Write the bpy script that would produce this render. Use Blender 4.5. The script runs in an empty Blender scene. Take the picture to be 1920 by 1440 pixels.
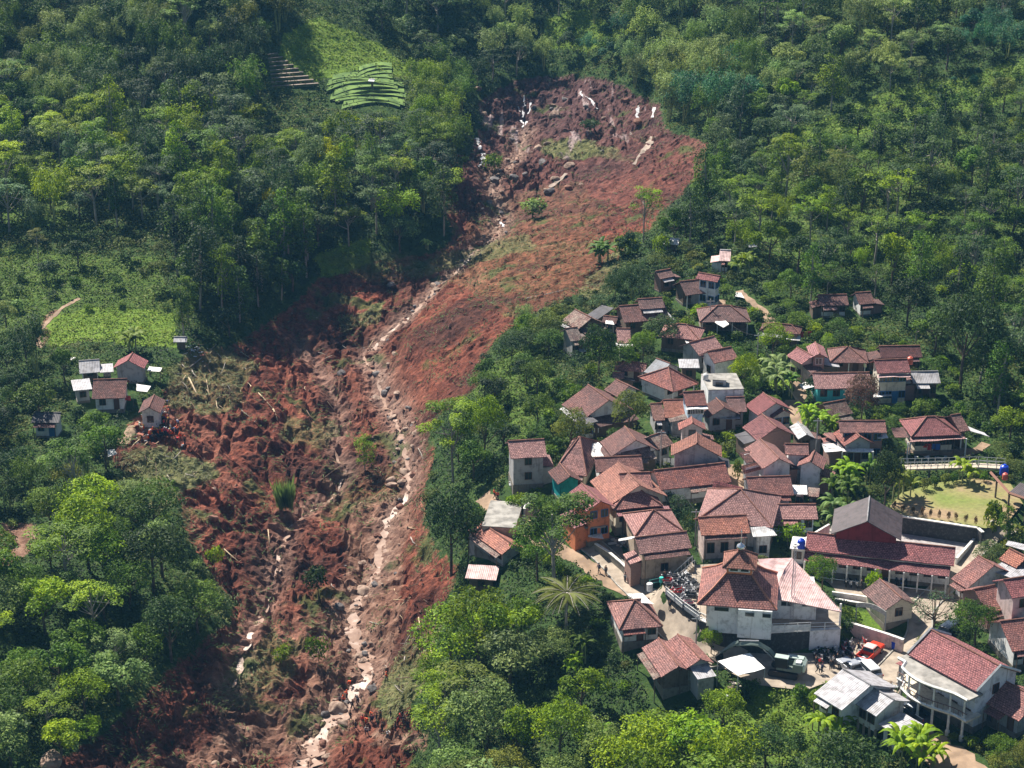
import bpy, math, random
import numpy as np
from mathutils import Vector
# ------------------------------------------------------------------ camera
S = bpy.context.scene
C = S.collection
CAMZ, PITCH, FPX = 131.0, math.radians(22.0), 3700.0
cam = bpy.data.cameras.new('camera')
camo = bpy.data.objects.new('camera', cam); C.objects.link(camo)
camo.location = (0, 0, CAMZ); camo.rotation_euler = (math.radians(90) - PITCH, 0, 0)
cam.sensor_width = 36; cam.lens = 36 * FPX / 1920; cam.clip_start = 1; cam.clip_end = 6000
S.camera = camo
# ------------------------------------------------------------------ light
SUN_EL, SUN_AZ = math.radians(50), math.radians(-36)      # azimuth from +y towards +x
sd = Vector((math.sin(SUN_AZ) * math.cos(SUN_EL), math.cos(SUN_AZ) * math.cos(SUN_EL), math.sin(SUN_EL)))
W = bpy.data.worlds.new("World"); S.world = W; W.use_nodes = True
nt = W.node_tree; bg = nt.nodes['Background']
sky = nt.nodes.new('ShaderNodeTexSky'); sky.sky_type = 'NISHITA'; sky.sun_disc = False
sky.sun_elevation = SUN_EL; sky.sun_rotation = SUN_AZ; sky.altitude = 900; sky.dust_density = 1.5
nt.links.new(sky.outputs[0], bg.inputs[0]); bg.inputs[1].default_value = 0.05
sl = bpy.data.lights.new('sun', 'SUN'); sl.energy = 5.0; sl.angle = math.radians(0.6); sl.color = (1, 0.94, 0.84)
so = bpy.data.objects.new('sun', sl); C.objects.link(so)
so.rotation_euler = (-sd).to_track_quat('-Z', 'Y').to_euler()
S.view_settings.view_transform = 'Standard'; S.view_settings.look = 'None'
S.view_settings.exposure = 1.0; S.view_settings.gamma = 1
S.cycles.max_bounces = 6; S.cycles.diffuse_bounces = 3; S.cycles.transparent_max_bounces = 8
S.cycles.volume_bounces = 1; S.cycles.use_denoising = True
rng = np.random.default_rng(7); random.seed(7)
CP, SP = math.cos(PITCH), math.sin(PITCH)
# ------------------------------------------------------------------ picture <-> world
def proj(x, y, z):
    dz = z - CAMZ; w = y * CP - dz * SP; u = y * SP + dz * CP
    return 960 + FPX * x / w, 720 - FPX * u / w
def ray(px, py):
    a = (px - 960) / FPX; b = (720 - py) / FPX
    return np.array([a, CP + b * SP, -SP + b * CP])
def on_plane(px, py, z):
    d = ray(px, py); t = (z - CAMZ) / d[2]
    return np.array([d[0] * t, d[1] * t, z])
# ------------------------------------------------------------------ terrain base from levelled points
cols = [-150, 0, 200, 350, 450, 600, 700, 800, 900, 1050, 1250, 1500, 1750, 1920, 2070]
tab = {
1500: [-13,-13,-14,-17,-20,-22,-22,-20,-12,-10.5,-8,-4.2,-1.5,0,1],
1440: [-12,-12,-13,-17,-20,-22,-22,-19,-12,-9.5,-7,-3.4,-0.8,0.5,1.5],
1300: [-10,-10,-12,-16,-18,-20,-20,-15,-9,-5.5,-2.6,-0.6,0,1.5,3],
1200: [-8,-8,-9,-12,-16,-18,-19,-14,-7,-3,-1,0.5,1,3,4],
1050: [-7,-7,-7,-8,-13,-15,-17,-12,-4,-1,1,1.5,2,4,5],
900: [-6,-6,-6,-6,-11,-14,-15,-10,-1,1.5,3.5,4,4,5,6],
750: [-4,-4,-4,-5,-8,-11,-12,-5,1,3.5,5.5,6,6.5,7,8],
620: [-2,-2,-2,-3,-6,-9,-8,-1,3,5,7.5,8,9,10,10],
500: [2,2,2,2,1,-2,-3,-4,0,5,9,11,12,13,14],
400: [6,6,6,6,6,5,5,4,-2,2,8,14,16,17,18],
280: [11,11,11,11,11,10,10,9,2,5,10,18,20,22,23],
200: [16,16,16,16,16,15,14,12,6,7,13,22,25,27,28],
140: [20,20,20,21,21,20,18,15,12,11,16,26,29,31,32],
100: [23,23,24,25,25,23,20,18,15,15,20,29,32,34,35],
0: [31,31,32,34,34,31,28,27,26,26,29,36,38,40,41],
-80: [37,37,38,40,40,37,34,33,32,32,35,42,44,46,47]}
P = []
for r, zs in tab.items():
    for c, z in zip(cols, zs): P.append(on_plane(c, r, z))
for x in (-500, -250, 0, 250, 500):
    P.append(np.array([x, 900., 95])); P.append(np.array([x, 1300., 170])); P.append(np.array([x, 60., -10])); P.append(np.array([x, 150., -12]))
for y, z in ((250, 0), (400, 16), (550, 44)):
    P.append(np.array([420., y, z])); P.append(np.array([-420., y, z - 4]))
P = np.array(P)
def _k(r): return np.where(r > 1e-9, r * r * np.log(np.maximum(r, 1e-9)), 0)
_sc = 100.0
XY = P[:, :2] / _sc; n_ = len(P)
Km = _k(np.linalg.norm(XY[:, None] - XY[None], axis=2)) + np.eye(n_) * 2e-3
Q = np.c_[np.ones(n_), XY]
A_ = np.block([[Km, Q], [Q.T, np.zeros((3, 3))]])
wgt = np.linalg.solve(A_, np.r_[P[:, 2], 0, 0, 0])
def rbf(x, y):
    sh = np.shape(x); X = np.c_[np.ravel(x), np.ravel(y)] / _sc
    out = np.empty(len(X))
    for i in range(0, len(X), 20000):
        q = X[i:i + 20000]
        out[i:i + 20000] = _k(np.linalg.norm(q[:, None] - XY[None], axis=2)) @ wgt[:n_] + np.c_[np.ones(len(q)), q] @ wgt[n_:]
    return out.reshape(sh)
GX = np.arange(-240, 241, 1.0); GY = np.arange(120, 700, 1.0)
cx_, cy_ = GX[::6], np.arange(120, 706, 6.0)
_cz = rbf(*np.meshgrid(cx_, cy_))
def _bil(xs, ys, Z, x, y):
    dx, dy = xs[1] - xs[0], ys[1] - ys[0]
    u = np.clip((x - xs[0]) / dx, 0, len(xs) - 1.001); v = np.clip((y - ys[0]) / dy, 0, len(ys) - 1.001)
    i = u.astype(int); j = v.astype(int); a = u - i; b = v - j
    return (Z[j, i] * (1 - a) + Z[j, i + 1] * a) * (1 - b) + (Z[j + 1, i] * (1 - a) + Z[j + 1, i + 1] * a) * b
_gx, _gy = np.meshgrid(GX, GY)
GZ = _bil(cx_, cy_, _cz, _gx, _gy)
# value noise
def vnoise(x, y, seed=0):
    def h(i, j):
        n = (i * 374761393 + j * 668265263 + seed * 362437) & 0x7fffffff
        n = ((n ^ (n >> 13)) * 1274126177) & 0x7fffffff
        return ((n ^ (n >> 16)) & 0xffff) / 65535.0
    x = np.asarray(x, float); y = np.asarray(y, float)
    i = np.floor(x).astype(np.int64); j = np.floor(y).astype(np.int64); a = x - i; b = y - j
    a = a * a * (3 - 2 * a); b = b * b * (3 - 2 * b)
    return (h(i, j) * (1 - a) + h(i + 1, j) * a) * (1 - b) + (h(i, j + 1) * (1 - a) + h(i + 1, j + 1) * a) * b
def fbm(x, y, o=4, seed=0):
    s = 0; a = .5; t = 0
    for k in range(o):
        s = s + a * vnoise(x * 2 ** k, y * 2 ** k, seed + k); t += a; a *= .5
    return s / t
# polygons are drawn on the surface: pixel outlines tested on projected ground points
def inpoly(px, py, poly):
    px = np.asarray(px, float); py = np.asarray(py, float)
    r = np.zeros(px.shape, bool); n = len(poly)
    for k in range(n):
        x1, y1 = poly[k]; x2, y2 = poly[(k + 1) % n]
        if y1 == y2: continue
        c = ((y1 > py) != (y2 > py)) & (px < (x2 - x1) * (py - y1) / (y2 - y1) + x1)
        r ^= c
    return r
def blur(M, k=2):
    for _ in range(k):
        M = (M + np.roll(M, 1, 0) + np.roll(M, -1, 0) + np.roll(M, 1, 1) + np.roll(M, -1, 1)) / 5
    return M
gpx, gpy = proj(_gx, _gy, GZ)
def pmask(poly): return inpoly(gpx, gpy, poly)
SLIDE = [(940,160),(1000,140),(1080,138),(1140,145),(1190,170),(1232,190),(1250,240),(1325,265),(1320,330),(1235,400),(1215,440),(1180,430),(1165,480),(1125,540),(1060,560),(990,590),(925,640),(895,700),(900,722),(850,760),(800,790),(812,850),(800,920),(790,960),(815,1030),(862,1062),(850,1100),(828,1130),(812,1200),(800,1260),(765,1330),(790,1385),(765,1440),(740,1520),(20,1520),(95,1440),(180,1385),(275,1300),(352,1222),(428,1165),(440,1120),(400,1080),(350,1000),(335,930),(300,900),(215,880),(200,845),(250,832),(240,795),(300,745),(345,670),(440,640),(510,600),(560,560),(600,520),(700,492),(760,480),(830,470),(850,440),(835,400),(850,330),(880,290),(905,225),(893,190)]
MUD = blur(pmask(SLIDE).astype(float), 2)
# level yards  (outline, height)
PADS = {
 'school_yard': ([(1500,1060),(1560,1088),(1800,1112),(1795,1160),(1720,1170),(1680,1150),(1570,1128),(1500,1110)], 1.6),
 'terrace': ([(1240,1106),(1280,1136),(1312,1161),(1338,1173),(1365,1181),(1444,1186),(1519,1182),(1577,1180),(1574,1140),(1490,1050),(1300,1060),(1245,1088)], 3.2),
 'lawn': ([(1668,950),(1690,925),(1755,906),(1830,897),(1895,908),(1918,945),(1885,984),(1848,991),(1690,970)], 5.2),
 'courtyard': ([(1560,985),(1690,993),(1835,1010),(1795,1052),(1690,1040),(1540,1010)], 2.6),
 'plaza': ([(1312,1199),(1338,1211),(1365,1219),(1444,1224),(1519,1220),(1577,1217),(1600,1190),(1695,1196),(1705,1240),(1690,1290),(1672,1325),(1640,1318),(1562,1275),(1510,1295),(1420,1285),(1370,1262),(1330,1232)], 0.0)}
PADZ = {}
for nme, (pl, z) in PADS.items():
    # outline re-projected on its own level, so that the yard lies where it should
    wp = [on_plane(a, b, z)[:2] for a, b in pl]; PADZ[nme] = (wp, z)
    m = inpoly(_gx, _gy, wp)
    m2 = blur(m.astype(float), 1 if nme == 'plaza' else 5); m2 = np.clip(m2 * 1.6, 0, 1); m2[m] = 1
    GZ = GZ * (1 - m2) + z * m2
def zb(x, y): return _bil(GX, GY, GZ, np.asarray(x, float), np.asarray(y, float))
def ground(px, py):
    """point on the ground seen at a pixel"""
    d = ray(px, py); t = np.arange(140, 760, .4); X = d[0] * t; Y = d[1] * t; Z = CAMZ + d[2] * t
    h = zb(X, Y); k = int(np.argmax(Z <= h))
    if Z[k] > h[k]: k = len(t) - 1
    lo, hi = t[max(k - 1, 0)], t[k]
    for _ in range(8):
        m = (lo + hi) / 2
        if CAMZ + d[2] * m <= zb(d[0] * m, d[1] * m): hi = m
        else: lo = m
    return np.array([d[0] * hi, d[1] * hi, float(zb(d[0] * hi, d[1] * hi))])
# streams: (px, py, width m)
STREAM = [(985,238,.8),(978,262,.8),(960,300,.8),(915,330,.8),(940,380,1),(935,430,1.2),(880,470,1),(812,535,1.2),(795,556,1.8),(775,575,2),(742,602,1.2),(708,630,1.3),(682,662,1.8),(715,690,1.2),(712,720,1.3),(742,760,2),(758,800,2),(770,850,2),(768,915,2.4),(735,950,2),(722,985,2),(715,1045,3.2),(695,1085,2.2),(662,1120,2.4),(655,1170,3.6),(690,1215,2.6),(700,1250,3.2),(668,1280,2.6),(650,1305,2.8),(612,1335,4.2),(590,1375,4),(575,1420,2.5),(520,1475,3)]
RILL = [(625,840,1),(648,880,1.2),(612,925,1),(545,965,1.3),(520,1040,1.2),(505,1100,1.2),(485,1155,1.8),(455,1205,1.2),(430,1280,1.2)]
RILL2 = [(560,640,1),(610,700,1),(640,770,1),(625,840,1)]
def polyworld(pl): return [np.r_[ground(a, b)[:2], c] for a, b, c in pl]
def resample(wp, step):
    out = []
    for a, b in zip(wp[:-1], wp[1:]):
        n = max(1, int(np.linalg.norm(b[:2] - a[:2]) / step))
        for k in range(n): out.append(a + (b - a) * k / n)
    out.append(wp[-1]); return np.array(out)
def smooth(a, k=3):
    for _ in range(k):
        b = a.copy(); b[1:-1] = (a[:-2] + a[1:-1] * 2 + a[2:]) / 4; a = b
    return a
SW = smooth(resample(polyworld(STREAM), 1.0)); RW = smooth(resample(polyworld(RILL), 1.0)); RW2 = smooth(resample(polyworld(RILL2), 1.0))
def pdist(x, y, W_):
    best = np.full(x.shape, 1e9)
    for p in W_:
        best = np.minimum(best, (x - p[0]) ** 2 + (y - p[1]) ** 2)
    return np.sqrt(best)
_ds = pdist(_gx, _gy, SW); _dr = np.minimum(pdist(_gx, _gy, RW), pdist(_gx, _gy, RW2))
GZ = GZ - 1.6 * np.exp(-(_ds / 3.2) ** 2) - .8 * np.exp(-(_dr / 2.2) ** 2) * MUD
CHAN = np.exp(-(_ds / 3.0) ** 2); CHAN2 = np.exp(-(_dr / 2.6) ** 2)
def gm(M, x, y): return _bil(GX, GY, M, np.asarray(x, float), np.asarray(y, float))
CALM = blur(np.maximum(pmask([(960,420),(1060,300),(1330,250),(1330,340),(1180,480),(1000,600),(900,740),(850,770),(720,720),(770,600),(900,500)]).astype(float), pmask([(500,560),(700,490),(830,500),(740,560),(600,640),(500,640)]) * .6), 6)
def zdetail(x, y):
    """fine relief: clods, ridges and gullies in the slide; soft bumps elsewhere"""
    m = gm(MUD, x, y); ch = gm(CHAN, x, y)
    r1 = 1 - np.abs(2 * fbm(x / 9 + y / 30, y / 14 - x / 40, 3, 3) - 1)
    r2 = 1 - np.abs(2 * fbm(x / 3.1, y / 4.5, 3, 11) - 1)
    c = fbm(x / 1.5, y / 1.5, 3, 21) - .5
    wx, wy = x + 5 * (fbm(x / 8, y / 8, 2, 91) - .5), y + 5 * (fbm(x / 8, y / 8, 2, 92) - .5)
    rill = np.abs(2 * fbm(wx / 3.4 + wy / 30, wy / 18, 2, 93) - 1); rill = -np.exp(-(rill / .12) ** 2)         # washed-out rills
    st_ = fbm(wx / 11, wy / 11, 3, 94) * 6; stp = (st_ - np.floor(st_)); stp = np.clip((stp - .75) * 4, 0, 1) + np.floor(st_) ; scp = (stp - st_) * 1.3   # broken benches
    big = fbm(x / 16, y / 22, 3, 31) - .5
    sm = gm(CALM, x, y); m2 = 1 - .72 * sm
    return m * (m2 * (big * 3.4 + (r1 - .72) * 1.7) * (1 - .8 * ch) + (r2 - .7) * 1.0 * (1 - .5 * ch) + c * 1.0 + (fbm(x / .55, y / .7, 2, 95) - .5) * .75 + (rill * .9 + scp) * (1 - .7 * ch)) * (.35 + .65 * m2) + (1 - m) * (fbm(x / 6, y / 6, 2, 5) - .5) * .5
PADM = np.zeros(GZ.shape)
for nme, (wp, z) in PADZ.items(): PADM = np.maximum(PADM, inpoly(_gx, _gy, wp).astype(float))
PADM = np.clip(blur(PADM, 3) * 1.5, 0, 1)
def zs(x, y):
    x = np.asarray(x, float); y = np.asarray(y, float)
    return zb(x, y) + zdetail(x, y) * (1 - gm(PADM, x, y))
def surf(px, py):
    p = ground(px, py)
    for _ in range(3):                      # follow the relief
        dz = float(zs(p[0], p[1])); q = on_plane(px, py, dz); p = np.array([q[0], q[1], dz]) if abs(dz - p[2]) < 6 else p
    p[2] = float(zs(p[0], p[1])); return p
# ------------------------------------------------------------------ object helpers
MATS = {}
def mat(name, col=(.5, .5, .5), rough=.8, metal=0, spec=.3, noise=0, nscale=3.0, bump=0, bscale=8.0, build=None, col2=None):
    if name in MATS: return MATS[name]
    m = bpy.data.materials.new(name); m.use_nodes = True; t = m.node_tree; b = t.nodes['Principled BSDF']
    b.inputs['Base Color'].default_value = (*col, 1); b.inputs['Roughness'].default_value = rough
    b.inputs['Metallic'].default_value = metal; b.inputs['Specular IOR Level'].default_value = spec
    if noise:
        tc = t.nodes.new('ShaderNodeTexCoord'); nz = t.nodes.new('ShaderNodeTexNoise'); nz.inputs['Scale'].default_value = nscale
        nz.inputs['Detail'].default_value = 6; t.links.new(tc.outputs['Object'], nz.inputs[0])
        cr = t.nodes.new('ShaderNodeValToRGB'); c2 = col2 or tuple(c * (1 - noise) for c in col)
        cr.color_ramp.elements[0].position = .38; cr.color_ramp.elements[1].position = .62
        cr.color_ramp.elements[0].color = (*c2, 1); cr.color_ramp.elements[1].color = (*col, 1)
        t.links.new(nz.outputs[0], cr.inputs[0]); t.links.new(cr.outputs[0], b.inputs['Base Color'])
    if bump:
        tc = t.nodes.new('ShaderNodeTexCoord'); nz = t.nodes.new('ShaderNodeTexNoise'); nz.inputs['Scale'].default_value = bscale
        bp = t.nodes.new('ShaderNodeBump'); bp.inputs['Strength'].default_value = bump; bp.inputs['Distance'].default_value = .1
        t.links.new(tc.outputs['Object'], nz.inputs[0]); t.links.new(nz.outputs[0], bp.inputs['Height']); t.links.new(bp.outputs[0], b.inputs['Normal'])
    if build: build(t, b)
    MATS[name] = m; return m
def link(o, parent=None):
    C.objects.link(o)
    if parent is not None: o.parent = parent
    return o
def setp(o, label=None, cat=None, group=None, kind=None):
    if label: o['label'] = label
    if cat: o['category'] = cat
    if group: o['group'] = group
    if kind: o['kind'] = kind
    return o
def empty(name, loc, rz=0, label=None, cat=None, group=None):
    o = bpy.data.objects.new(name, None); o.location = tuple(float(v) for v in loc); o.rotation_euler = (0, 0, rz); o.empty_display_size = .2
    link(o); return setp(o, label, cat, group)
class MB:
    """collects boxes, prisms and tubes; build() links them as one mesh"""
    def __init__(s): s.v = []; s.f = []; s.uv = None; s.mi = []
    def add(s, vs, fs, mi=0):
        k = len(s.v); s.v += [tuple(float(c) for c in v) for v in vs]; s.f += [tuple(i + k for i in f) for f in fs]; s.mi += [mi] * len(fs); return s
    def box(s, x0, x1, y0, y1, z0, z1, mi=0, M=None):
        vs = [(x, y, z) for z in (z0, z1) for y in (y0, y1) for x in (x0, x1)]
        if M is not None: vs = [M(*v) for v in vs]
        return s.add(vs, [(0, 2, 3, 1), (4, 5, 7, 6), (0, 1, 5, 4), (2, 6, 7, 3), (0, 4, 6, 2), (1, 3, 7, 5)], mi)
    def prism(s, poly, z0, z1, mi=0):
        n = len(poly); vs = [(p[0], p[1], z0 if np.isscalar(z0) else z0[i]) for i, p in enumerate(poly)] + [(p[0], p[1], z1 if np.isscalar(z1) else z1[i]) for i, p in enumerate(poly)]
        fs = [tuple(range(n - 1, -1, -1)), tuple(range(n, 2 * n))] + [(i, (i + 1) % n, (i + 1) % n + n, i + n) for i in range(n)]
        return s.add(vs, fs, mi)
    def bar(s, a, b, w=.05, mi=0, n=4, w2=None):
        a = Vector(a); b = Vector(b); d = (b - a)
        if d.length < 1e-6: return s
        d.normalize(); u = d.orthogonal().normalized(); v = d.cross(u); w2 = w if w2 is None else w2
        vs = []
        for p, r in ((a, w), (b, w2)):
            for k in range(n):
                t = 2 * math.pi * (k + .5) / n; vs.append(p + (u * math.cos(t) + v * math.sin(t)) * r * (1.2 if n == 4 else 1))
        return s.add(vs, [(k, (k + 1) % n, (k + 1) % n + n, k + n) for k in range(n)] + [tuple(range(n - 1, -1, -1)), tuple(range(n, 2 * n))], mi)
    def tube(s, pts, rad, n=6, mi=0):
        pts = [Vector(p) for p in pts]; vs = []; fs = []
        if np.isscalar(rad): rad = [rad] * len(pts)
        for i, p in enumerate(pts):
            d = (pts[min(i + 1, len(pts) - 1)] - pts[max(i - 1, 0)]).normalized(); u = d.orthogonal().normalized() if abs(d.z) > .99 else d.cross(Vector((0, 0, 1))).normalized(); v = d.cross(u)
            for k in range(n):
                t = 2 * math.pi * k / n; vs.append(p + (u * math.cos(t) + v * math.sin(t)) * rad[i])
        for i in range(len(pts) - 1):
            for k in range(n): fs.append((i * n + k, i * n + (k + 1) % n, (i + 1) * n + (k + 1) % n, (i + 1) * n + k))
        fs += [tuple(range(n - 1, -1, -1)), tuple(range((len(pts) - 1) * n, len(pts) * n))]
        return s.add(vs, fs, mi)
    def lathe(s, prof, c=(0, 0, 0), n=12, mi=0):
        vs = []; fs = []
        for r, z in prof:
            for k in range(n):
                t = 2 * math.pi * k / n; vs.append((c[0] + r * math.cos(t), c[1] + r * math.sin(t), c[2] + z))
        for i in range(len(prof) - 1):
            for k in range(n): fs.append((i * n + k, i * n + (k + 1) % n, (i + 1) * n + (k + 1) % n, (i + 1) * n + k))
        fs += [tuple(range(n - 1, -1, -1)), tuple(range((len(prof) - 1) * n, len(prof) * n))]
        return s.add(vs, fs, mi)
    def mesh(s, name, mats, smooth=False):
        me = bpy.data.meshes.new(name); me.from_pydata(s.v, [], s.f)
        for m in (mats if isinstance(mats, (list, tuple)) else [mats]): me.materials.append(m)
        if any(s.mi): me.polygons.foreach_set('material_index', s.mi)
        if smooth: me.polygons.foreach_set('use_smooth', [True] * len(s.f))
        me.update(); return me
    def build(s, name, mats, parent=None, smooth=False, loc=None):
        o = bpy.data.objects.new(name, s.mesh(name, mats, smooth))
        if loc is not None: o.location = tuple(float(v) for v in loc)
        return link(o, parent)
def copytree(o, parent=None):
    c = o.copy(); C.objects.link(c); c.parent = parent
    for ch in o.children: copytree(ch, c)
    return c
# ------------------------------------------------------------------ node shorthands
def N(t, kind, **kw):
    n = t.nodes.new('ShaderNode' + kind)
    for k, v in kw.items():
        if k.startswith('i'): n.inputs[int(k[1:])].default_value = v
        else: setattr(n, k, v)
    return n
def L(t, a, b): t.links.new(a, b)
def ramp(t, src, stops):
    r = t.nodes.new('ShaderNodeValToRGB'); e = r.color_ramp.elements
    while len(e) < len(stops): e.new(.5)
    for k, (p, c) in enumerate(stops): e[k].position = p; e[k].color = (*c, 1)
    t.links.new(src, r.inputs[0]); return r.outputs[0]
def mixc(t, fac, a, b, mode='MIX'):
    m = t.nodes.new('ShaderNodeMix'); m.data_type = 'RGBA'; m.blend_type = mode
    for s, v in ((0, fac), (6, a), (7, b)):
        if hasattr(v, 'is_output'): t.links.new(v, m.inputs[s])
        else: m.inputs[s].default_value = v if s == 0 else (*v, 1)
    return m.outputs[2]
def attr(t, name):
    a = t.nodes.new('ShaderNodeAttribute'); a.attribute_name = name; return a
# ------------------------------------------------------------------ terrain sheet
def axis(lo, hi, step, far):
    a = list(np.arange(lo, hi + 1e-6, step)); s = step; x = hi
    while x < far[1]: s *= 1.25; x += s; a.append(x)
    s = step; x = lo; b = []
    while x > far[0]: s *= 1.25; x -= s; b.append(x)
    return np.array(b[::-1] + a)
def masks(x, y, z):
    px, py = proj(x, y, z); r = {}
    px = px + 46 * (fbm(x / 9, y / 9, 3, 301) - .5); py = py + 30 * (fbm(x / 9, y / 9, 3, 302) - .5)
    r['mud'] = gm(MUD, x, y)
    r['wet'] = np.clip(gm(CHAN, x, y) * 1.0 + gm(CHAN2, x, y) * .75, 0, 1) * r['mud']
    def pm(pl): return inpoly(px, py, pl).astype(float)
    deb = pm([(225,850),(300,838),(400,862),(410,885),(345,930),(300,960),(210,905)]) + pm([(340,655),(440,640),(475,690),(460,760),(380,770),(310,760)]) * .7
    deb += pm([(740,505),(830,470),(1010,440),(1000,470),(880,490),(770,520)]) * .6 + pm([(640,590),(730,575),(720,600),(650,620)]) + pm([(400,1290),(520,1180),(560,1260),(470,1330),(400,1350)]) * .5
    deb += pm([(830,480),(1170,440),(1180,500),(1060,560),(960,600),(900,560),(840,530)]) * .18 + pm([(600,480),(760,470),(830,500),(720,540)]) * .35 + pm([(870,380),(1100,340),(1150,400),(1120,460),(880,470)]) * .12 + pm([(540,780),(620,780),(620,840),(530,830)]) * .5 + pm([(600,900),(760,860),(760,940),(620,960)]) * .25 + pm([(760,1200),(840,1160),(790,1300),(720,1370),(700,1330)])
    deb += pm([(1010,262),(1060,262),(1165,285),(1200,310),(1150,300),(1030,290)]) + pm([(1080,540),(1170,470),(1150,545),(1090,590)]) * .8
    r['debris'] = np.clip(deb, 0, 1)
    tan = pm([(640,940),(740,920),(780,960),(760,1100),(720,1290),(600,1400),(430,1440),(300,1440),(560,1300),(640,1100)]) * .7 + pm([(830,300),(870,290),(850,320)]) + pm([(380,1280),(700,1060),(700,1120),(420,1420)]) * .3
    tan += pm([(690,1370),(790,1375),(785,1400),(690,1395)]) + pm([(0,975),(60,985),(70,1030),(20,1060),(0,1060)]) + pm([(90,585),(110,580),(75,640),(66,640)])
    r['tan'] = np.clip(tan, 0, 1)
    tea = pm([(540,60),(600,30),(690,80),(690,130),(620,150),(560,150),(520,100)]) + pm([(660,60),(750,110),(760,150),(700,140)]) + pm([(80,600),(150,575),(330,590),(340,650),(200,650),(85,650)])
    tea += pm([(1480,240),(1640,180),(1900,120),(1920,190),(1700,220),(1500,300)]) * .6 + pm([(1010,40),(1100,20),(1180,60),(1100,100),(1010,90)]) * .8 + pm([(590,480),(700,450),(700,490),(600,520)]) + pm([(1640,1310),(1600,1280),(1420,1280),(1340,1300),(1380,1420),(1560,1440)]) * .7
    tea += pm([(1405,700),(1500,690),(1500,725),(1405,722)]) + pm([(1660,770),(1740,760),(1740,780),(1670,795)]) + pm([(1460,1130),(1660,1150),(1650,1190),(1560,1180)])
    tea += pm([(1350,280),(1650,230),(1920,230),(1930,420),(1700,520),(1500,500),(1380,420)]) * .28 + pm([(-20,470),(300,480),(330,600),(0,640)]) * .35 + pm([(150,190),(430,180),(440,300),(200,330)]) * .45 + pm([(-20,300),(120,290),(140,420),(-20,440)]) * .4 + pm([(1560,640),(1660,740),(1700,800),(1600,800)]) * .4 + pm([(880,730),(1010,620),(1040,760),(960,840)]) * .4  # paler green of open meadows, their sunlit brightness put into the colour too
    r['bright'] = np.clip(tea, 0, 1)
    r['scarp'] = pm([(893,185),(940,160),(1000,138),(1140,142),(1240,190),(1245,250),(1150,290),(1010,290),(900,260)])
    return r
XS = axis(-138, 138, .5, (-900, 900)); YS = axis(186, 585, .5, (-30, 1300))
TX, TY = np.meshgrid(XS, YS)
def zfar(x, y):
    a = zs(np.clip(x, -238, 238), np.clip(y, 122, 697))
    fx = np.maximum(0, np.abs(x) - 238); fy = np.maximum(0, y - 697)
    h = a + fy * .33 + fx * .05
    return np.where(h > 90, 90 + 40 * np.tanh((h - 90) / 40), h)
TZ = zfar(TX, TY)
ny, nx = TX.shape
me = bpy.data.meshes.new('ground'); me.vertices.add(nx * ny)
me.vertices.foreach_set('co', np.stack([TX, TY, TZ], -1).astype(np.float32).ravel())
ii = (np.arange(ny - 1)[:, None] * nx + np.arange(nx - 1)[None]).ravel()
qd = np.stack([ii, ii + 1, ii + nx + 1, ii + nx], -1).astype(np.int32)
me.loops.add(qd.size); me.polygons.add(len(qd)); me.loops.foreach_set('vertex_index', qd.ravel())
me.polygons.foreach_set('loop_start', np.arange(0, qd.size, 4, dtype=np.int32)); me.update()
me.polygons.foreach_set('use_smooth', (gm(MUD, TX, TY)[:-1, :-1].ravel() < .5))
for k, v in masks(TX, TY, TZ).items():
    at = me.attributes.new(k, 'FLOAT', 'POINT'); at.data.foreach_set('value', np.asarray(v, np.float32).ravel())
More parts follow.
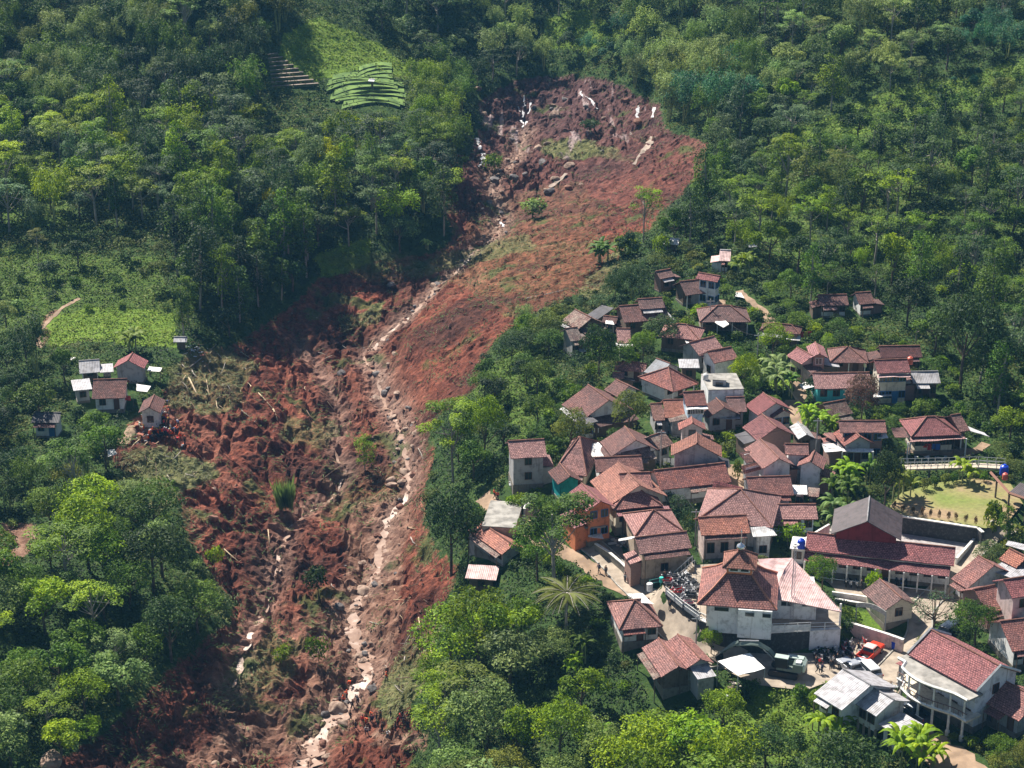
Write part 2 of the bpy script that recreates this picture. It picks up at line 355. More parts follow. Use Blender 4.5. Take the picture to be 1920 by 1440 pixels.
def ground_mat(t, b):
    tc = N(t, 'TexCoord'); P_ = tc.outputs['Object']
    n1 = N(t, 'TexNoise'); n1.inputs['Scale'].default_value = .055; n1.inputs['Detail'].default_value = 8; L(t, P_, n1.inputs[0])
    n2 = N(t, 'TexNoise'); n2.inputs['Scale'].default_value = .55; n2.inputs['Detail'].default_value = 8; n2.inputs['Roughness'].default_value = .7; L(t, P_, n2.inputs[0])
    n3 = N(t, 'TexNoise'); n3.inputs['Scale'].default_value = .02; n3.inputs['Detail'].default_value = 5; L(t, P_, n3.inputs[0])
    soil = ramp(t, n1.outputs[0], [(.34, (.075, .030, .022)), (.45, (.135, .044, .029)), (.56, (.19, .061, .038)), (.68, (.24, .105, .072))])
    n4 = N(t, 'TexNoise'); n4.inputs['Scale'].default_value = 1.9; n4.inputs['Detail'].default_value = 8; n4.inputs['Roughness'].default_value = .75; L(t, P_, n4.inputs[0])
    soil2 = mixc(t, 1.0, ramp(t, n2.outputs[0], [(.36, (.4, .4, .42)), (.5, (.9, .9, .9)), (.64, (1.5, 1.42, 1.35))]), ramp(t, n4.outputs[0], [(.36, (.58, .55, .54)), (.5, (1, 1, 1)), (.66, (1.5, 1.5, 1.5))]), 'MULTIPLY')
    soil = mixc(t, 1.0, soil, soil2, 'MULTIPLY')
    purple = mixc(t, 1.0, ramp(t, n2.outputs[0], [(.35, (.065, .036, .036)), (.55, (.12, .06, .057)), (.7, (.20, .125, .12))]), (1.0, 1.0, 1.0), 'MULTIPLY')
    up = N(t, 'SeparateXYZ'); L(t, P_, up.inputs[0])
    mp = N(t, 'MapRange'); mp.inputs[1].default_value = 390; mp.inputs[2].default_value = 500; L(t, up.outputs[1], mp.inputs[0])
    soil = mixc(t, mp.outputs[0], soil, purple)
    wetc = ramp(t, n2.outputs[0], [(.35, (.11, .055, .04)), (.52, (.22, .125, .09)), (.66, (.36, .24, .18))])
    wet = mixc(t, attr(t, 'wet').outputs['Fac'], soil, wetc)
    tanc = ramp(t, n2.outputs[0], [(.38, (.13, .065, .045)), (.55, (.26, .15, .105)), (.66, (.38, .26, .19))])
    wet = mixc(t, attr(t, 'tan').outputs['Fac'], wet, tanc)
    dc = ramp(t, n2.outputs[0], [(.32, (.06, .065, .02)), (.52, (.16, .16, .06)), (.7, (.30, .25, .14))])
    dm = N(t, 'Math', operation='MULTIPLY'); L(t, attr(t, 'debris').outputs['Fac'], dm.inputs[0])
    dr = ramp(t, n1.outputs[0], [(.38, (.25, .25, .25)), (.5, (1, 1, 1))]); L(t, dr, dm.inputs[1])
    wet = mixc(t, dm.outputs[0], wet, dc)
    # green patches surviving on the slide
    gp = N(t, 'TexNoise'); gp.inputs['Scale'].default_value = .11; gp.inputs['Detail'].default_value = 6; L(t, P_, gp.inputs[0])
    gpm = ramp(t, gp.outputs[0], [(.60, (0, 0, 0)), (.66, (.8, .8, .8))])
    grn = ramp(t, n2.outputs[0], [(.3, (.03, .05, .012)), (.7, (.10, .13, .035))])
    wet = mixc(t, gpm, wet, grn)
    # pale rock streaks on the head scarp
    mpv = N(t, 'Mapping'); mpv.inputs['Scale'].default_value = (.32, .05, .08); L(t, P_, mpv.inputs[0])
    ns = N(t, 'TexNoise'); ns.inputs['Scale'].default_value = 1.0; ns.inputs['Detail'].default_value = 5; L(t, mpv.outputs[0], ns.inputs[0])
    st = ramp(t, ns.outputs[0], [(.57, (0, 0, 0)), (.62, (1, 1, 1))])
    sm = N(t, 'Math', operation='MULTIPLY'); L(t, st, sm.inputs[0]); L(t, attr(t, 'scarp').outputs['Fac'], sm.inputs[1])
    wet = mixc(t, sm.outputs[0], wet, (.36, .27, .26))
    grass = ramp(t, n2.outputs[0], [(.3, (.018, .04, .012)), (.55, (.045, .085, .02)), (.72, (.11, .13, .04))])
    br = ramp(t, n2.outputs[0], [(.3, (.06, .11, .015)), (.55, (.15, .24, .03)), (.72, (.26, .32, .06))])
    grass = mixc(t, attr(t, 'bright').outputs['Fac'], grass, br)
    tn2 = mixc(t, attr(t, 'tan').outputs['Fac'], grass, tanc)
    grass = mixc(t, attr(t, 'debris').outputs['Fac'], tn2, dc)
    mm = N(t, 'Math', operation='ADD'); L(t, attr(t, 'mud').outputs['Fac'], mm.inputs[0])
    ma = N(t, 'Math', operation='MULTIPLY_ADD'); ma.inputs[1].default_value = 1.2; ma.inputs[2].default_value = -.6; L(t, n2.outputs[0], ma.inputs[0]); L(t, ma.outputs[0], mm.inputs[1])
    edge = ramp(t, mm.outputs[0], [(.4, (0, 0, 0)), (.6, (1, 1, 1))])
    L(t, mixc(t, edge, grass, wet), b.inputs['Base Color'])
    rr = ramp(t, attr(t, 'wet').outputs['Fac'], [(.2, (.95, .95, .95)), (.9, (.5, .5, .5))]); L(t, rr, b.inputs['Roughness'])
    bp = N(t, 'Bump'); bp.inputs['Strength'].default_value = .9; bp.inputs['Distance'].default_value = .5
    nb = N(t, 'TexNoise'); nb.inputs['Scale'].default_value = 1.1; nb.inputs['Detail'].default_value = 9; nb.inputs['Roughness'].default_value = .72; L(t, P_, nb.inputs[0])
    L(t, nb.outputs[0], bp.inputs['Height']); L(t, bp.outputs[0], b.inputs['Normal'])
me.materials.append(mat('ground_soil', build=ground_mat, spec=.15))
g = bpy.data.objects.new('ground', me); link(g); setp(g, kind='structure')
# ------------------------------------------------------------------ water and roads
def ribbon(name, wp, m, lift, kind='structure', jag=0, edge=None, thick=0):
    """wp: rows x, y, width; a sheet that follows the ground"""
    a = smooth(resample([np.array(p[:3], float) for p in wp], 1.0), 4); n = len(a); K = 5
    vs = np.zeros((n, K, 3))
    for i in range(n):
        d = a[min(i + 1, n - 1), :2] - a[max(i - 1, 0), :2]; d = d / (np.linalg.norm(d) + 1e-9); nn = np.array([-d[1], d[0]])
        w = a[i, 2] / 2 * (1 + jag * (random.random() - .5) * 2)
        off = (random.random() - .5) * jag
        for k in range(K):
            q = a[i, :2] + nn * (w * (k / (K - 1) * 2 - 1) + off); vs[i, k] = (q[0], q[1], 0)
    z = zs(vs[..., 0], vs[..., 1])
    if jag and lift != .07: z[:] = z.min(axis=1, keepdims=True) * .6 + z.mean(axis=1, keepdims=True) * .4; z = smooth(z, 2)
    vs[..., 2] = z + lift
    mb = MB(); fs = []
    for i in range(n - 1):
        for k in range(K - 1): fs.append((i * K + k, i * K + k + 1, (i + 1) * K + k + 1, (i + 1) * K + k))
    mb.add(vs.reshape(-1, 3), fs)
    o = mb.build(name, m, smooth=True); setp(o, kind=kind); return o, vs
def water_mat(t, b):
    tc = N(t, 'TexCoord'); n = N(t, 'TexNoise'); n.inputs['Scale'].default_value = .9; n.inputs['Detail'].default_value = 6; L(t, tc.outputs['Object'], n.inputs[0])
    L(t, ramp(t, n.outputs[0], [(.3, (.25, .145, .10)), (.6, (.36, .23, .165)), (.72, (.50, .37, .30))]), b.inputs['Base Color'])
    bp = N(t, 'Bump'); bp.inputs['Strength'].default_value = .4; bp.inputs['Distance'].default_value = .1; L(t, n.outputs[0], bp.inputs['Height']); L(t, bp.outputs[0], b.inputs['Normal'])
MW = mat('muddy_water', rough=.38, spec=.5, build=water_mat)
def wpix(pl): return [np.r_[ground(a, b)[:2], c] for a, b, c in pl]
ribbon('stream_water', [(p[0], p[1], p[2] * (.75 if p[1] > 270 else .95)) for p in SW if p[1] < 352], MW, .15, jag=.6)
ribbon('stream_water', [(p[0], p[1], p[2] * .65) for p in SW if p[1] >= 352], MW, .13, jag=.6)
ribbon('stream_water', [(p[0], p[1], p[2] * .7) for p in RW], MW, .0, jag=.6)
MCON = mat('worn_concrete', (.40, .33, .26), .9, noise=.35, nscale=.7, bump=.2)
MASP = mat('asphalt', (.13, .12, .115), .9, noise=.3, nscale=.9, bump=.2)
MDIRT = mat('pale_dirt', (.36, .25, .17), .95, noise=.4, nscale=.5)
MKERB = mat('kerb_concrete', (.42, .40, .36), .9, noise=.4, nscale=1.2)
def kerb(vs, side, h=.14, w=.18, name='kerb'):
    mb = MB(); e = vs[:, side]; i2 = vs[:, 1 if side == 0 else -2]
    for a, b, c in zip(e[:-1], e[1:], i2[:-1]):
        d = (a - c); d[2] = 0; d /= np.linalg.norm(d) + 1e-9; d *= w
        mb.add([a - (0, 0, .3), a + d - (0, 0, .3), b + d - (0, 0, .3), b - (0, 0, .3), a + (0, 0, h), a + d + (0, 0, h), b + d + (0, 0, h), b + (0, 0, h)], [(0, 1, 5, 4), (2, 3, 7, 6), (4, 5, 6, 7), (0, 4, 7, 3), (1, 2, 6, 5)])
    o = mb.build(name, MKERB); setp(o, kind='structure')
RPTS = []
ROADS = [('path', [(905,930,2.4),(935,958,2.6),(985,985,2.6),(1030,1020,2.6),(1080,1045,2.6),(1130,1078,2.6),(1185,1112,2.8)], MDIRT, 0),
 ('road', [(1108,1022,3),(1140,1050,3),(1175,1090,3),(1215,1122,3.6),(1250,1150,4),(1285,1190,4),(1330,1225,4.2),(1390,1240,5)], MCON, 1),
 ('lane', [(1118,1005,2.6),(1150,1018,2.4),(1155,1050,2.2),(1180,1090,2.2)], MASP, 0),
 ('road', [(1655,1275,3.6),(1700,1222,3.2),(1728,1186,3),(1722,1150,3),(1750,1118,3),(1790,1080,3),(1815,1045,3),(1850,1005,3),(1900,985,3)], MCON, 1),
 ('lane', [(1385,870,3.2),(1392,900,3),(1380,925,2.4),(1370,940,2)], MDIRT, 0),
 ('lane', [(1480,750,1.8),(1494,790,1.8),(1508,830,2.2),(1528,862,2)], MDIRT, 0),
 ('path', [(1495,715,2),(1500,740,2),(1498,765,1.6)], MDIRT, 0),
 ('path', [(1385,545,1.6),(1415,572,1.6),(1440,592,1.8),(1446,610,1.6)], MDIRT, 0),
 ('path', [(150,560,.8),(118,575,.9),(104,592,.8),(92,600,1),(78,618,.9),(68,632,1.2),(76,652,1.0)], MDIRT, 0),
 ('path', [(228,835,2),(240,812,2.2),(258,795,2)], MDIRT, 0),
 ('path', [(1700,842,3.5),(1760,850,3),(1830,846,2),(1850,832,1.6)], MDIRT, 0),
 ('path', [(1700,1365,4),(1800,1440,5),(1850,1500,5)], MDIRT, 0),
 ('path', [(1275,565,2),(1310,568,2.4),(1360,568,2)], MDIRT, 0)]
for nme, pl, m, k in ROADS:
    wp = wpix(pl); RPTS += [tuple(q_[:3]) for q_ in resample([np.array(q_[:3], float) for q_ in wp], .7)]
    o, vs = ribbon(nme, wp, m, .07 if m is not MCON else .1, jag=0 if m is MCON or m is MASP else .28)
    if k: kerb(vs, 0, name='kerb'); kerb(vs, -1, name='kerb')
def pad(name, key, m, lift=.05):
    wp, z = PADZ[key]; mb = MB(); mb.add([(p[0], p[1], z + lift) for p in wp], [tuple(range(len(wp)))]); o = mb.build(name, m); return setp(o, kind='structure')
pad('yard', 'plaza', MCON); pad('yard', 'school_yard', MCON, .06); pad('terrace', 'terrace', MCON)
def lawn_mat(t, b):
    tc = N(t, 'TexCoord'); n = N(t, 'TexNoise'); n.inputs['Scale'].default_value = .12; n.inputs['Detail'].default_value = 7; L(t, tc.outputs['Object'], n.inputs[0])
    n2 = N(t, 'TexNoise'); n2.inputs['Scale'].default_value = 2; n2.inputs['Detail'].default_value = 7; L(t, tc.outputs['Object'], n2.inputs[0])
    a = ramp(t, n.outputs[0], [(.42, (.17, .21, .05)), (.56, (.24, .22, .085)), (.66, (.30, .21, .125))])
    L(t, mixc(t, .6, a, ramp(t, n2.outputs[0], [(.3, (.6, .6, .6)), (.7, (1.2, 1.2, 1.2))]), 'MULTIPLY'), b.inputs['Base Color'])
pad('lawn', 'lawn', mat('lawn_grass', rough=.95, build=lawn_mat))
pad('courtyard', 'courtyard', mat('pale_court', (.42, .38, .37), .9, noise=.3, nscale=1.5))
# rice terraces: stepped strips on the hill
def terraces():
    strip = [((600,165),(690,128),(760,172),(740,212),(620,190)), ]
    MG = mat('rice_green', (.17, .27, .06), .9, noise=.35, nscale=.35, col2=(.09, .16, .04)); MR = mat('terrace_earth', (.15, .17, .07), .95, noise=.5, nscale=.6)
    MB_ = MB(); rows = 13
    for i in range(rows):
        v0 = i / rows; y0 = 208 - v0 * 78; xl = 640 - v0 * 5 - 20 * math.sin(v0 * 3); xr = 750 - v0 * 25 + 14 * math.sin(v0 * 5) + 9 * math.sin(i * 2.3); xl += 8 * math.sin(i * 1.7)
        if i > 9: xl = 672; xr = 735
        a = ground(xl, y0); b = ground(xr, y0 - 5 + 2 * math.sin(i)); c = ground((xl + xr) / 2, y0 - 4)
        a2 = ground(xl + 2, y0 - 8); b2 = ground(xr - 1, y0 - 13)
        z = max(a[2], b[2], c[2]) + .25; zt = z + .1
        n = 10; lo = []; hi = []
        for k in range(n + 1):
            f = k / n; w = math.sin(f * 3.1 + i) * .8 + 1.6 * math.sin(f * math.pi); lo.append((a[0] + (b[0] - a[0]) * f, a[1] + (b[1] - a[1]) * f + w - .3)); hi.append((a2[0] + (b2[0] - a2[0]) * f, a2[1] + (b2[1] - a2[1]) * f + w + .8))
        poly = lo + hi[::-1]; nn = len(poly)
        vs = [(p[0], p[1], float(zs(p[0], p[1])) - .5) for p in poly] + [(p[0], p[1], float(zs(p[0], p[1])) + (.55 if k_ <= n else .25)) for k_, p in enumerate(poly)]
        MB_.add(vs, [tuple(range(nn, 2 * nn))], 0); MB_.add(vs, [(k, (k + 1) % nn, (k + 1) % nn + nn, k + nn) for k in range(nn)], 1)
    o = MB_.build('rice_terraces', [MG, MR]); setp(o, kind='structure')
    MB2 = MB(); MS = mat('bare_terrace_soil', (.30, .24, .20), .95, noise=.4, nscale=.5)
    for i in range(9):
        y0 = 166 - i * 7.5; xl = 510 - i * 1.0; xr = 598 - i * 9.5
        a = ground(xl, y0); b = ground(xr, y0 - 2); a2 = ground(xl, y0 - 5); b2 = ground(xr - 2, y0 - 7); z = max(a[2], b[2]) + .5
        poly = [a, b, b2, a2]; vs = [(p[0], p[1], z - 4) for p in poly] + [(p[0], p[1], z) for p in poly]
        MB2.add(vs, [(4, 5, 6, 7)], 0); MB2.add(vs, [(k, (k + 1) % 4, (k + 1) % 4 + 4, k + 4) for k in range(4)], 1)
    o = MB2.build('bare_terraces', [MS, MR]); setp(o, kind='structure')
terraces()
# waterfalls down the head scarp and rock slabs
def fall(pts, w, name='waterfall'):
    wp = wpix([(a, b, w) for a, b in pts]); ribbon(name, wp, mat('white_water', (.66, .64, .66), .6, noise=.35, nscale=1.5), .35, jag=.7)
fall([(982,172), (980,184), (984,198), (978,212)], .45)
fall([(978,214), (984,228), (980,240)], .6)
fall([(995,186), (991,206)], .35); fall([(990,224), (986,238)], .4); fall([(970,190), (974,206)], .3)
fall([(1088,168), (1092,178)], .5); fall([(1096,184), (1108,186), (1112,194), (1122,200)], .55)
fall([(893,258), (898,272), (899,280)], .9); fall([(908,284), (904,296), (898,310)], 1.0); fall([(1198,190), (1194,212)], .6); fall([(1226,196), (1224,212)], .6); fall([(938,418), (944,424)], .6)
o_, v_ = ribbon('bare_rock_strip', wpix([(1224,254,1.6),(1212,278,1.5),(1190,304,1.2)]), mat('pale_rock', (.42, .33, .27), .9, noise=.4, nscale=.8), .3, jag=.3)
o_, v_ = ribbon('bare_rock_strip', wpix([(1062,326,1.2),(1040,342,1.4),(1030,350,1.0)]), MATS['pale_rock'], .4, jag=.4)
# ------------------------------------------------------------------ building materials
def roof_mat(name, c1, c2, c3, dirt=.5, rows=.30, cols=.36, fade=None):
    def bld(t, b):
        uv = N(t, 'UVMap'); br = N(t, 'TexBrick'); br.offset = .5; br.inputs['Scale'].default_value = 1
        br.inputs['Brick Width'].default_value = cols; br.inputs['Row Height'].default_value = rows; br.inputs['Mortar Size'].default_value = .035
        br.inputs['Bias'].default_value = 0; br.inputs['Color1'].default_value = (*c1, 1); br.inputs['Color2'].default_value = (*c2, 1); br.inputs['Mortar'].default_value = (*[c * .35 for c in c2], 1)
        L(t, uv.outputs[0], br.inputs[0])
        tc = N(t, 'TexCoord'); n = N(t, 'TexNoise'); n.inputs['Scale'].default_value = .5; n.inputs['Detail'].default_value = 7; n.inputs['Roughness'].default_value = .65; L(t, tc.outputs['Object'], n.inputs[0])
        n2 = N(t, 'TexNoise'); n2.inputs['Scale'].default_value = 3.2; n2.inputs['Detail'].default_value = 6; L(t, tc.outputs['Object'], n2.inputs[0])
        a = mixc(t, ramp(t, n.outputs[0], [(.42, (0, 0, 0)), (.62, (dirt, dirt, dirt))]), br.outputs[0], c3)
        a = mixc(t, 1.0, a, ramp(t, n2.outputs[0], [(.3, (.55, .53, .52)), (.5, (1, 1, 1)), (.72, (1.45, 1.4, 1.3))]), 'MULTIPLY')
        n3 = N(t, 'TexNoise'); n3.inputs['Scale'].default_value = 8; n3.inputs['Detail'].default_value = 4; L(t, tc.outputs['Object'], n3.inputs[0])
        a = mixc(t, 1.0, a, ramp(t, n3.outputs[0], [(.36, (.5, .48, .47)), (.48, (1, 1, 1)), (.62, (1, 1, 1)), (.72, (1.9, 1.85, 1.75))]), 'MULTIPLY')
        b2 = N(t, 'TexBrick'); b2.inputs['Scale'].default_value = 1; b2.inputs['Brick Width'].default_value = 2.7; b2.inputs['Row Height'].default_value = 1.9; b2.inputs['Mortar Size'].default_value = 0; b2.inputs['Color1'].default_value = (1.18, 1.12, 1.08, 1); b2.inputs['Color2'].default_value = (.82, .82, .85, 1); L(t, uv.outputs[0], b2.inputs[0])
        a = mixc(t, .8, a, b2.outputs[0], 'MULTIPLY')
        oi = N(t, 'ObjectInfo'); hs = N(t, 'HueSaturation'); r1 = N(t, 'MapRange'); r1.inputs[3].default_value = .78; r1.inputs[4].default_value = 1.28; L(t, oi.outputs['Random'], r1.inputs[0]); L(t, r1.outputs[0], hs.inputs['Value'])
        r2 = N(t, 'MapRange'); r2.inputs[3].default_value = .94; r2.inputs[4].default_value = .72; fr = N(t, 'Math', operation='FRACT'); ml = N(t, 'Math', operation='MULTIPLY'); ml.inputs[1].default_value = 7.3; L(t, oi.outputs['Random'], ml.inputs[0]); L(t, ml.outputs[0], fr.inputs[0]); L(t, fr.outputs[0], r2.inputs[0]); L(t, r2.outputs[0], hs.inputs['Saturation']); L(t, a, hs.inputs['Color']); a = hs.outputs[0]
        L(t, a, b.inputs['Base Color'])
        bp = N(t, 'Bump'); bp.inputs['Strength'].default_value = .7; bp.inputs['Distance'].default_value = .06; L(t, br.outputs['Fac'], bp.inputs['Height']); bp.invert = True; L(t, bp.outputs[0], b.inputs['Normal'])
    return mat(name, rough=.88, spec=.2, build=bld)
def metal_mat(name, c1, c2, pitch=.28, rust=0):
    def bld(t, b):
        uv = N(t, 'UVMap'); w = N(t, 'TexWave'); w.bands_direction = 'X'; w.inputs['Scale'].default_value = .314 / pitch; L(t, uv.outputs[0], w.inputs[0])
        br = N(t, 'TexBrick'); br.inputs['Scale'].default_value = 1; br.inputs['Brick Width'].default_value = .95; br.inputs['Row Height'].default_value = 2.2; br.inputs['Mortar Size'].default_value = .03
        br.inputs['Color1'].default_value = (*c1, 1); br.inputs['Color2'].default_value = (*c2, 1); br.inputs['Mortar'].default_value = (*[c * .6 for c in c1], 1); L(t, uv.outputs[0], br.inputs[0])
        tc = N(t, 'TexCoord'); n = N(t, 'TexNoise'); n.inputs['Scale'].default_value = 1.2; n.inputs['Detail'].default_value = 7; L(t, tc.outputs['Object'], n.inputs[0])
        L(t, mixc(t, 1.0, br.outputs[0], ramp(t, n.outputs[0], [(.35, (.62, .6, .58)), (.55, (1, 1, 1))]), 'MULTIPLY'), b.inputs['Base Color'])
        bp = N(t, 'Bump'); bp.inputs['Strength'].default_value = .6; bp.inputs['Distance'].default_value = .05; L(t, w.outputs[1], bp.inputs['Height']); L(t, bp.outputs[0], b.inputs['Normal'])
    return mat(name, rough=.6, metal=.0, spec=.4, build=bld)
R = {
 'red': roof_mat('tile_red', (0.335, 0.118, 0.091), (0.232, 0.084, 0.072), (0.121, 0.067, 0.070),.55),
 'brown': roof_mat('tile_brown', (0.242, 0.112, 0.098), (0.158, 0.076, 0.070), (0.093, 0.062, 0.063),.6),
 'orange': roof_mat('tile_orange', (0.428, 0.174, 0.113), (0.315, 0.123, 0.091), (0.186, 0.095, 0.084),.45),
 'pink': roof_mat('tile_pink', (0.408, 0.190, 0.168), (0.307, 0.134, 0.127), (0.222, 0.123, 0.120),.4),
 'dark': roof_mat('tile_dark', (0.186, 0.078, 0.077), (0.130, 0.058, 0.063), (0.083, 0.050, 0.056),.6),
 'maroon': roof_mat('tile_maroon', (0.314, 0.098, 0.096), (0.244, 0.077, 0.085), (0.163, 0.070, 0.079),.35),
 'old': roof_mat('tile_old', (0.232, 0.134, 0.113), (0.139, 0.084, 0.077), (0.279, 0.246, 0.210),.6),
 'metal': metal_mat('metal_grey', (.42, .41, .43), (.36, .35, .38)),
 'metal2': metal_mat('metal_slate', (.17, .18, .21), (.25, .26, .28)),
 'white': metal_mat('metal_white', (.78, .77, .76), (.68, .67, .66)),
 'mdark': metal_mat('metal_dark', (.07, .065, .075), (.10, .09, .10)),
 'mpink': metal_mat('metal_pink', (.60, .40, .38), (.52, .33, .33)),
 'mmaroon': metal_mat('metal_maroon', (.22, .08, .085), (.19, .07, .08)),
 'mblack': metal_mat('metal_black', (.075, .055, .06), (.06, .045, .05)),
 'concrete': mat('roof_concrete', (.36, .34, .31), .9, noise=.45, nscale=.8)}
def wall_mat(name, col, col2=None, sc=.9):
    def bld(t, b):
        tc = N(t, 'TexCoord'); n = N(t, 'TexNoise'); n.inputs['Scale'].default_value = sc; n.inputs['Detail'].default_value = 8; n.inputs['Roughness'].default_value = .7; L(t, tc.outputs['Object'], n.inputs[0])
        c2 = col2 or tuple(c * .62 for c in col)
        a = ramp(t, n.outputs[0], [(.36, c2), (.5, col), (.75, tuple(min(1, c * 1.06) for c in col))])
        mp = N(t, 'Mapping'); mp.inputs['Scale'].default_value = (2.4, 2.4, .18); L(t, tc.outputs['Object'], mp.inputs[0])
        n2 = N(t, 'TexNoise'); n2.inputs['Scale'].default_value = 1; n2.inputs['Detail'].default_value = 6; L(t, mp.outputs[0], n2.inputs[0])
        L(t, mixc(t, 1.0, a, ramp(t, n2.outputs[0], [(.30, (.66, .63, .6)), (.42, (1, 1, 1))]), 'MULTIPLY'), b.inputs['Base Color'])
    return mat(name, rough=.9, spec=.2, build=bld)
def brick_mat():
    def bld(t, b):
        tc = N(t, 'TexCoord'); sp = N(t, 'SeparateXYZ'); L(t, tc.outputs['Object'], sp.inputs[0]); ad = N(t, 'Math', operation='ADD'); L(t, sp.outputs[0], ad.inputs[0]); L(t, sp.outputs[1], ad.inputs[1])
        cb = N(t, 'CombineXYZ'); L(t, ad.outputs[0], cb.inputs[0]); L(t, sp.outputs[2], cb.inputs[1])
        br = N(t, 'TexBrick'); br.inputs['Scale'].default_value = 1; br.inputs['Brick Width'].default_value = .3; br.inputs['Row Height'].default_value = .14; br.inputs['Mortar Size'].default_value = .015
        br.inputs['Color1'].default_value = (.33, .17, .13, 1); br.inputs['Color2'].default_value = (.25, .13, .11, 1); br.inputs['Mortar'].default_value = (.34, .29, .26, 1); L(t, cb.outputs[0], br.inputs[0])
        L(t, br.outputs[0], b.inputs['Base Color'])
    return mat('bare_brick', rough=.9, build=bld)
WL = {'white': wall_mat('wall_white', (.74, .74, .73)), 'cream': wall_mat('wall_cream', (.66, .60, .48)), 'grey': wall_mat('wall_grey', (.38, .38, .38)),
 'brick': brick_mat(), 'wood': wall_mat('wall_wood', (.16, .12, .09), sc=2), 'turq': wall_mat('wall_turquoise', (.10, .55, .55)), 'orange': wall_mat('wall_orange', (.72, .25, .12)),
 'teal': wall_mat('wall_teal', (.02, .30, .30)), 'tan': wall_mat('wall_tan', (.48, .38, .29)), 'blue': wall_mat('wall_blue', (.45, .60, .72)), 'pinkish': wall_mat('wall_pinkish', (.62, .50, .47)),
 'maroon': wall_mat('wall_maroon', (.22, .035, .04)), 'stone': wall_mat('wall_blackstone', (.045, .045, .045), (.10, .10, .095), 2.5), 'plaster': wall_mat('wall_plaster', (.70, .70, .72)), 'found': wall_mat('wall_foundation', (.22, .20, .17), sc=1.5)}
MGL = mat('window_glass', (.02, .025, .03), .12, spec=.6)
MFR = {'white': mat('frame_white', (.7, .7, .68), .5), 'brown': mat('frame_brown', (.12, .06, .04), .6), 'blue': mat('frame_blue', (.04, .16, .35), .5)}
MRID = {'old': mat('ridge_pale', (.27, .13, .10), .9, noise=.4, nscale=2), 'w': mat('ridge_white', (.62, .55, .5), .9)}
def ridgemat(rk): return {'metal': R['metal'], 'white': R['white'], 'mdark': R['mdark'], 'mpink': R['white'], 'mblack': R['metal']}.get(rk, MRID['old'])
# ------------------------------------------------------------------ roofs: each slope is a four-cornered patch a-b (eave) to d-c (top)
def roof_mesh(name, patches, m, th=.12, sag=.05, cell=.9, seed=0):
    V_ = []; F_ = []; U_ = []
    for (a, b, c, d) in patches:
        a, b, c, d = [np.array(p, float) for p in (a, b, c, d)]
        lu = max(np.linalg.norm(b - a), np.linalg.norm(c - d)); lv = max(np.linalg.norm(d - a), np.linalg.norm(c - b))
        nu = max(1, int(lu / cell)); nv = max(1, int(lv / cell)); k0 = len(V_)
        for side in (0, 1):
            for j in range(nv + 1):
                for i in range(nu + 1):
                    u, v = i / nu, j / nv; p = (a * (1 - u) + b * u) * (1 - v) + (d * (1 - u) + c * u) * v
                    s = sag * (float(vnoise(p[0] * .7, p[1] * .7, seed)) - .5) * 2 - .35 * sag * math.sin(math.pi * v) * 2
                    V_.append((p[0], p[1], p[2] + s - side * th))
        W_ = nu + 1; off = (nv + 1) * W_
        e = (b - a) if np.linalg.norm(b - a) > .1 else (c - d); e = e / np.linalg.norm(e)
        def uvof(i):
            p = np.array(V_[i]) - a; u = p @ e; q = p - u * e; return (u, np.linalg.norm(q))
        for j in range(nv):
            for i in range(nu):
                q = [k0 + j * W_ + i, k0 + j * W_ + i + 1, k0 + (j + 1) * W_ + i + 1, k0 + (j + 1) * W_ + i]
                F_.append(q); U_ += [uvof(x) for x in q]
                q2 = [x + off for x in q[::-1]]; F_.append(q2); U_ += [uvof(x) for x in q2]
        rim = [k0 + i for i in range(W_)] + [k0 + j * W_ + nu for j in range(1, nv + 1)] + [k0 + nv * W_ + i for i in range(nu - 1, -1, -1)] + [k0 + j * W_ for j in range(nv - 1, 0, -1)]
        for x, y in zip(rim, rim[1:] + rim[:1]):
            q = [x, x + off, y + off, y]; F_.append(q); U_ += [uvof(z) for z in q]
    me = bpy.data.meshes.new(name); me.from_pydata(V_, [], F_); uvl = me.uv_layers.new(name='UVMap'); uvl.data.foreach_set('uv', np.array(U_, np.float32).ravel()); me.materials.append(m); me.update()
    return me
HSEED = [0]; FOOT = []; HBOX = []
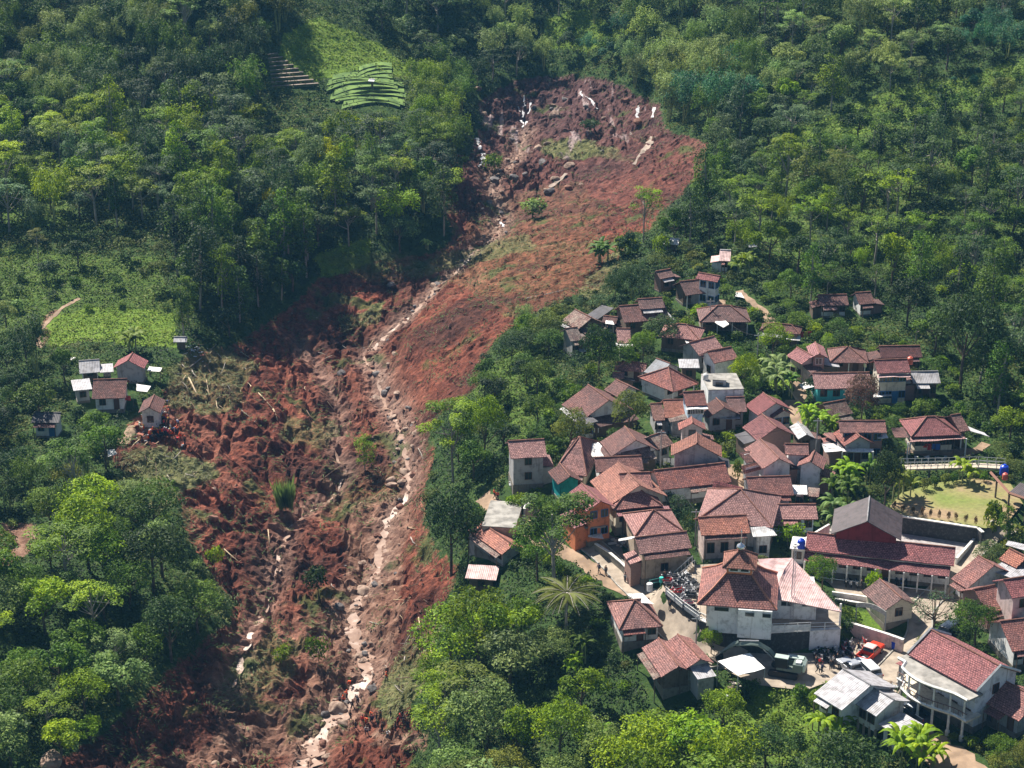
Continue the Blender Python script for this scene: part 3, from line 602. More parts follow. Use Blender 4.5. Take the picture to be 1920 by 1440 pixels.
class House:
    """footprint from the eave corners seen in the photo, set at its real height above the ground"""
    def __init__(s, label, cat='house', name='house', group=None):
        s.label, s.cat, s.name, s.group = label, cat, name, group; s.root = None; s.last = None
    def solve(s, A, B, h, ze):
        if ze is None:
            ze = float(zb(*ground(*[(A[0] + B[0]) / 2, (A[1] + B[1]) / 2])[:2])) + h
            for _ in range(12):
                m = (on_plane(*A, ze) + on_plane(*B, ze)) / 2; ze = .5 * ze + .5 * (float(zb(m[0], m[1])) + h)
        return ze
    def wing(s, A, B, R_=None, kind='g', h=2.8, D=None, pitch=.55, ze=None, dz=0, wall='white', roof='red', oh=.55, hip=1.0, win=None, door=None, C_=None, rise=0, frame='brown', winh=1.1, openf=False, found=True, zbot=None, ridge=True, walls=True, ohf=None, th=.12, posts=False, sidewin=0):
        if ze is None and s.last is not None and dz: ze = s.last['ze'] + dz
        ze = s.solve(A, B, h, ze); a = on_plane(*A, ze); b = on_plane(*B, ze); u = (b - a); Lw = np.linalg.norm(u); u /= Lw; n = np.array([-u[1], u[0], 0])
        if n[1] < 0: n = -n
        up = np.array([0, 0, 1.])
        if D is None and C_ is not None:
            c = on_plane(*C_, ze + rise * 1.0); D = abs((c - a) @ n)
        if D is None:
            lo, hi = .5, 40
            for _ in range(30):
                m = (lo + hi) / 2
                if kind in ('g', 'h'): p = a + n * m / 2 + up * pitch * m / 2
                else: p = (a + b) / 2 + n * m + up * pitch * Lw / 2
                y = proj(*p)[1]
                if y > R_[1]: lo = m
                else: hi = m
            D = (lo + hi) / 2
        rs = pitch * (D / 2 if kind in ('g', 'h') else Lw / 2)
        if s.root is None:
            c0 = a + u * Lw / 2 + n * D / 2; s.o = np.array([c0[0], c0[1], float(zb(c0[0], c0[1]))])
            s.root = empty(s.name, s.o, 0, s.label, s.cat, s.group)
        o = s.o; T = lambda p: tuple(np.asarray(p) - o)
        c = b + n * D; d = a + n * D; HSEED[0] += 1
        if kind == 'g':
            r0 = a + n * D / 2 + up * rs; r1 = b + n * D / 2 + up * rs; pt = [(a, b, r1, r0), (c, d, r0, r1)]; rl = [(r0, r1)]
        elif kind == 'h':
            ins = min(D / 2 * hip, Lw / 2 - .01); r0 = a + u * ins + n * D / 2 + up * rs; r1 = b - u * ins + n * D / 2 + up * rs
            pt = [(a, b, r1, r0), (c, d, r0, r1), (b, c, r1, r1), (d, a, r0, r0)]; rl = [(r0, r1), (a, r0), (b, r1), (c, r1), (d, r0)]
        elif kind == 'f':
            r0 = (a + b) / 2 + up * rs; r1 = (d + c) / 2 + up * rs; pt = [(d, a, r0, r1), (b, c, r1, r0)]; rl = [(r0, r1)]
        elif kind == 's':
            pt = [(a, b, c + up * rise, d + up * rise)]; rl = []
        elif kind == 'flat':
            pt = [(a, b, c, d)]; rl = []
        pt = [tuple(T(q) for q in p) for p in pt]
        ro = bpy.data.objects.new('roof', roof_mesh('roof', pt, R[roof], th=th, seed=HSEED[0])); link(ro, s.root)
        if rl and ridge:
            mb = MB()
            for p, q in rl:
                if np.linalg.norm(p - q) > .3: mb.bar(np.array(T(p)) + (0, 0, .05), np.array(T(q)) + (0, 0, .05), .11, n=5)
            mb.build('ridge_cap', ridgemat(roof), ro)
        info = dict(ze=ze, a=a, b=b, u=u, n=n, D=D, L=Lw, rs=rs); s.last = info
        FOOT.append([tuple(q_[:2]) for q_ in (a, b, c, d)])
        zg_ = float(zb(*((a + b) / 2)[:2])); pq = [proj(*q_) for q_ in (a, b, c, d, a + n * D / 2 + up * rs, b + n * D / 2 + up * rs, np.array([a[0], a[1], zg_]), np.array([b[0], b[1], zg_]))]
        HBOX.append((min(q_[0] for q_ in pq), min(q_[1] for q_ in pq), max(q_[0] for q_ in pq), max(q_[1] for q_ in pq), a[1]))
        if not walls: return s
        ohs = oh; ohf_ = oh if ohf is None else ohf
        w0 = a + u * ohs + n * ohf_; w1 = b - u * ohs + n * ohf_; w2 = c - u * ohs - n * oh; w3 = d + u * ohs - n * oh
        ov = {'g': pitch * ohf_, 'h': pitch * ohf_, 'f': pitch * ohs, 's': 0, 'flat': 0}[kind] - th - .02
        corners = [w0, w1, w2, w3]; zg = [float(zb(p[0], p[1])) for p in corners]; zbm = (min(zg) - .4) if zbot is None else zbot
        zflo = max(min(zg), min(ze - 2.2, max(zg))) if zbot is None else zbot
        zt = ze + ov
        mb = MB(); q = [T(p) for p in corners]; lz = lambda z: z - o[2]
        if openf:   # open porch at the front: walls set back, posts at the eave
            f0 = w0 + n * min(2.0, D * .3); f1 = w1 + n * min(2.0, D * .3); q[0] = T(f0); q[1] = T(f1)
        if kind == 's': tops = [lz(zt), lz(zt), lz(zt) + rise * .93, lz(zt) + rise * .93]
        else: tops = [lz(zt)] * 4
        zb_w = lz(zflo) - (0 if found else 1.2)
        if found: mb.prism([x[:2] for x in q], zb_w, tops)
        else: mb.prism([x[:2] for x in q], lz(zbm), tops)
        if kind == 'g':
            for e0, e1 in ((q[0], q[3]), (q[1], q[2])):
                m = (np.array(e0) + np.array(e1)) / 2; sgn = 1 if e0 is q[0] else -1; uu = u * .12 * sgn
                hgt = pitch * (D / 2 - oh) - .02
                vs = [np.array([e0[0], e0[1], lz(zt)]), np.array([e1[0], e1[1], lz(zt)]), np.array([m[0], m[1], lz(zt) + hgt])]
                vs = vs + [v + uu for v in vs]; mb.add(vs, [(0, 1, 2), (5, 4, 3), (0, 3, 4, 1), (1, 4, 5, 2), (2, 5, 3, 0)])
        if kind == 'f':
            for e0, e1, sg in ((q[0], q[1], 1), (q[3], q[2], -1)):
                m = (np.array(e0) + np.array(e1)) / 2; nn = n * .12 * sg; hgt = pitch * (Lw / 2 - oh) - .02
                vs = [np.array([e0[0], e0[1], lz(zt)]), np.array([e1[0], e1[1], lz(zt)]), np.array([m[0], m[1], lz(zt) + hgt])]
                vs = vs + [v + nn for v in vs]; mb.add(vs, [(0, 1, 2), (5, 4, 3), (0, 3, 4, 1), (1, 4, 5, 2), (2, 5, 3, 0)])
        mb.build('wall', WL[wall], s.root)
        if found and zflo - zbm > .15:
            mf = MB(); cc = sum(np.array(x) for x in q) / 4; qq = [np.array(x) + (np.array(x) - cc) / np.linalg.norm((np.array(x) - cc)[:2]) * .12 for x in q]
            mf.prism([x[:2] for x in qq], lz(zbm), lz(zflo) + .02); mf.build('foundation', WL['found'], s.root)
        if openf or posts:
            mp_ = [w0, w1] + [w0 + (w1 - w0) * k / max(1, int(Lw / 3)) for k in range(1, int(Lw / 3))]
            for p in mp_:
                x = T(p); MB().box(x[0] - .08, x[0] + .08, x[1] - .08, x[1] + .08, lz(float(zb(p[0], p[1]))) - .3, lz(ze)).build('post', MFR['white'] if posts != 'wood' else WL['wood'], s.root)
        f0, f1 = np.array(q[0]), np.array(q[1]); fl = np.linalg.norm((f1 - f0)[:2]); ht = lz(zt) - zb_w
        if win is None: win = max(1, int(fl / 3.2))
        ks = list(range(win)); dk = None
        if door is None: door = (ht > 2) and fl > 3.5
        slots = win + (1 if door else 0); dk = slots // 2 if door else -1; st = 0
        floors = max(1, round(ht / 3.0)) if not openf else 1
        for fz in range(floors):
            base = lz(zt) - ht / floors * (floors - fz)
            for k in range(slots):
                cpt = f0 + (f1 - f0) * (k + .5) / slots - n * .03; isd = (k == dk and fz == 0)
                s._open(cpt, u, n, base, isd, ht / floors, frame, winh)
        HR = random.Random(HSEED[0] * 13 + 5)
        if kind in 'gh' and not openf and 2.3 < ht < 4.6 and win and s.cat == 'house' and HR.random() < .7:
            rk = HR.choice([roof, roof, 'old', 'metal', 'brown']); x0, x1 = (0, 1) if HR.random() < .5 else ((0, .6) if HR.random() < .5 else (.4, 1)); zp = zt - .25; f_ = 1.1 + .6 * HR.random()
            pa, pb = w0 + (w1 - w0) * x0, w0 + (w1 - w0) * x1; pts_ = [pa - n * f_, pb - n * f_, pb, pa]; zz_ = [zp - .45, zp - .45, zp, zp]
            ro2 = bpy.data.objects.new('porch_roof', roof_mesh('porch_roof', [tuple(T(np.array([p[0], p[1], z_])) for p, z_ in zip(pts_, zz_))], R[rk], th=.06, seed=HSEED[0])); link(ro2, s.root)
            for p in pts_[:2]:
                x = T(p + n * .15); MB().box(x[0] - .06, x[0] + .06, x[1] - .06, x[1] + .06, lz(float(zb(p[0], p[1]))) - .3, lz(zp - .45)).build('post', WL['wood'], s.root)
        if kind in 'gf' and ht > 2.3 and s.cat == 'house' and found and HR.random() < .6:
            sg = 1 if HR.random() < .5 else -1; e0, e1 = (w1, w2) if sg > 0 else (w0, w3); wd = 1.4 + 1.2 * HR.random(); m0 = e0 + (e1 - e0) * .1; m1 = e0 + (e1 - e0) * (.7 + .3 * HR.random()); zp = min(zt - .3, zflo + 2.6 + .4); out = u * sg * wd
            A4 = [m0 + out * 1.15 - n * .25, m1 + out * 1.15 + n * .2, m1 + n * .2, m0 - n * .25]; zz_ = [zp - .5, zp - .5, zp, zp]
            if sg < 0: A4 = [A4[1], A4[0], A4[3], A4[2]]
            ro2 = bpy.data.objects.new('lean_to_roof', roof_mesh('lean_to_roof', [tuple(T(np.array([p[0], p[1], z_])) for p, z_ in zip(A4, zz_))], R[HR.choice(['old', 'metal', 'brown', roof, roof, 'mdark'])], th=.06, seed=HSEED[0])); link(ro2, s.root)
            qq = [m0, m0 + out, m1 + out, m1]; zl_ = min(float(zb(p[0], p[1])) for p in qq) - .3; mw = MB(); mw.prism([(p - o)[:2] for p in (qq if sg > 0 else qq[::-1])], lz(zl_), lz(zp) - .55); mw.build('annex_wall', WL[HR.choice([wall, 'wood', 'grey', 'brick'])], s.root); FOOT.append([tuple(p[:2]) for p in qq])
        if sidewin:
            e0, e1 = (np.array(q[1]), np.array(q[2])) if sidewin > 0 else (np.array(q[0]), np.array(q[3]))
            for fz in range(floors):
                base = lz(zt) - ht / floors * (floors - fz)
                for k in range(abs(sidewin)):
                    cpt = e0 + (e1 - e0) * (k + .5) / abs(sidewin) + u * .03 * (1 if sidewin > 0 else -1)
                    s._open(cpt, n, -u * (1 if sidewin > 0 else -1), base, False, ht / floors, frame, winh)
        return s
    def _open(s, c, u, n, base, isd, fh, frame, winh):
        c = np.array([c[0], c[1], 0.]); w = .42 if isd else .5; z0 = base + (.05 if isd else min(1.0, fh * .36)); z1 = z0 + (min(2.0, fh * .8) if isd else min(winh, fh * .45))
        mb = MB()
        def pl(x0, x1, y0, y1, za, zb_): mb.box(x0, x1, y0, y1, za, zb_, M=lambda x, y, z: tuple(c + u * x - n * y + np.array([0, 0, z])))
        t = .07
        pl(-w - t, -w, -.02, .08, z0 - t, z1 + t); pl(w, w + t, -.02, .08, z0 - t, z1 + t); pl(-w, w, -.02, .08, z1, z1 + t); pl(-w, w, -.02, .08, z0 - t, z0)
        if isd:
            o = mb.build('door', MFR[frame], s.root); mb = MB(); pl(-w, w, -.02, .03, z0, z1); mb.build('door_leaf', MFR['brown' if frame != 'blue' else 'blue'], o)
        else:
            pl(-.03, .03, -.02, .05, z0, z1); o = mb.build('window', MFR[frame], s.root); mb = MB(); pl(-w, w, -.02, .02, z0, z1); mb.build('pane', MGL, o)
    def patch(s, quad, roof, h, name='awning', dz=None, th=.05, ze=None, rises=(0, 0, 0, 0)):
        """a sheet over four seen corners, h above the ground"""
        z = ze if ze is not None else (s.last['ze'] + dz if dz is not None else s.solve(quad[0], quad[1], h, None))
        w = [on_plane(*q, z + r) for q, r in zip(quad, rises)]
        if s.root is None:
            c0 = sum(w) / 4; s.o = np.array([c0[0], c0[1], float(zb(c0[0], c0[1]))]); s.root = empty(s.name, s.o, 0, s.label, s.cat, s.group); s.last = dict(ze=z)
        ro = bpy.data.objects.new(name, roof_mesh(name, [tuple(p - s.o for p in w)], R[roof] if isinstance(roof, str) else roof, th=th, sag=.08)); link(ro, s.root); s.pw = w
        return s
    def poles(s, m=None, w=.05):
        for p in s.pw:
            x = p - s.o; z0 = float(zb(p[0], p[1])) - s.o[2] - .2
            MB().box(x[0] - w, x[0] + w, x[1] - w, x[1] + w, z0, x[2] - .02).build('post', m or WL['wood'], s.root)
        return s
# ------------------------------------------------------------------ the village, house by house
HOUSES = []
def H(label, **kw): h = House(label, **kw); HOUSES.append(h); return h
# upper edge of the village
H('small brown tiled hut uphill of the white two-storey house').wing((1238,523),(1266,518),(1243,509),h=3,wall='brick',roof='brown',win=1,door=False)
H('long brown tiled house with an open dark porch beside the white two-storey house').wing((1286,554),(1336,548),(1268,528),h=2.8,wall='wood',roof='brown',openf=True)
H('white two-storey house with a maroon roof on the upper edge of the village').wing((1304,522),(1345,529),(1313,511),h=5.4,wall='white',roof='maroon',sidewin=2,frame='blue',win=2)
H('pale pink roofed cottage among the dark trees above the village').wing((1348,489),(1369,490),(1351,466),h=2.6,wall='white',roof='mpink',win=1,door=False,D=5)
h=H('brown house with two stacked roofs below the dark grove'); h.wing((1170,605),(1256,598),(1161,574),h=2.8,wall='wood',roof='brown'); h.wing((1200,580),(1247,577),(1187,561),ze=h.last['ze']+1.6,h=3,wall='wood',roof='brown',door=False,found=False,zbot=h.last['ze'])
H('shed of dark corrugated sheets next to the worn brown roof').wing((1098,592),(1121,598),kind='s',C_=(1130,572),h=2.4,rise=.7,wall='wood',roof='mdark',win=1,door=False)
H('worn house whose roof tiles have slipped, nearest the slide').wing((1052,602),(1083,618),(1070,580),h=2.6,wall='wood',roof='old')
H('low house with a small red roof between the dark shed and the stacked roofs').wing((1128,604),(1155,607),(1141,592),h=2.2,wall='white',roof='brown',win=1,door=False).patch([(1135,607),(1152,609),(1148,599),(1136,598)],'white',2.0,dz=.3)
H('red tiled house with a white front wall behind a round grey-green tree').wing((1157,643),(1183,643),(1137,616),h=2.8,wall='white',roof='pink',frame='white').patch([(1153,649),(1188,650),(1186,644),(1154,643)],'white',2.5,dz=-.2)
H('grey plank hut with a patched roof behind the tall dark tree').wing((1070,640),(1093,637),(1083,616),h=3.4,wall='grey',roof='old',win=1).patch([(1078,654),(1093,661),(1102,655),(1090,648)],'metal',2,dz=-2.0)
H('wide hipped brown house with white sheets on its front roof').wing((1312,604),(1408,604),(1343,573),kind='h',h=2.8,wall='wood',roof='brown',openf=True).patch([(1340,604),(1356,614),(1367,607),(1350,592)],'white',2.4,dz=.15,name='roof_sheet')
H('long hipped pinkish brown house just below the white-sheeted roof').wing((1234,631),(1312,638),(1255,604),kind='h',h=2.8,wall='wood',roof='pink').patch([(1280,634),(1290,646),(1299,640),(1289,630)],'white',2.2,dz=-.3)
H('brown roofed house at the forest edge beside the lime green tree').wing((1424,620),(1500,627),(1457,604),kind='h',h=2.6,wall='brick',roof='brown').patch([(1474,636),(1500,638),(1502,630),(1474,629)],'white',2,dz=-.8)
# middle rows
H('brown tiled house with a dark side gable behind the white-walled one').wing((1311,667),(1358,655),(1303,642),h=3,wall='grey',roof='pink',win=1)
H('white house with a blank side wall and a mottled red roof').wing((1339,681),(1385,672),(1322,659),h=3.8,wall='white',roof='red',win=0,door=False,sidewin=-1)
H('white house with half grey metal half red roof and a tall blank gable').wing((1207,697),(1233,707),(1247,672),h=3,wall='white',roof='metal2',win=1,door=False).wing((1274,690),(1312,690),kind='s',D=3,h=2.8,rise=.5,wall='wood',roof='metal',win=1)
H('hipped red house with a ragged porch left of the grey metal roof').wing((1152,694),(1210,697),(1182,677),kind='h',h=2.8,wall='cream',roof='red',openf=True).wing((1148,708),(1170,709),(1160,698),h=2.4,roof='brown',wall='wood',win=1,door=False)
H('red hipped house in front of the white and grey gable').wing((1262,735),(1310,719),(1240,703),kind='h',h=2.8,D=8.5,wall='white',roof='red',openf=True)
h=H('flat-roofed white concrete house with a water tank room on top'); h.wing((1328,731),(1395,729),kind='flat',D=7,h=5,wall='white',roof='concrete',win=0,door=False,oh=.02); h.wing((1336,712),(1362,713),kind='flat',D=2,ze=h.last['ze']+1,wall='grey',roof='concrete',win=1,door=False,oh=.02,zbot=h.last['ze'],found=False)
H('small orange tiled house, leftmost in the row with the pale blue balcony').wing((1225,789),(1247,788),(1215,757),h=3,wall='grey',roof='orange',win=1)
H('orange tiled house wedged against the pale blue balcony house').wing((1247,783),(1288,782),(1240,750),h=3,wall='white',roof='orange',win=2,frame='white')
h=H('pale blue two-storey house with a glazed balcony and red tiles'); h.wing((1286,761),(1326,759),(1280,735),h=5.8,wall='blue',roof='red',win=3,frame='white',winh=1.5); h.patch([(1286,768),(1328,766),(1326,760),(1286,761)],'white',5,dz=-.3); h.patch([(1288,783),(1327,781),(1326,776),(1288,777)],'concrete',2.8,dz=-3,name='balcony_slab',th=.2)
h=H('brown roofed house with a grey awning over its terrace, right of the blue balcony'); h.wing((1327,783),(1388,777),(1356,746),kind='f',h=2.9,wall='grey',roof='brown'); h.wing((1366,773),(1401,772),(1360,745),h=3,ze=h.last['ze'],wall='grey',roof='brown',win=1,door=False); h.patch([(1343,786),(1388,785),(1384,775),(1342,777)],'metal',2.3,dz=-.5)
H('narrow house with white edged red gable above the big grey gable').wing((1273,806),(1324,806),(1290,781),kind='f',h=4.6,wall='pinkish',roof='red',win=1,door=False)
h=H('large grey block gable house with a fresh red roof'); h.wing((1258,854),(1354,857),(1291,811),kind='f',h=5,wall='grey',roof='orange',win=0,door=False); h.wing((1236,842),(1264,833),(1230,818),h=2.6,wall='grey',roof='old',win=1,door=False)
h=H('maroon gabled house with a white porch gable, right of the awning house'); h.wing((1421,779),(1487,769),(1437,736),kind='f',h=3.2,wall='white',roof='maroon',win=2); h.wing((1449,783),(1490,778),(1466,762),kind='f',ze=h.last['ze']-.5,h=2.8,D=3,wall='white',roof='maroon',frame='blue',win=2); h.patch([(1447,769),(1462,760),(1454,755),(1440,762)],'metal',3,dz=.8,name='skylight')
h=H('maroon gabled house with a bare brick gable below the white porch gable'); h.wing((1420,826),(1492,816),(1426,776),kind='f',h=3.4,wall='brick',roof='maroon',win=0,door=False); h.wing((1404,812),(1424,824),(1400,799),kind='g',h=2.6,ze=h.last['ze']-.6,D=3,wall='white',roof='maroon',win=1,door=False)
H('little house with a pale grey sheet roof beside the footpath').wing((1497,823),(1528,821),(1481,791),kind='f',h=3,wall='wood',roof='metal',win=1)
h=H('large house with a big white gable in the middle of the village'); h.wing((1430,879),(1490,872),(1440,822),kind='f',h=4.6,wall='white',roof='red',win=0,door=False); h.wing((1472,852),(1517,853),(1457,832),h=4,ze=h.last['ze']+.8,wall='white',roof='red',win=0,door=False,found=False); h.wing((1494,874),(1544,880),(1508,845),kind='f',h=5,ze=h.last['ze']-.9,wall='plaster',roof='red',win=0,door=False); h.wing((1395,888),(1432,878),kind='s',C_=(1412,868),ze=h.last['ze']-.8,h=3,rise=.9,wall='white',roof='orange',win=1,door=False); h.wing((1400,868),(1422,864),kind='s',C_=(1397,846),ze=h.last['ze']+.4,rise=.8,wall='white',roof='brown',win=0,door=False)
h=H('long lilac-white walled house with a mottled tile roof below the big white gable'); h.wing((1406,931),(1489,928),(1394,895),h=3.6,wall='plaster',roof='red',win=1,door=False); h.wing((1487,926),(1514,927),kind='s',C_=(1486,909),h=3,rise=.3,wall='white',roof='white',win=1,door=False); h.wing((1513,930),(1535,932),kind='s',C_=(1500,912),h=2.6,rise=.4,wall='wood',roof='old',win=1,door=False)
H('low red tiled house with a pale blue wall above a clipped bush').wing((1441,974),(1534,973),(1436,946),h=3,wall='blue',roof='pink',win=3)
h=H('pink tiled house with tall white stained wall and two narrow windows'); h.wing((1315,1004),(1407,999),(1305,970),h=4.6,wall='pinkish',roof='orange',win=3,door=False,winh=1.5); h.wing((1306,975),(1449,990),(1375,948),kind='h',h=4,ze=h.last['ze']+.4,D=11,wall='white',roof='pink',win=0,door=False); h.patch([(1412,1006),(1457,1004),(1446,986),(1407,989)],'white',4,dz=-.6,name='roof_sheet',rises=(0,0,.7,.7)); h.wing((1414,1006),(1453,1004),kind='flat',D=3.5,ze=h.last['ze']-.7,wall='white',roof='white',win=1,door=False)
H('long house with mottled red roof and stained white wall behind the raised brick parapet').wing((1238,919),(1372,904),(1225,882),h=3.2,wall='white',roof='red',win=1,door=False)
H('bare brick house with a stepped white parapet and a sloping red roof').wing((1334,918),(1388,931),kind='s',C_=(1308,893),h=3.6,rise=1.2,wall='brick',roof='maroon',win=0,door=False)
# left row
H('tall grey block house with one narrow window beside the dirt yard').wing((957,860),(1026,856),(965,827),h=6,wall='grey',roof='pink',win=1,door=False,winh=1.6)
H('red roofed house tucked behind the tall grey block house').wing((1037,886),(1100,893),(1055,845),kind='h',h=3.2,D=13,wall='cream',roof='red',hip=.8)
H('brown gabled house with a teal gable wall').wing((1046,908),(1092,902),(1066,869),kind='f',h=3.4,wall='teal',roof='brown',win=0,door=False)
h=H('orange walled two-storey house with blue balcony rail and red gable'); h.wing((1100,959),(1153,949),(1088,906),kind='f',h=6,wall='orange',roof='maroon',win=2,frame='blue'); h.patch([(1096,990),(1136,986),(1136,980),(1096,984)],'concrete',3,dz=-3.0,name='balcony_slab',th=.2); h.patch([(1103,1006),(1132,1010),(1128,998),(1104,998)],'white',2.3,dz=-4.2)
h=H('broad red hipped house with several roof planes, biggest of the middle row'); h.wing((1150,956),(1243,948),(1170,915),kind='h',h=4.2,wall='cream',roof='red',win=2); h.wing((1166,917),(1224,914),(1144,888),h=4,ze=h.last['ze']+1.2,wall='cream',roof='red',win=0,door=False,found=False); h.wing((1106,902),(1146,946),(1144,888),h=4,ze=h.last['ze']-1.0,D=9,wall='cream',roof='orange',win=0,door=False); h.patch([(1157,968),(1258,958),(1254,948),(1155,957)],'mmaroon',3,dz=-.6,name='porch_roof')
H('long low red roofed house with white end wall below the pyramid roof').wing((1118,885),(1207,881),(1109,858),h=3,wall='white',roof='red',win=3)
h=H('steep brown pyramid roofed house with a white sheet lean-to'); h.wing((1125,828),(1146,855),(1147,807),h=3.4,D=8,wall='white',roof='brown',win=1,door=False); h.wing((1165,858),(1221,857),(1190,836),h=3,ze=h.last['ze']-.3,wall='cream',roof='old',win=1,door=False); h.patch([(1111,857),(1146,856),(1122,829),(1095,835)],'white',3,dz=-.6,name='lean_to_roof',rises=(0,0,.8,.8))
H('big chocolate roofed house sweeping down to the left, with grey gable').wing((1053,758),(1092,788),(1075,721),h=3,wall='white',roof='brown',win=2).wing((1098,796),(1122,790),kind='s',D=4,h=3,rise=.4,wall='white',roof='mdark',win=2,door=False)
H('small gabled house with cream walls right of the chocolate roof').wing((1132,731),(1157,744),(1155,711),h=3,wall='white',roof='brown',win=1)
# right rows
h=H('pink brick gabled house with a lower wing at the forest edge'); h.wing((1520,671),(1553,671),(1508,641),kind='f',h=4.8,wall='brick',roof='maroon',win=1,door=False,frame='white'); h.wing((1474,667),(1503,683),(1500,651),h=3.8,wall='pinkish',roof='maroon',win=2,door=False)
H('hipped brown house with a deep porch behind the turquoise one').wing((1556,679),(1629,681),(1572,649),kind='h',h=3,wall='brick',roof='brown',openf=True)
h=H('cream two-storey house with maroon roof and a blue door'); h.wing((1645,700),(1708,698),(1631,675),h=6,wall='cream',roof='maroon',win=3,frame='blue'); h.patch([(1645,708),(1708,706),(1706,701),(1645,703)],'mpink',5,dz=-.5); h.patch([(1642,720),(1712,718),(1708,712),(1645,714)],'concrete',3,dz=-2.6,name='balcony_slab',th=.2); h.patch([(1638,745),(1672,743),(1670,735),(1638,737)],'white',2,dz=-4.0).poles()
H('dark plank house with a grey sheet roof, right of the cream two-storey one').wing((1712,719),(1764,718),(1707,697),h=3.4,wall='wood',roof='metal',win=2)
h=H('turquoise walled house with a long red roof'); h.wing((1528,729),(1636,727),(1532,700),h=3,wall='turq',roof='pink',win=3); h.patch([(1508,730),(1527,725),(1513,715),(1497,720)],'white',2.4,dz=-.3); h.patch([(1553,732),(1585,731),(1584,727),(1553,728)],'mpink',2.5,dz=-.5)
H('half-ruined house with a broken orange roof behind the dark plum tree').wing((1558,783),(1600,775),(1563,757),h=2.4,wall='brick',roof='old',win=1)
h=H('two-storey red house with white sheets and a small grey gable by the banana grove'); h.wing((1575,811),(1663,811),(1570,789),h=5.4,wall='brick',roof='red',win=3,frame='blue'); h.wing((1583,836),(1640,831),(1608,806),kind='f',h=3.6,ze=h.last['ze']-1.4,D=5,wall='grey',roof='red',win=2); h.patch([(1541,833),(1572,831),(1580,845),(1547,848)][::-1],'white',3,dz=-.8); h.patch([(1580,847),(1638,847),(1637,841),(1579,841)],'white',2.8,dz=-.8).poles(MFR['white']); h.patch([(1646,822),(1666,821),(1659,807),(1639,808)],'white',3,dz=.5); h.patch([(1543,814),(1567,829),(1566,812),(1546,811)],'red',3,dz=-.3)
h=H('wide hipped maroon house with a long veranda near the walkway'); h.wing((1709,819),(1802,815),(1740,783),kind='h',h=3.6,wall='cream',roof='maroon',win=5,oh=1.0); h.patch([(1703,829),(1812,822),(1803,813),(1708,818)],'pink',3,dz=-.4,name='veranda_roof'); h.poles(MFR['white'],.1); h.patch([(1678,820),(1705,820),(1694,801),(1670,802)],'brown',3,dz=.1,name='side_roof'); h.wing((1800,810),(1819,807),(1783,785),h=3,ze=h.last['ze']+.2,D=6,wall='wood',roof='brown',win=0,door=False); h.patch([(1820,808),(1856,819),(1846,811),(1808,797)],mat('grey_tarp',(.42,.42,.43),.7),2.6,dz=-.2,name='tarp')
H('long low house with brown roof, left of a pair on the right hillside').wing((1537,573),(1592,572),(1533,553),h=2.6,wall='white',roof='brown',win=3)
H('short house with brown roof, right of a pair on the right hillside').wing((1611,571),(1641,569),(1614,549),h=2.6,wall='white',roof='brown',win=2)
H('dark timber house half lost in the shade at the forest edge').wing((1652,671),(1730,670),(1660,649),h=2.6,wall='wood',roof='dark',win=2)
# right edge of the frame
H('orange tiled house with white verge boards beside the courtyard path').wing((1783,1085),(1813,1104),(1812,1057),h=3,wall='white',roof='red',win=1,D=9)
H('long red roof house stepping down at the right edge').wing((1852,1150),(1892,1141),(1819,1105),h=3,wall='brick',roof='red',win=2)
H('two-storey red roof house standing over the long stepped roof').wing((1898,1122),(1950,1114),(1873,1087),h=6,wall='pinkish',roof='maroon',win=1,door=False)
H('red roof house cut by the right edge above the big balcony house').wing((1898,1222),(1965,1214),(1878,1165),h=3,wall='white',roof='red',win=2)
H('collapsed tile roof house with loose sheets near the right edge').wing((1872,1048),(1905,1065),(1880,1028),h=2.4,wall='wood',roof='orange',win=1,door=False).patch([(1885,1022),(1950,1040),(1955,1028),(1890,1014)],'metal',3,dz=.6,name='roof_sheet').patch([(1848,1068),(1900,1085),(1955,1075),(1900,1060)],'metal',3,dz=-.2,name='roof_sheet')
H('small cream gatehouse with brown roof at the school entrance').wing((1657,1146),(1722,1134),(1704,1103),kind='f',h=3,D=6,wall='cream',roof='brown',win=1,door=False)
H('red tile house attached behind the big balcony house').wing((1849,1318),(1910,1352),(1885,1278),h=3.2,wall='grey',roof='red',win=1)
# lower village
h=H('tan plastered house with two joined red roofs above the motorbikes'); h.wing((1200,1039),(1298,1027),(1189,1008),h=5,wall='tan',roof='pink',win=1,door=False); h.wing((1190,1006),(1284,998),(1235,960),kind='h',h=4,ze=h.last['ze']+.3,wall='tan',roof='pink',win=0,door=False,found=False); h.patch([(1160,1014),(1212,1008),(1210,1003),(1160,1010)],'white',4,dz=.3,name='gutter_sheet')
H('orange strip roof house with a flat terrace at the cliff edge').wing((881,997),(941,1040),(903,982),h=3.2,wall='grey',roof='orange',win=3,D=4).wing((903,986),(966,990),kind='flat',D=9,h=3.2,wall='tan',roof='concrete',win=0,door=False,oh=.05)
H('hipped red house with white walls left of the curved ramp').wing((1161,1181),(1243,1174),(1188,1128),kind='h',h=3.2,wall='white',roof='red',win=2).patch([(1200,1130),(1226,1133),(1205,1112),(1175,1114)],'white',3,dz=1.4,name='roof_sheet')
H('left of two joined red gable roofs beside the round green tree').wing((1203,1215),(1240,1269),(1218,1196),h=3.4,wall='wood',roof='red',win=1,pitch=.5)
H('right of two joined red gable roofs beside the round green tree').wing((1245,1206),(1288,1253),(1272,1189),h=3.4,wall='grey',roof='red',win=1,pitch=.5)
H('low shed with pinkish grey sheets at the slide edge').wing((872,1084),(930,1088),kind='s',C_=(908,1060),h=2.6,rise=.6,wall='wood',roof='mpink',win=1)
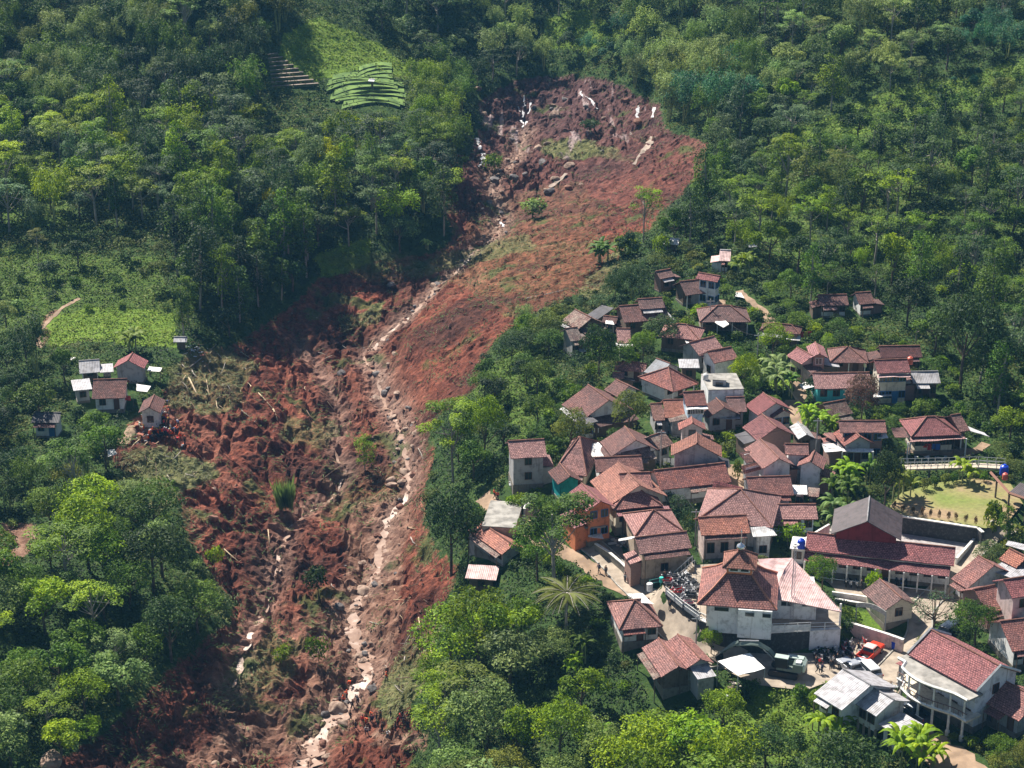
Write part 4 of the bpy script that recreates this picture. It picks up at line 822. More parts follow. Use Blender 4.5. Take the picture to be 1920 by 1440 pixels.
# far left hamlet
h=H('grey gabled house with a red roof, highest of the left hamlet'); h.wing((212,690),(270,691),(250,661),kind='f',h=3.2,wall='grey',roof='maroon',win=0,door=False); h.wing((188,699),(213,697),kind='s',C_=(200,682),h=2.6,rise=.3,wall='grey',roof='metal',win=1,door=False); h.patch([(275,695),(300,697),(304,690),(280,687)],'white',2.4,dz=-.9).poles()
H('open grey-roofed shed left of the highest hamlet house').wing((149,700),(188,697),(170,677),h=2.6,wall='wood',roof='metal',openf=True)
h=H('long brown roofed house with white wall in the left hamlet'); h.wing((172,748),(236,746),(176,712),h=2.9,wall='white',roof='brown',win=1); h.wing((138,733),(173,729),kind='s',C_=(150,711),h=2.6,rise=.5,wall='grey',roof='metal',win=1,door=False); h.patch([(256,733),(276,735),(283,724),(256,720)],'white',2.2,dz=-.6)
H('brown roofed house with a white gable end beside the rescue crowd').wing((259,774),(301,774),(289,740),kind='f',h=3.6,wall='white',roof='brown',win=1)
H('small white house with dark roof lowest of the left hamlet').wing((58,792),(110,793),(72,773),h=3,wall='white',roof='mdark',win=1,frame='blue')
H('tiny hut with a pale blue roof under the dark trees by the slide').wing((325,641),(350,641),(333,632),h=1.8,wall='wood',roof='metal',win=0,door=False)
h=House('lone tin-roofed hut beside the rice terraces','hut','hut'); h.wing((690,152),(701,153),(693,148),h=1.8,wall='wood',roof='white',win=0,door=False)
h=House('low hut under silvery sheets among the trees above the village','hut','hut'); h.wing((1244,457),(1272,459),(1254,446),h=2,wall='wood',roof='white',win=0,door=False)
# ------------------------------------------------------------------ landmark buildings
def wallpx(name, pts, ztop, z0, th, m, label, cat='wall', cap=None, parent=None):
    """a wall standing under a line seen in the photo; pts lie on its top"""
    w = [on_plane(a, b, ztop) for a, b in pts]; o = w[0].copy(); o[2] = z0; mb = MB(); mc = MB()
    for p, q in zip(w[:-1], w[1:]):
        d = q - p; Ld = np.linalg.norm(d); d /= Ld; n = np.array([-d[1], d[0], 0]); n = n if n[1] > 0 else -n
        for M_, zz0, zz1, e in ((mb, z0, ztop, 0), (mc, ztop - .02, ztop + .12, .06)):
            base = [p - d * .0 - n * e, q + d * .0 - n * e, q + n * (th + e), p + n * (th + e)]
            M_.prism([(x[0] - o[0], x[1] - o[1]) for x in base], zz0 - o[2], zz1 - o[2])
    r = empty(name, o, 0, label, cat) if parent is None else parent
    mb.build('wall', m, r)
    if cap: mc.build('coping', cap, r)
    return r, w
MWP = mat('white_paint', (.72, .72, .70), .7, noise=.25, nscale=1.5); MGP = mat('grey_paint', (.35, .37, .38), .5)
MWC = mat('white_coping', (.72, .70, .66), .85, noise=.3, nscale=1.5)
def fencepx(pts, z, h, label, m=MWP, step=1.6, rails=(1, .5), name='railing', solid=None):
    w = [on_plane(a, b, z) for a, b in pts]; o = w[0]; r = empty(name, o, 0, label, 'railing')
    for p, q in zip(w[:-1], w[1:]):
        Ld = np.linalg.norm(q - p); k = max(1, int(Ld / step))
        for i in range(k + 1):
            x = p + (q - p) * i / k - o; MB().box(x[0] - .05, x[0] + .05, x[1] - .05, x[1] + .05, -.2, h).build('post', m, r)
        for f in rails: MB().bar(p - o + (0, 0, h * f), q - o + (0, 0, h * f), .04).build('rail', m, r)
        if solid: MB().add([p - o, q - o, q - o + (0, 0, h * .8), p - o + (0, 0, h * .8)], [(0, 1, 2, 3)]).build('panel', solid, r)
    return r
# mosque
def mosque():
    z0 = 3.2; ze = z0 + 4.2; a = on_plane(1307, 1133, ze); b = on_plane(1457, 1144, ze); u = b - a; Lw = np.linalg.norm(u); u /= Lw; n = np.array([-u[1], u[0], 0]); c = (a + b) / 2 + n * Lw * .5
    o = np.array([c[0], c[1], z0]); r = empty('mosque', o, 0, 'white walled mosque with tiered red roof and metal finial above the stone wall', 'mosque')
    def sq(half, z): return [np.array([0, 0, z]) + (u * sx + n * sy) * half for sx, sy in ((-1, -1), (1, -1), (1, 1), (-1, 1))]
    H2 = Lw / 2; zl = ze - z0
    lo = sq(H2, zl); mid = sq(H2 * .62, zl + 1.5); hi = sq(1.7, zl + 3.0)
    pt = []
    for k in range(4): pt += [(lo[k], lo[(k + 1) % 4], mid[(k + 1) % 4], mid[k]), (mid[k], mid[(k + 1) % 4], hi[(k + 1) % 4], hi[k])]
    ro = bpy.data.objects.new('roof', roof_mesh('roof', pt, R['red'])); link(ro, r)
    mb = MB()
    for k in range(4): mb.tube([lo[k] + (0, 0, .08), mid[k] + (0, 0, .08), hi[k] + (0, 0, .08)], .14, 5)
    mb.build('ridge_cap', mat('hip_orange', (.42, .18, .12), .8), ro)
    lt = sq(1.65, 0); mb = MB(); mb.prism([p[:2] for p in lt], zl + 2.6, zl + 4.1); mb.build('lantern_wall', WL['orange'], r)
    s3 = sq(1.75, 0)
    for k in range(4):
        p, q = s3[k], s3[(k + 1) % 4]; m = (p + q) / 2; d = (q - p) / np.linalg.norm(q - p); nn = np.cross(d, (0, 0, 1))
        fr = MB(); fr.box(-1.4, 1.4, -.05, .12, zl + 3.4, zl + 4.0, M=lambda x, y, z: tuple(m * [1, 1, 0] + d * x + nn * y + np.array([0, 0, z]))); f = fr.build('window', MWP, r)
        for sx in (-.7, .7):
            MB().box(sx - .5, sx + .5, .05, .15, zl + 3.55, zl + 3.85, M=lambda x, y, z: tuple(m * [1, 1, 0] + d * x + nn * y + np.array([0, 0, z]))).build('pane', MGL, f)
    up = sq(2.25, zl + 4.1); ap = np.array([0, 0, zl + 5.9]); ur = bpy.data.objects.new('upper_roof', roof_mesh('upper_roof', [(up[k], up[(k + 1) % 4], ap, ap) for k in range(4)], R['orange'])); link(ur, r)
    mb = MB(); [mb.bar(up[k] + (0, 0, .06), ap, .1, n=5) for k in range(4)]; mb.build('ridge_cap', MRID['old'], ur)
    MB().lathe([(.0, 0), (.5, .05), (.62, .3), (.5, .6), (.15, .8), (.06, 1.0), (.05, 2.4), (.16, 2.5), (.05, 2.65), (.01, 3.0)], ap, 12).build('finial', mat('aluminium', (.75, .76, .78), .25, metal=.8), r, smooth=True)
    # walls: a core with stepped front bays
    core = [-u * (H2 - 1.2) - n * (H2 - 2.2), u * (H2 - 1.2) - n * (H2 - 2.2), u * (H2 - 1.2) + n * (H2 - 1.2), -u * (H2 - 1.2) + n * (H2 - 1.2)]
    mb = MB(); mb.prism([p[:2] for p in core], -.1, zl + .3)
    bay1 = [-u * 3.6 - n * (H2 - .6), u * .2 - n * (H2 - .6), u * .2 - n * (H2 - 2.4), -u * 3.6 - n * (H2 - 2.4)]
    bay2 = [u * .2 - n * (H2 + .3), u * 4.6 - n * (H2 + .3), u * 4.6 - n * (H2 - 2.4), u * .2 - n * (H2 - 2.4)]
    mb.prism([p[:2] for p in bay1], -.1, zl - .05); mb.prism([p[:2] for p in bay2], -.1, zl - .15); mb.build('wall', WL['white'], r)
    for cx, cy, w in ((-2.0, H2 - .6, .9), (1.7, H2 + .3, .55), (3.9, H2 + .3, .5)):
        p = u * cx - n * (cy + .02); fr = MB(); MM = lambda x, y, z: tuple(p + u * x - n * y + np.array([0, 0, z]))
        fr.box(-w - .06, w + .06, -.02, .05, zl - 1.05, zl - .45, M=MM); f = fr.build('window', MGP, r); MB().box(-w, w, .03, .08, zl - 1.0, zl - .5, M=MM).build('pane', MGL, f)
    p = -u * (H2 - 1.15) - n * 1; 
    MB().box(-1.2, 1.2, -.05, .05, 0, 2.4, M=lambda x, y, z: tuple(p + n * x - u * y + np.array([0, 0, z]))).build('door', MFR['brown'], r)
    # side hall with a pale pink metal roof
    ze2 = z0 + 3.3; h = empty('hall', on_plane(1500, 1110, z0), 0, 'white hall with a pale pink sheet roof joined to the mosque', 'hall'); ho = np.array(h.location)
    A, B, C_, D_ = on_plane(1450, 1122, ze2), on_plane(1578, 1147, ze2), on_plane(1485, 1046, ze2 + 1.6), on_plane(1421, 1048, ze2 + 1.6); Mi = on_plane(1470, 1069, ze2 + 1.9)
    ro = bpy.data.objects.new('roof', roof_mesh('roof', [tuple(p - ho for p in (A, B, C_, Mi)), tuple(p - ho for p in (A, Mi, C_, D_))], R['mpink'], sag=.03)); link(ro, h)
    wl = [on_plane(1440, 1160, z0), on_plane(1529, 1163, z0)]; uu = (wl[1] - wl[0]); uu /= np.linalg.norm(uu); nn = np.array([-uu[1], uu[0], 0])
    q = [wl[0], wl[1], wl[1] + nn * 5.5, wl[0] + nn * 5.5]; mb = MB(); mb.prism([(p - ho)[:2] for p in q], -.1, [ze2 - ho[2] - .2, ze2 - ho[2] - .2, ze2 - ho[2] + .35, ze2 - ho[2] + .35]); mb.build('wall', WL['white'], h)
    for f_ in (.38, .82):
        p = wl[0] + (wl[1] - wl[0]) * f_ - ho; MM = lambda x, y, z: tuple(p + uu * x - nn * y + np.array([0, 0, z])); fr = MB(); fr.box(-.8, .8, -.02, .05, 2.0, 2.7, M=MM); f = fr.build('window', MGP, h)
        for sx in (-.4, .4): MB().box(sx - .33, sx + .33, .03, .08, 2.08, 2.62, M=MM).build('pane', MGL, f)
    for px_, py_ in ((1574, 1172),):
        p = on_plane(px_, py_, z0) - ho; MB().box(p[0] - .12, p[0] + .12, p[1] - .12, p[1] + .12, 0, ze2 - z0 - .1).build('post', MWP, h)
mosque()
wallpx('retaining_wall', [(1248,1113),(1280,1140),(1312,1163),(1338,1174),(1365,1182),(1444,1187),(1519,1183)], 3.2, -2.6, .5, WL['stone'], 'black stone retaining wall under the mosque terrace, facing the excavator', cap=MWC)
wallpx('retaining_wall', [(1519,1184),(1576,1181)], 3.2, -2.0, .5, WL['plaster'], 'pale stained retaining wall with a fresh end beside the black stone one', cap=MWC)
fencepx([(1248,1112),(1280,1139),(1312,1162)], 3.35, 1.0, 'white solid parapet along the motorbike park', step=2.2, solid=MWP, name='parapet')
fencepx([(1312,1162),(1338,1173),(1365,1181),(1444,1186)], 3.35, 1.1, 'white pipe railing around the mosque front')
fencepx([(1447,1185),(1519,1182)], 3.35, 1.2, 'white panel railing above the black stone wall', solid=MWP)
fencepx([(1519,1182),(1573,1180)], 3.35, 1.1, 'thin pipe railing above the pale retaining wall')
# slender lattice mast with loudspeakers
def mast():
    b = on_plane(1483, 1163, 3.2); r = empty('loudspeaker_mast', b, 0, 'thin lattice mast with horn loudspeakers in front of the white hall', 'mast'); hh = 11.5; mb = MB()
    for k in range(3):
        t = k * 2.094; mb.bar((.32 * math.cos(t), .32 * math.sin(t), 0), (.14 * math.cos(t), .14 * math.sin(t), hh), .025)
    for i in range(26):
        z = i * hh / 26; z2 = z + hh / 26; f = .32 - .18 * z / hh
        for k in range(3):
            t = k * 2.094; t2 = t + 2.094; mb.bar((f * math.cos(t), f * math.sin(t), z), (f * math.cos(t2), f * math.sin(t2), z2), .015)
    mb.build('lattice', mat('galvanised', (.5, .48, .5), .5, metal=.4), r)
    for k, t in enumerate((.3, 2.6, 4.4)):
        MB().lathe([(.05, 0), (.1, .1), (.3, .35)], (.25 * math.cos(t), .25 * math.sin(t), hh - .6), 10).build('loudspeaker', MWP, r)
mast()
# school
h = House('long school building with a two-tier red tile roof and a white column veranda', 'school', 'school'); HOUSES.append(h)
h.wing((1509,1031),(1789,1061),(1511,998), ze=1.6 + 4.0, wall='white', roof='maroon', win=9, door=True, frame='brown', oh=.5)
zz = h.last['ze']; h.patch([(1507,1050),(1779,1081),(1783,1063),(1509,1034)], 'maroon', 3, ze=zz - .9, name='veranda_roof', th=.1, rises=(0, 0, .55, .55))
for k in range(11):
    p = on_plane(1509 + 26.6 * k, 1051 + 3.06 * k, zz - .9) - h.o; MB().box(p[0] - .1, p[0] + .1, p[1], p[1] + .2, 1.5 - h.o[2], p[2] - .1).build('column', MWP, h.root)
p = on_plane(1509, 1051, zz - .9) - h.o; q = on_plane(1777, 1082, zz - .9) - h.o; MB().bar((p[0], p[1] + .1, 2.3 - h.o[2]), (q[0], q[1] + .1, 2.3 - h.o[2]), .06).build('rail', MWP, h.root)
h = House('white flat-roofed washroom block carrying a blue water tank beside the school', 'outbuilding', 'washroom'); h.wing((1481,1028),(1510,1031), kind='flat', D=4, ze=5.6, wall='white', roof='white', win=1, door=False, oh=.25)
def tank(px, py, z, sc, m, label):
    b = on_plane(px, py, z); r = empty('water_tank', b, 0, label, 'water tank')
    MB().lathe([(.55 * sc, 0), (.58 * sc, .1), (.55 * sc, .35 * sc), (.58 * sc, .7 * sc), (.55 * sc, 1.05 * sc), (.45 * sc, 1.25 * sc)], n=16).build('tank_body', m, r, smooth=True)
    MB().lathe([(.45 * sc, 1.25 * sc), (.25 * sc, 1.38 * sc), (.2 * sc, 1.45 * sc)], n=16).build('lid', m, r)
MBLU = mat('blue_plastic', (.01, .05, .45), .35); MREDP = mat('red_plastic', (.55, .12, .08), .4)
tank(1502, 1027, 5.7, 1.0, MBLU, 'blue water tank on the washroom roof by the school')
# maroon hall
h = House('maroon hall with a wide dark metal roof behind the school', 'hall', 'hall'); h.wing((1558,1001),(1690,1013),(1619,931), kind='f', ze=2.6 + 5.2, wall='maroon', roof='mblack', win=0, door=False, pitch=.5, oh=.7)
wallpx('retaining_wall', [(1686,969),(1760,980),(1832,991),(1841,999)], 5.25, 2.3, .35, WL['stone'], 'dark retaining wall with a white top below the lawn', cap=MWC)
wallpx('yard_wall', [(1841,996),(1820,1020),(1795,1048)], 3.5, 1.8, .25, WL['white'], 'low white wall slanting beside the courtyard path', cap=MWC)
wallpx('yard_wall', [(1497,1019),(1556,984)], 5.0, 2.0, .2, WL['white'], 'white boundary wall running up to the dark-roofed hall', cap=MWC)
wallpx('yard_wall', [(1560,1111),(1610,1118),(1662,1127)], 2.3, .2, .2, WL['plaster'], 'pale low wall below the school motorbikes', cap=MWC)
wallpx('garden_wall', [(1565,1124),(1612,1132),(1660,1141)], 1.9, -.6, .3, WL['tan'], 'yellowish wall behind the small green garden', cap=MWC)
wallpx('garden_wall', [(1575,1167),(1600,1171),(1640,1183),(1668,1192),(1693,1201)], 1.9, -.8, .35, WL['pinkish'], 'mossy wall holding the small garden above the yard', cap=MWC)
wallpx('garden_wall', [(1115,1020),(1140,1036),(1165,1057),(1190,1083)], 1.4, -2.4, .3, WL['found'], 'mossy wall between the two sloping lanes', cap=MWC)
wallpx('garden_wall', [(985,955),(988,948),(998,943),(1012,944)], 3.3, 1.0, .3, WL['grey'], 'short curved concrete wall above the dirt path', cap=MWC)
wallpx('house_plinth', [(1195,1066),(1300,1046)], 1.8, -.6, .3, WL['grey'], 'grey stepped plinth wall below the tan plastered house', cap=MWC)
fencepx([(1218,1101),(1258,1092)], 1.9, 1.1, 'green topped pipe rail beside the motorbike park', m=mat('green_pipe', (.12, .40, .36), .5))
# dark pavilion at the right edge
h = House('open pavilion with a dark roof and brown beams above the lawn', 'pavilion', 'pavilion'); HOUSES.append(h)
h.wing((1893,922),(1990,955),kind='s', C_=(1868,890), ze=5.4 + 3.4, h=3, rise=.5, wall='wood', roof='mblack', win=0, door=False, walls=False)
for k, (a_, b_) in enumerate(((1893,922),(1925,933),(1870,893),(1957,944))):
    p = on_plane(a_, b_, 8.7) - h.o; MB().box(p[0] - .12, p[0] + .12, p[1] - .12, p[1] + .12, 4.6 - h.o[2], p[2]).build('post', WL['wood'], h.root)
p = on_plane(1893, 925, 8.6) - h.o; q = on_plane(1858, 886, 8.6) - h.o; MB().bar(p, q, .22).build('beam', mat('brown_beam', (.20, .09, .06), .7), h.root)
q = on_plane(1990, 958, 8.6) - h.o; MB().bar(p, q, .2).build('beam', MATS['brown_beam'], h.root)
tank(1882, 890, 8.9, 1.15, MBLU, 'large blue water tank on the dark pavilion roof'); tank(1884, 899, 8.9, .75, MREDP, 'small red water tank in front of the large blue one')
tank(1706, 682, 11.6, .9, MREDP, 'red water tank behind the cream two-storey house')
tank(1323, 712, 10.4, .8, MWP, 'white water tank on the flat concrete roof')
# walkway with railing
def bridge():
    z = 6.2; a = on_plane(1694, 880, z); b = on_plane(1835, 876, z); c = on_plane(1885, 879, z); o = a; r = empty('walkway_bridge', o, 0, 'raised concrete walkway with grey railings and posts above the lawn hedge', 'walkway')
    for p, q in ((a, b), (b, c)):
        mb = MB(); d = q - p; n = np.array([-d[1], d[0], 0]); n /= np.linalg.norm(n); mb.prism([(x - o)[:2] for x in (p, q, q + n * 1.6, p + n * 1.6)], -.3, 0); mb.build('deck', mat('deck_concrete', (.55, .47, .38), .9, noise=.3), r)
        k = max(2, int(np.linalg.norm(d) / 1.0))
        for off in (0.05, 1.55):
            for i in range(k + 1):
                x = p + d * i / k + n * off - o; MB().box(x[0] - .04, x[0] + .04, x[1] - .04, x[1] + .04, 0, 1.05).build('railing_post', MGP, r)
            for zz_ in (.5, 1.05): MB().bar(p + n * off - o + (0, 0, zz_), q + n * off - o + (0, 0, zz_), .035).build('rail', MGP, r)
    for f in (.08, .36, .62, .9):
        x = a + (b - a) * f - o; zz_ = float(zb(*(x + o)[:2])) - z - .5; MB().box(x[0] - .15, x[0] + .15, x[1] + .5, x[1] + .8, min(zz_, -2.5), -.3).build('pier', WL['grey'], r)
bridge()
# balcony house, bottom right
def bighouse():
    h = House('large two-storey house with curved concrete canopy, balcony and dark red roof'); HOUSES.append(h)
    h.wing((1701,1226),(1831,1297),(1748,1180), ze=.2 + 6.2, wall='plaster', roof='maroon', win=4, door=True, oh=.35, h=6, sidewin=1, winh=1.5); o = h.o; L_ = h.last; u, n, a, b, ze = L_['u'], L_['n'], L_['a'], L_['b'], L_['ze']; Lw = L_['L']
    def slab(name, z, th, m, grow):
        K = 18; out = []
        for k in range(K + 1):
            f = k / K; bul = 2.3 + 1.3 * math.sin(math.pi * min(1, f * 1.15)) ** 1.5 if f > .12 else 1.5; out.append(a + u * (Lw + .8) * f - u * .4 - n * (bul - .3 + grow))
        out += [b + u * .4 + n * .8, a - u * .4 + n * .8]; mb = MB(); mb.prism([(p - o)[:2] for p in out], z - th - o[2], z - o[2]); mb.build(name, m, h.root); return out
    s1 = slab('canopy', ze - .35, .25, R['concrete'], 0)
    mb = MB()
    for p, q in zip(s1[:18], s1[1:19]): mb.bar(p * [1, 1, 0] - o * [1, 1, 0] + np.array([0, 0, ze - .3 - o[2]]), q * [1, 1, 0] - o * [1, 1, 0] + np.array([0, 0, ze - .3 - o[2]]), .16)
    mb.build('canopy_edge', MWP, h.root)
    s2 = slab('balcony_slab', ze - 3.3, .3, WL['cream'], -.15); mb = MB(); mr = MB()
    z2 = ze - 3.3
    for p, q in zip(s2[:18], s2[1:19]):
        P0 = p * [1, 1, 0] - o * [1, 1, 0]; Q0 = q * [1, 1, 0] - o * [1, 1, 0]
        mb.bar(P0 + np.array([0, 0, z2 - o[2]]), Q0 + np.array([0, 0, z2 - o[2]]), .15); mr.bar(P0 + np.array([0, 0, z2 + .9 - o[2]]), Q0 + np.array([0, 0, z2 + .9 - o[2]]), .05)
        mr.bar(P0 + np.array([0, 0, z2 - o[2]]), P0 + np.array([0, 0, z2 + .9 - o[2]]), .03)
    mb.build('balcony_edge', MWP, h.root); mr.build('balcony_rail', mat('dark_rail', (.12, .06, .05), .6), h.root)
    for k in (1, 5, 8, 11, 14, 17):
        p = s2[k] + n * .2; x = p - o
        MB().lathe([(.24, 0), (.24, .4), (.14, .5), (.13, 2.5), (.2, 2.7)], (x[0], x[1], z2 - o[2]), 8).build('column', MWP, h.root)
        zg = float(zb(p[0], p[1])); MB().lathe([(.3, 0), (.3, .7), (.17, .8), (.17, z2 - zg - .3)], (x[0], x[1], zg - o[2]), 8).build('column', MWP, h.root)
    for f in (.0, 1.0):    # raised white verge along the gable ends
        e = (a if f == 0 else b); mb = MB(); pts = [e, e + n * L_['D'] / 2 + np.array([0, 0, L_['rs']]), e + n * L_['D']]
        for p, q in zip(pts[:-1], pts[1:]): mb.bar(p - o + (0, 0, .12), q - o + (0, 0, .12), .14)
        mb.build('verge', MWP, h.root)
    h.wing((1838,1322),(1870,1340), kind='flat', D=4, ze=ze - 3.6, wall='wood', roof='old', win=1, door=False, oh=.1)
bighouse()
# stilt house with grey sheets
h = House('grey stilt house with stepped sheet roofs on concrete posts over the slope'); HOUSES.append(h)
def stilts(hh, n_=4):
    L_ = hh.last
    for i in range(n_):
        for j in (.1, .9):
            p = L_['a'] + L_['u'] * (.5 + (L_['L'] - 1) * i / (n_ - 1)) + L_['n'] * (L_['D'] * j); x = p - hh.o; z0 = float(zb(p[0], p[1])) - 1 - hh.o[2]
            MB().box(x[0] - .14, x[0] + .14, x[1] - .14, x[1] + .14, z0, L_['ze'] - 2.4 - hh.o[2]).build('stilt', MCON, hh.root)
for A_1, B_1, R_1, ze1 in (((1526,1300),(1578,1332),(1556,1254), 3.0), ((1600,1318),(1643,1343),(1600,1288), 2.6)):
    h.wing(A_1, B_1, R_1, ze=ze1, wall='white', roof='metal', win=2, door=False, zbot=ze1 - 2.7, pitch=.4, found=True); stilts(h)
h.wing((1646,1357),(1688,1382), kind='s', C_=(1684,1331), ze=1.6, rise=.3, wall='white', roof='metal', win=1, door=False, zbot=-1.2); stilts(h, 3)
# white canopy
h = House('white sheet canopy on thin poles beside the excavator', 'canopy', 'canopy'); h.patch([(1384,1267),(1434,1253),(1406,1224),(1346,1239)][::1], mat('bright_sheet', (.85, .85, .84), .5), 2.6, ze=2.2, name='sheet'); h.poles(MGP, .05)
h = House('white sheet lying on bamboo poles at the slide edge near the crowd', 'shelter', 'shelter'); h.patch([(203,857),(220,851),(215,842),(200,843)], 'white', 1.6, ze=-2.6, name='sheet'); h.poles(WL['wood'], .05)
# arched sign over the garden path
def arch():
    z = 3.2; a = on_plane(1606, 1139, z); b = on_plane(1661, 1156, z); r = empty('arched_sign', a, 0, 'curved grey entrance sign over the garden by the gatehouse', 'sign'); d = b - a; K = 12; mb = MB()
    for k in range(K):
        f0, f1 = k / K, (k + 1) / K; z0_, z1_ = .5 * math.sin(math.pi * f0), .5 * math.sin(math.pi * f1); p = d * f0; q = d * f1; n = np.array([-d[1], d[0], 0]); n /= np.linalg.norm(n)
        mb.add([p + (0, 0, z0_), q + (0, 0, z1_), q + (0, 0, z1_ + .7), p + (0, 0, z0_ + .7), p + n * .1 + (0, 0, z0_), q + n * .1 + (0, 0, z1_), q + n * .1 + (0, 0, z1_ + .7), p + n * .1 + (0, 0, z0_ + .7)], [(0, 1, 2, 3), (7, 6, 5, 4), (3, 2, 6, 7), (0, 4, 5, 1)])
    mb.build('panel', mat('sign_grey', (.5, .5, .47), .7, noise=.4, nscale=4), r)
    for p in (np.zeros(3), d): MB().bar(p + (0, 0, -3), p + (0, 0, .4), .07).build('post', MGP, r)
arch()
# poles
def pole(px, py, hgt, label, arm=True):
    b = ground(px, py); r = empty('utility_pole', b, 0, label, 'pole'); MB().bar((0, 0, -.5), (0, 0, hgt), .12, n=8, w2=.08).build('shaft', mat('pole_concrete', (.40, .38, .36), .9), r)
    if arm: MB().bar((-.7, 0, hgt - .4), (.7, 0, hgt - .4), .06).build('crossarm', MGP, r)
for a_ in [(1419,686,6,'concrete pole behind the round green tree above the flat roof'),(1238,884,7,'thin pole at the corner of the big grey gable house'),(1529,862,7,'concrete pole on the footpath by the big white gable house'),(1330,620,6,'thin pole in front of the white-sheeted hipped house'),(1304,1230,6,'street pole on the ramp under the mosque terrace'),(1303,1025,6,'pole at the corner of the pink tiled house')]: pole(*a_)
# external stair beside the motorbikes
def stair():
    a = on_plane(1268, 1092, 1.9); b = on_plane(1302, 1062, 4.2); r = empty('outdoor_stair', a, 0, 'concrete outdoor stair with white rails climbing beside the motorbikes', 'stair'); d = (b - a); n = np.array([-d[1], d[0], 0]); n /= np.linalg.norm(n)
    for k in range(10):
        p = d * k / 10; q = d * (k + 1) / 10; mb = MB(); mb.prism([(x)[:2] for x in (p, q, q + n * 1.3, p + n * 1.3)], -1.6, q[2]); mb.build('step', MCON, r)
    for off in (0, 1.3):
        MB().bar(n * off + (0, 0, 1), d + n * off + (0, 0, 1), .04).build('rail', MWP, r)
        for k in range(6): MB().bar(d * k / 5 + n * off, d * k / 5 + n * off + (0, 0, 1), .03).build('rail_post', MWP, r)
stair()

# washing lines, dishes and yard things
MCL = [mat('cloth_' + n_, c_, .9) for n_, c_ in (('red', (.5, .05, .05)), ('white', (.7, .7, .7)), ('blue', (.05, .12, .4)), ('yellow', (.6, .45, .08)), ('pink', (.6, .25, .3)))]
def washing(px, py, where, w=3.5, seed=0):
    p = ground(px, py); r = empty('washing_line', p, 0, f'washing line hung with clothes {where}', 'washing line'); q = random.Random(seed)
    for s in (-1, 1): MB().bar((s * w / 2, 0, -.3), (s * w / 2, 0, 1.9), .04).build('post', WL['wood'], r)
    MB().bar((-w / 2, 0, 1.8), (w / 2, 0, 1.8), .012).build('line', MGP, r)
    x = -w / 2 + .2
    while x < w / 2 - .5: ww = q.uniform(.4, .8); hh = q.uniform(.6, 1.1); MB().box(x, x + ww, -.015, .015, 1.8 - hh, 1.82).build('cloth', q.choice(MCL), r); x += ww + .1
for i, (a_, b_, c_) in enumerate([(1108,822,'below the chocolate roofed house'),(1244,742,'beside the hipped red house'),(1362,797,'under the grey awning terrace'),(1600,856,'at the white railing house'),(1741,852,'in front of the veranda house'),(1502,640,'under the forest edge house'),(1500,1000,'behind the low red roof with blue wall'),(232,760,'beside the long brown roofed hamlet house'),(1262,880,'left of the big grey gable house'),(1660,712,'behind the cream two-storey house')]): washing(a_, b_, c_, seed=i)
def heap(px, py, label, n=26, rr=1.6, seed=1):
    p = ground(px, py); q = random.Random(seed); mb = MB()
    for i in range(n):
        x, y = q.gauss(0, rr * .4), q.gauss(0, rr * .4); z = max(0, .7 - math.hypot(x, y) * .4) * q.random(); a = q.random() * 3; l_ = q.uniform(.2, .8); w_ = q.uniform(.08, .35)
        mb.box(-l_, l_, -w_, w_, -.05, .08, i % 3, M=lambda X, Y, Z: (x + X * math.cos(a) - Y * math.sin(a), y + X * math.sin(a) + Y * math.cos(a), z + Z + .08))
    o = mb.build('junk_pile', [WL['wood'], MGP, mat('junk_pale', (.45, .4, .35), .9)], loc=p); setp(o, label, 'junk pile')
heap(986, 908, 'heap of planks and junk at the foot of the tall grey block house', 40, 2.2); heap(1168, 1020, 'pile of timber beside the lane under the orange house', 24, 1.6, 2); heap(1430, 800, 'small wood pile between the two maroon gables', 18, 1.2, 3); heap(1766, 866, 'rubble heap in front of the veranda house', 22, 1.6, 4); heap(1383, 1288, 'bamboo frame lying under the white canopy', 22, 1.8, 5); heap(1662, 1290, 'scraps on the concrete yard beside the white pickup', 14, 1.2, 6)

PP = [(1238,884,7),(1303,1025,6),(1419,686,6),(1529,862,7),(1330,620,6),(1304,1230,6)]
def cable(a, b, label):
    p = ground(a[0], a[1]) + (0, 0, a[2] - .4); q = ground(b[0], b[1]) + (0, 0, b[2] - .4); pts = [(p + (q - p) * f - (0, 0, 1.6 * 4 * f * (1 - f))) - p for f in np.linspace(0, 1, 11)]
    o = MB().tube(pts, .025, 4).build('overhead_cable', mat('cable_black', (.02, .02, .022), .6), loc=p); setp(o, label, 'cable')
for i_, j_, t_ in ((0,1,'cable from the grey gable corner down to the pink tiled house'),(1,5,'cable passing the mosque toward the ramp pole'),(2,3,'cable above the maroon gables to the footpath pole'),(4,2,'cable from the hipped house to the round green tree pole'),(3,0,'cable crossing the middle rooftops'),): cable(PP[i_], PP[j_], t_)
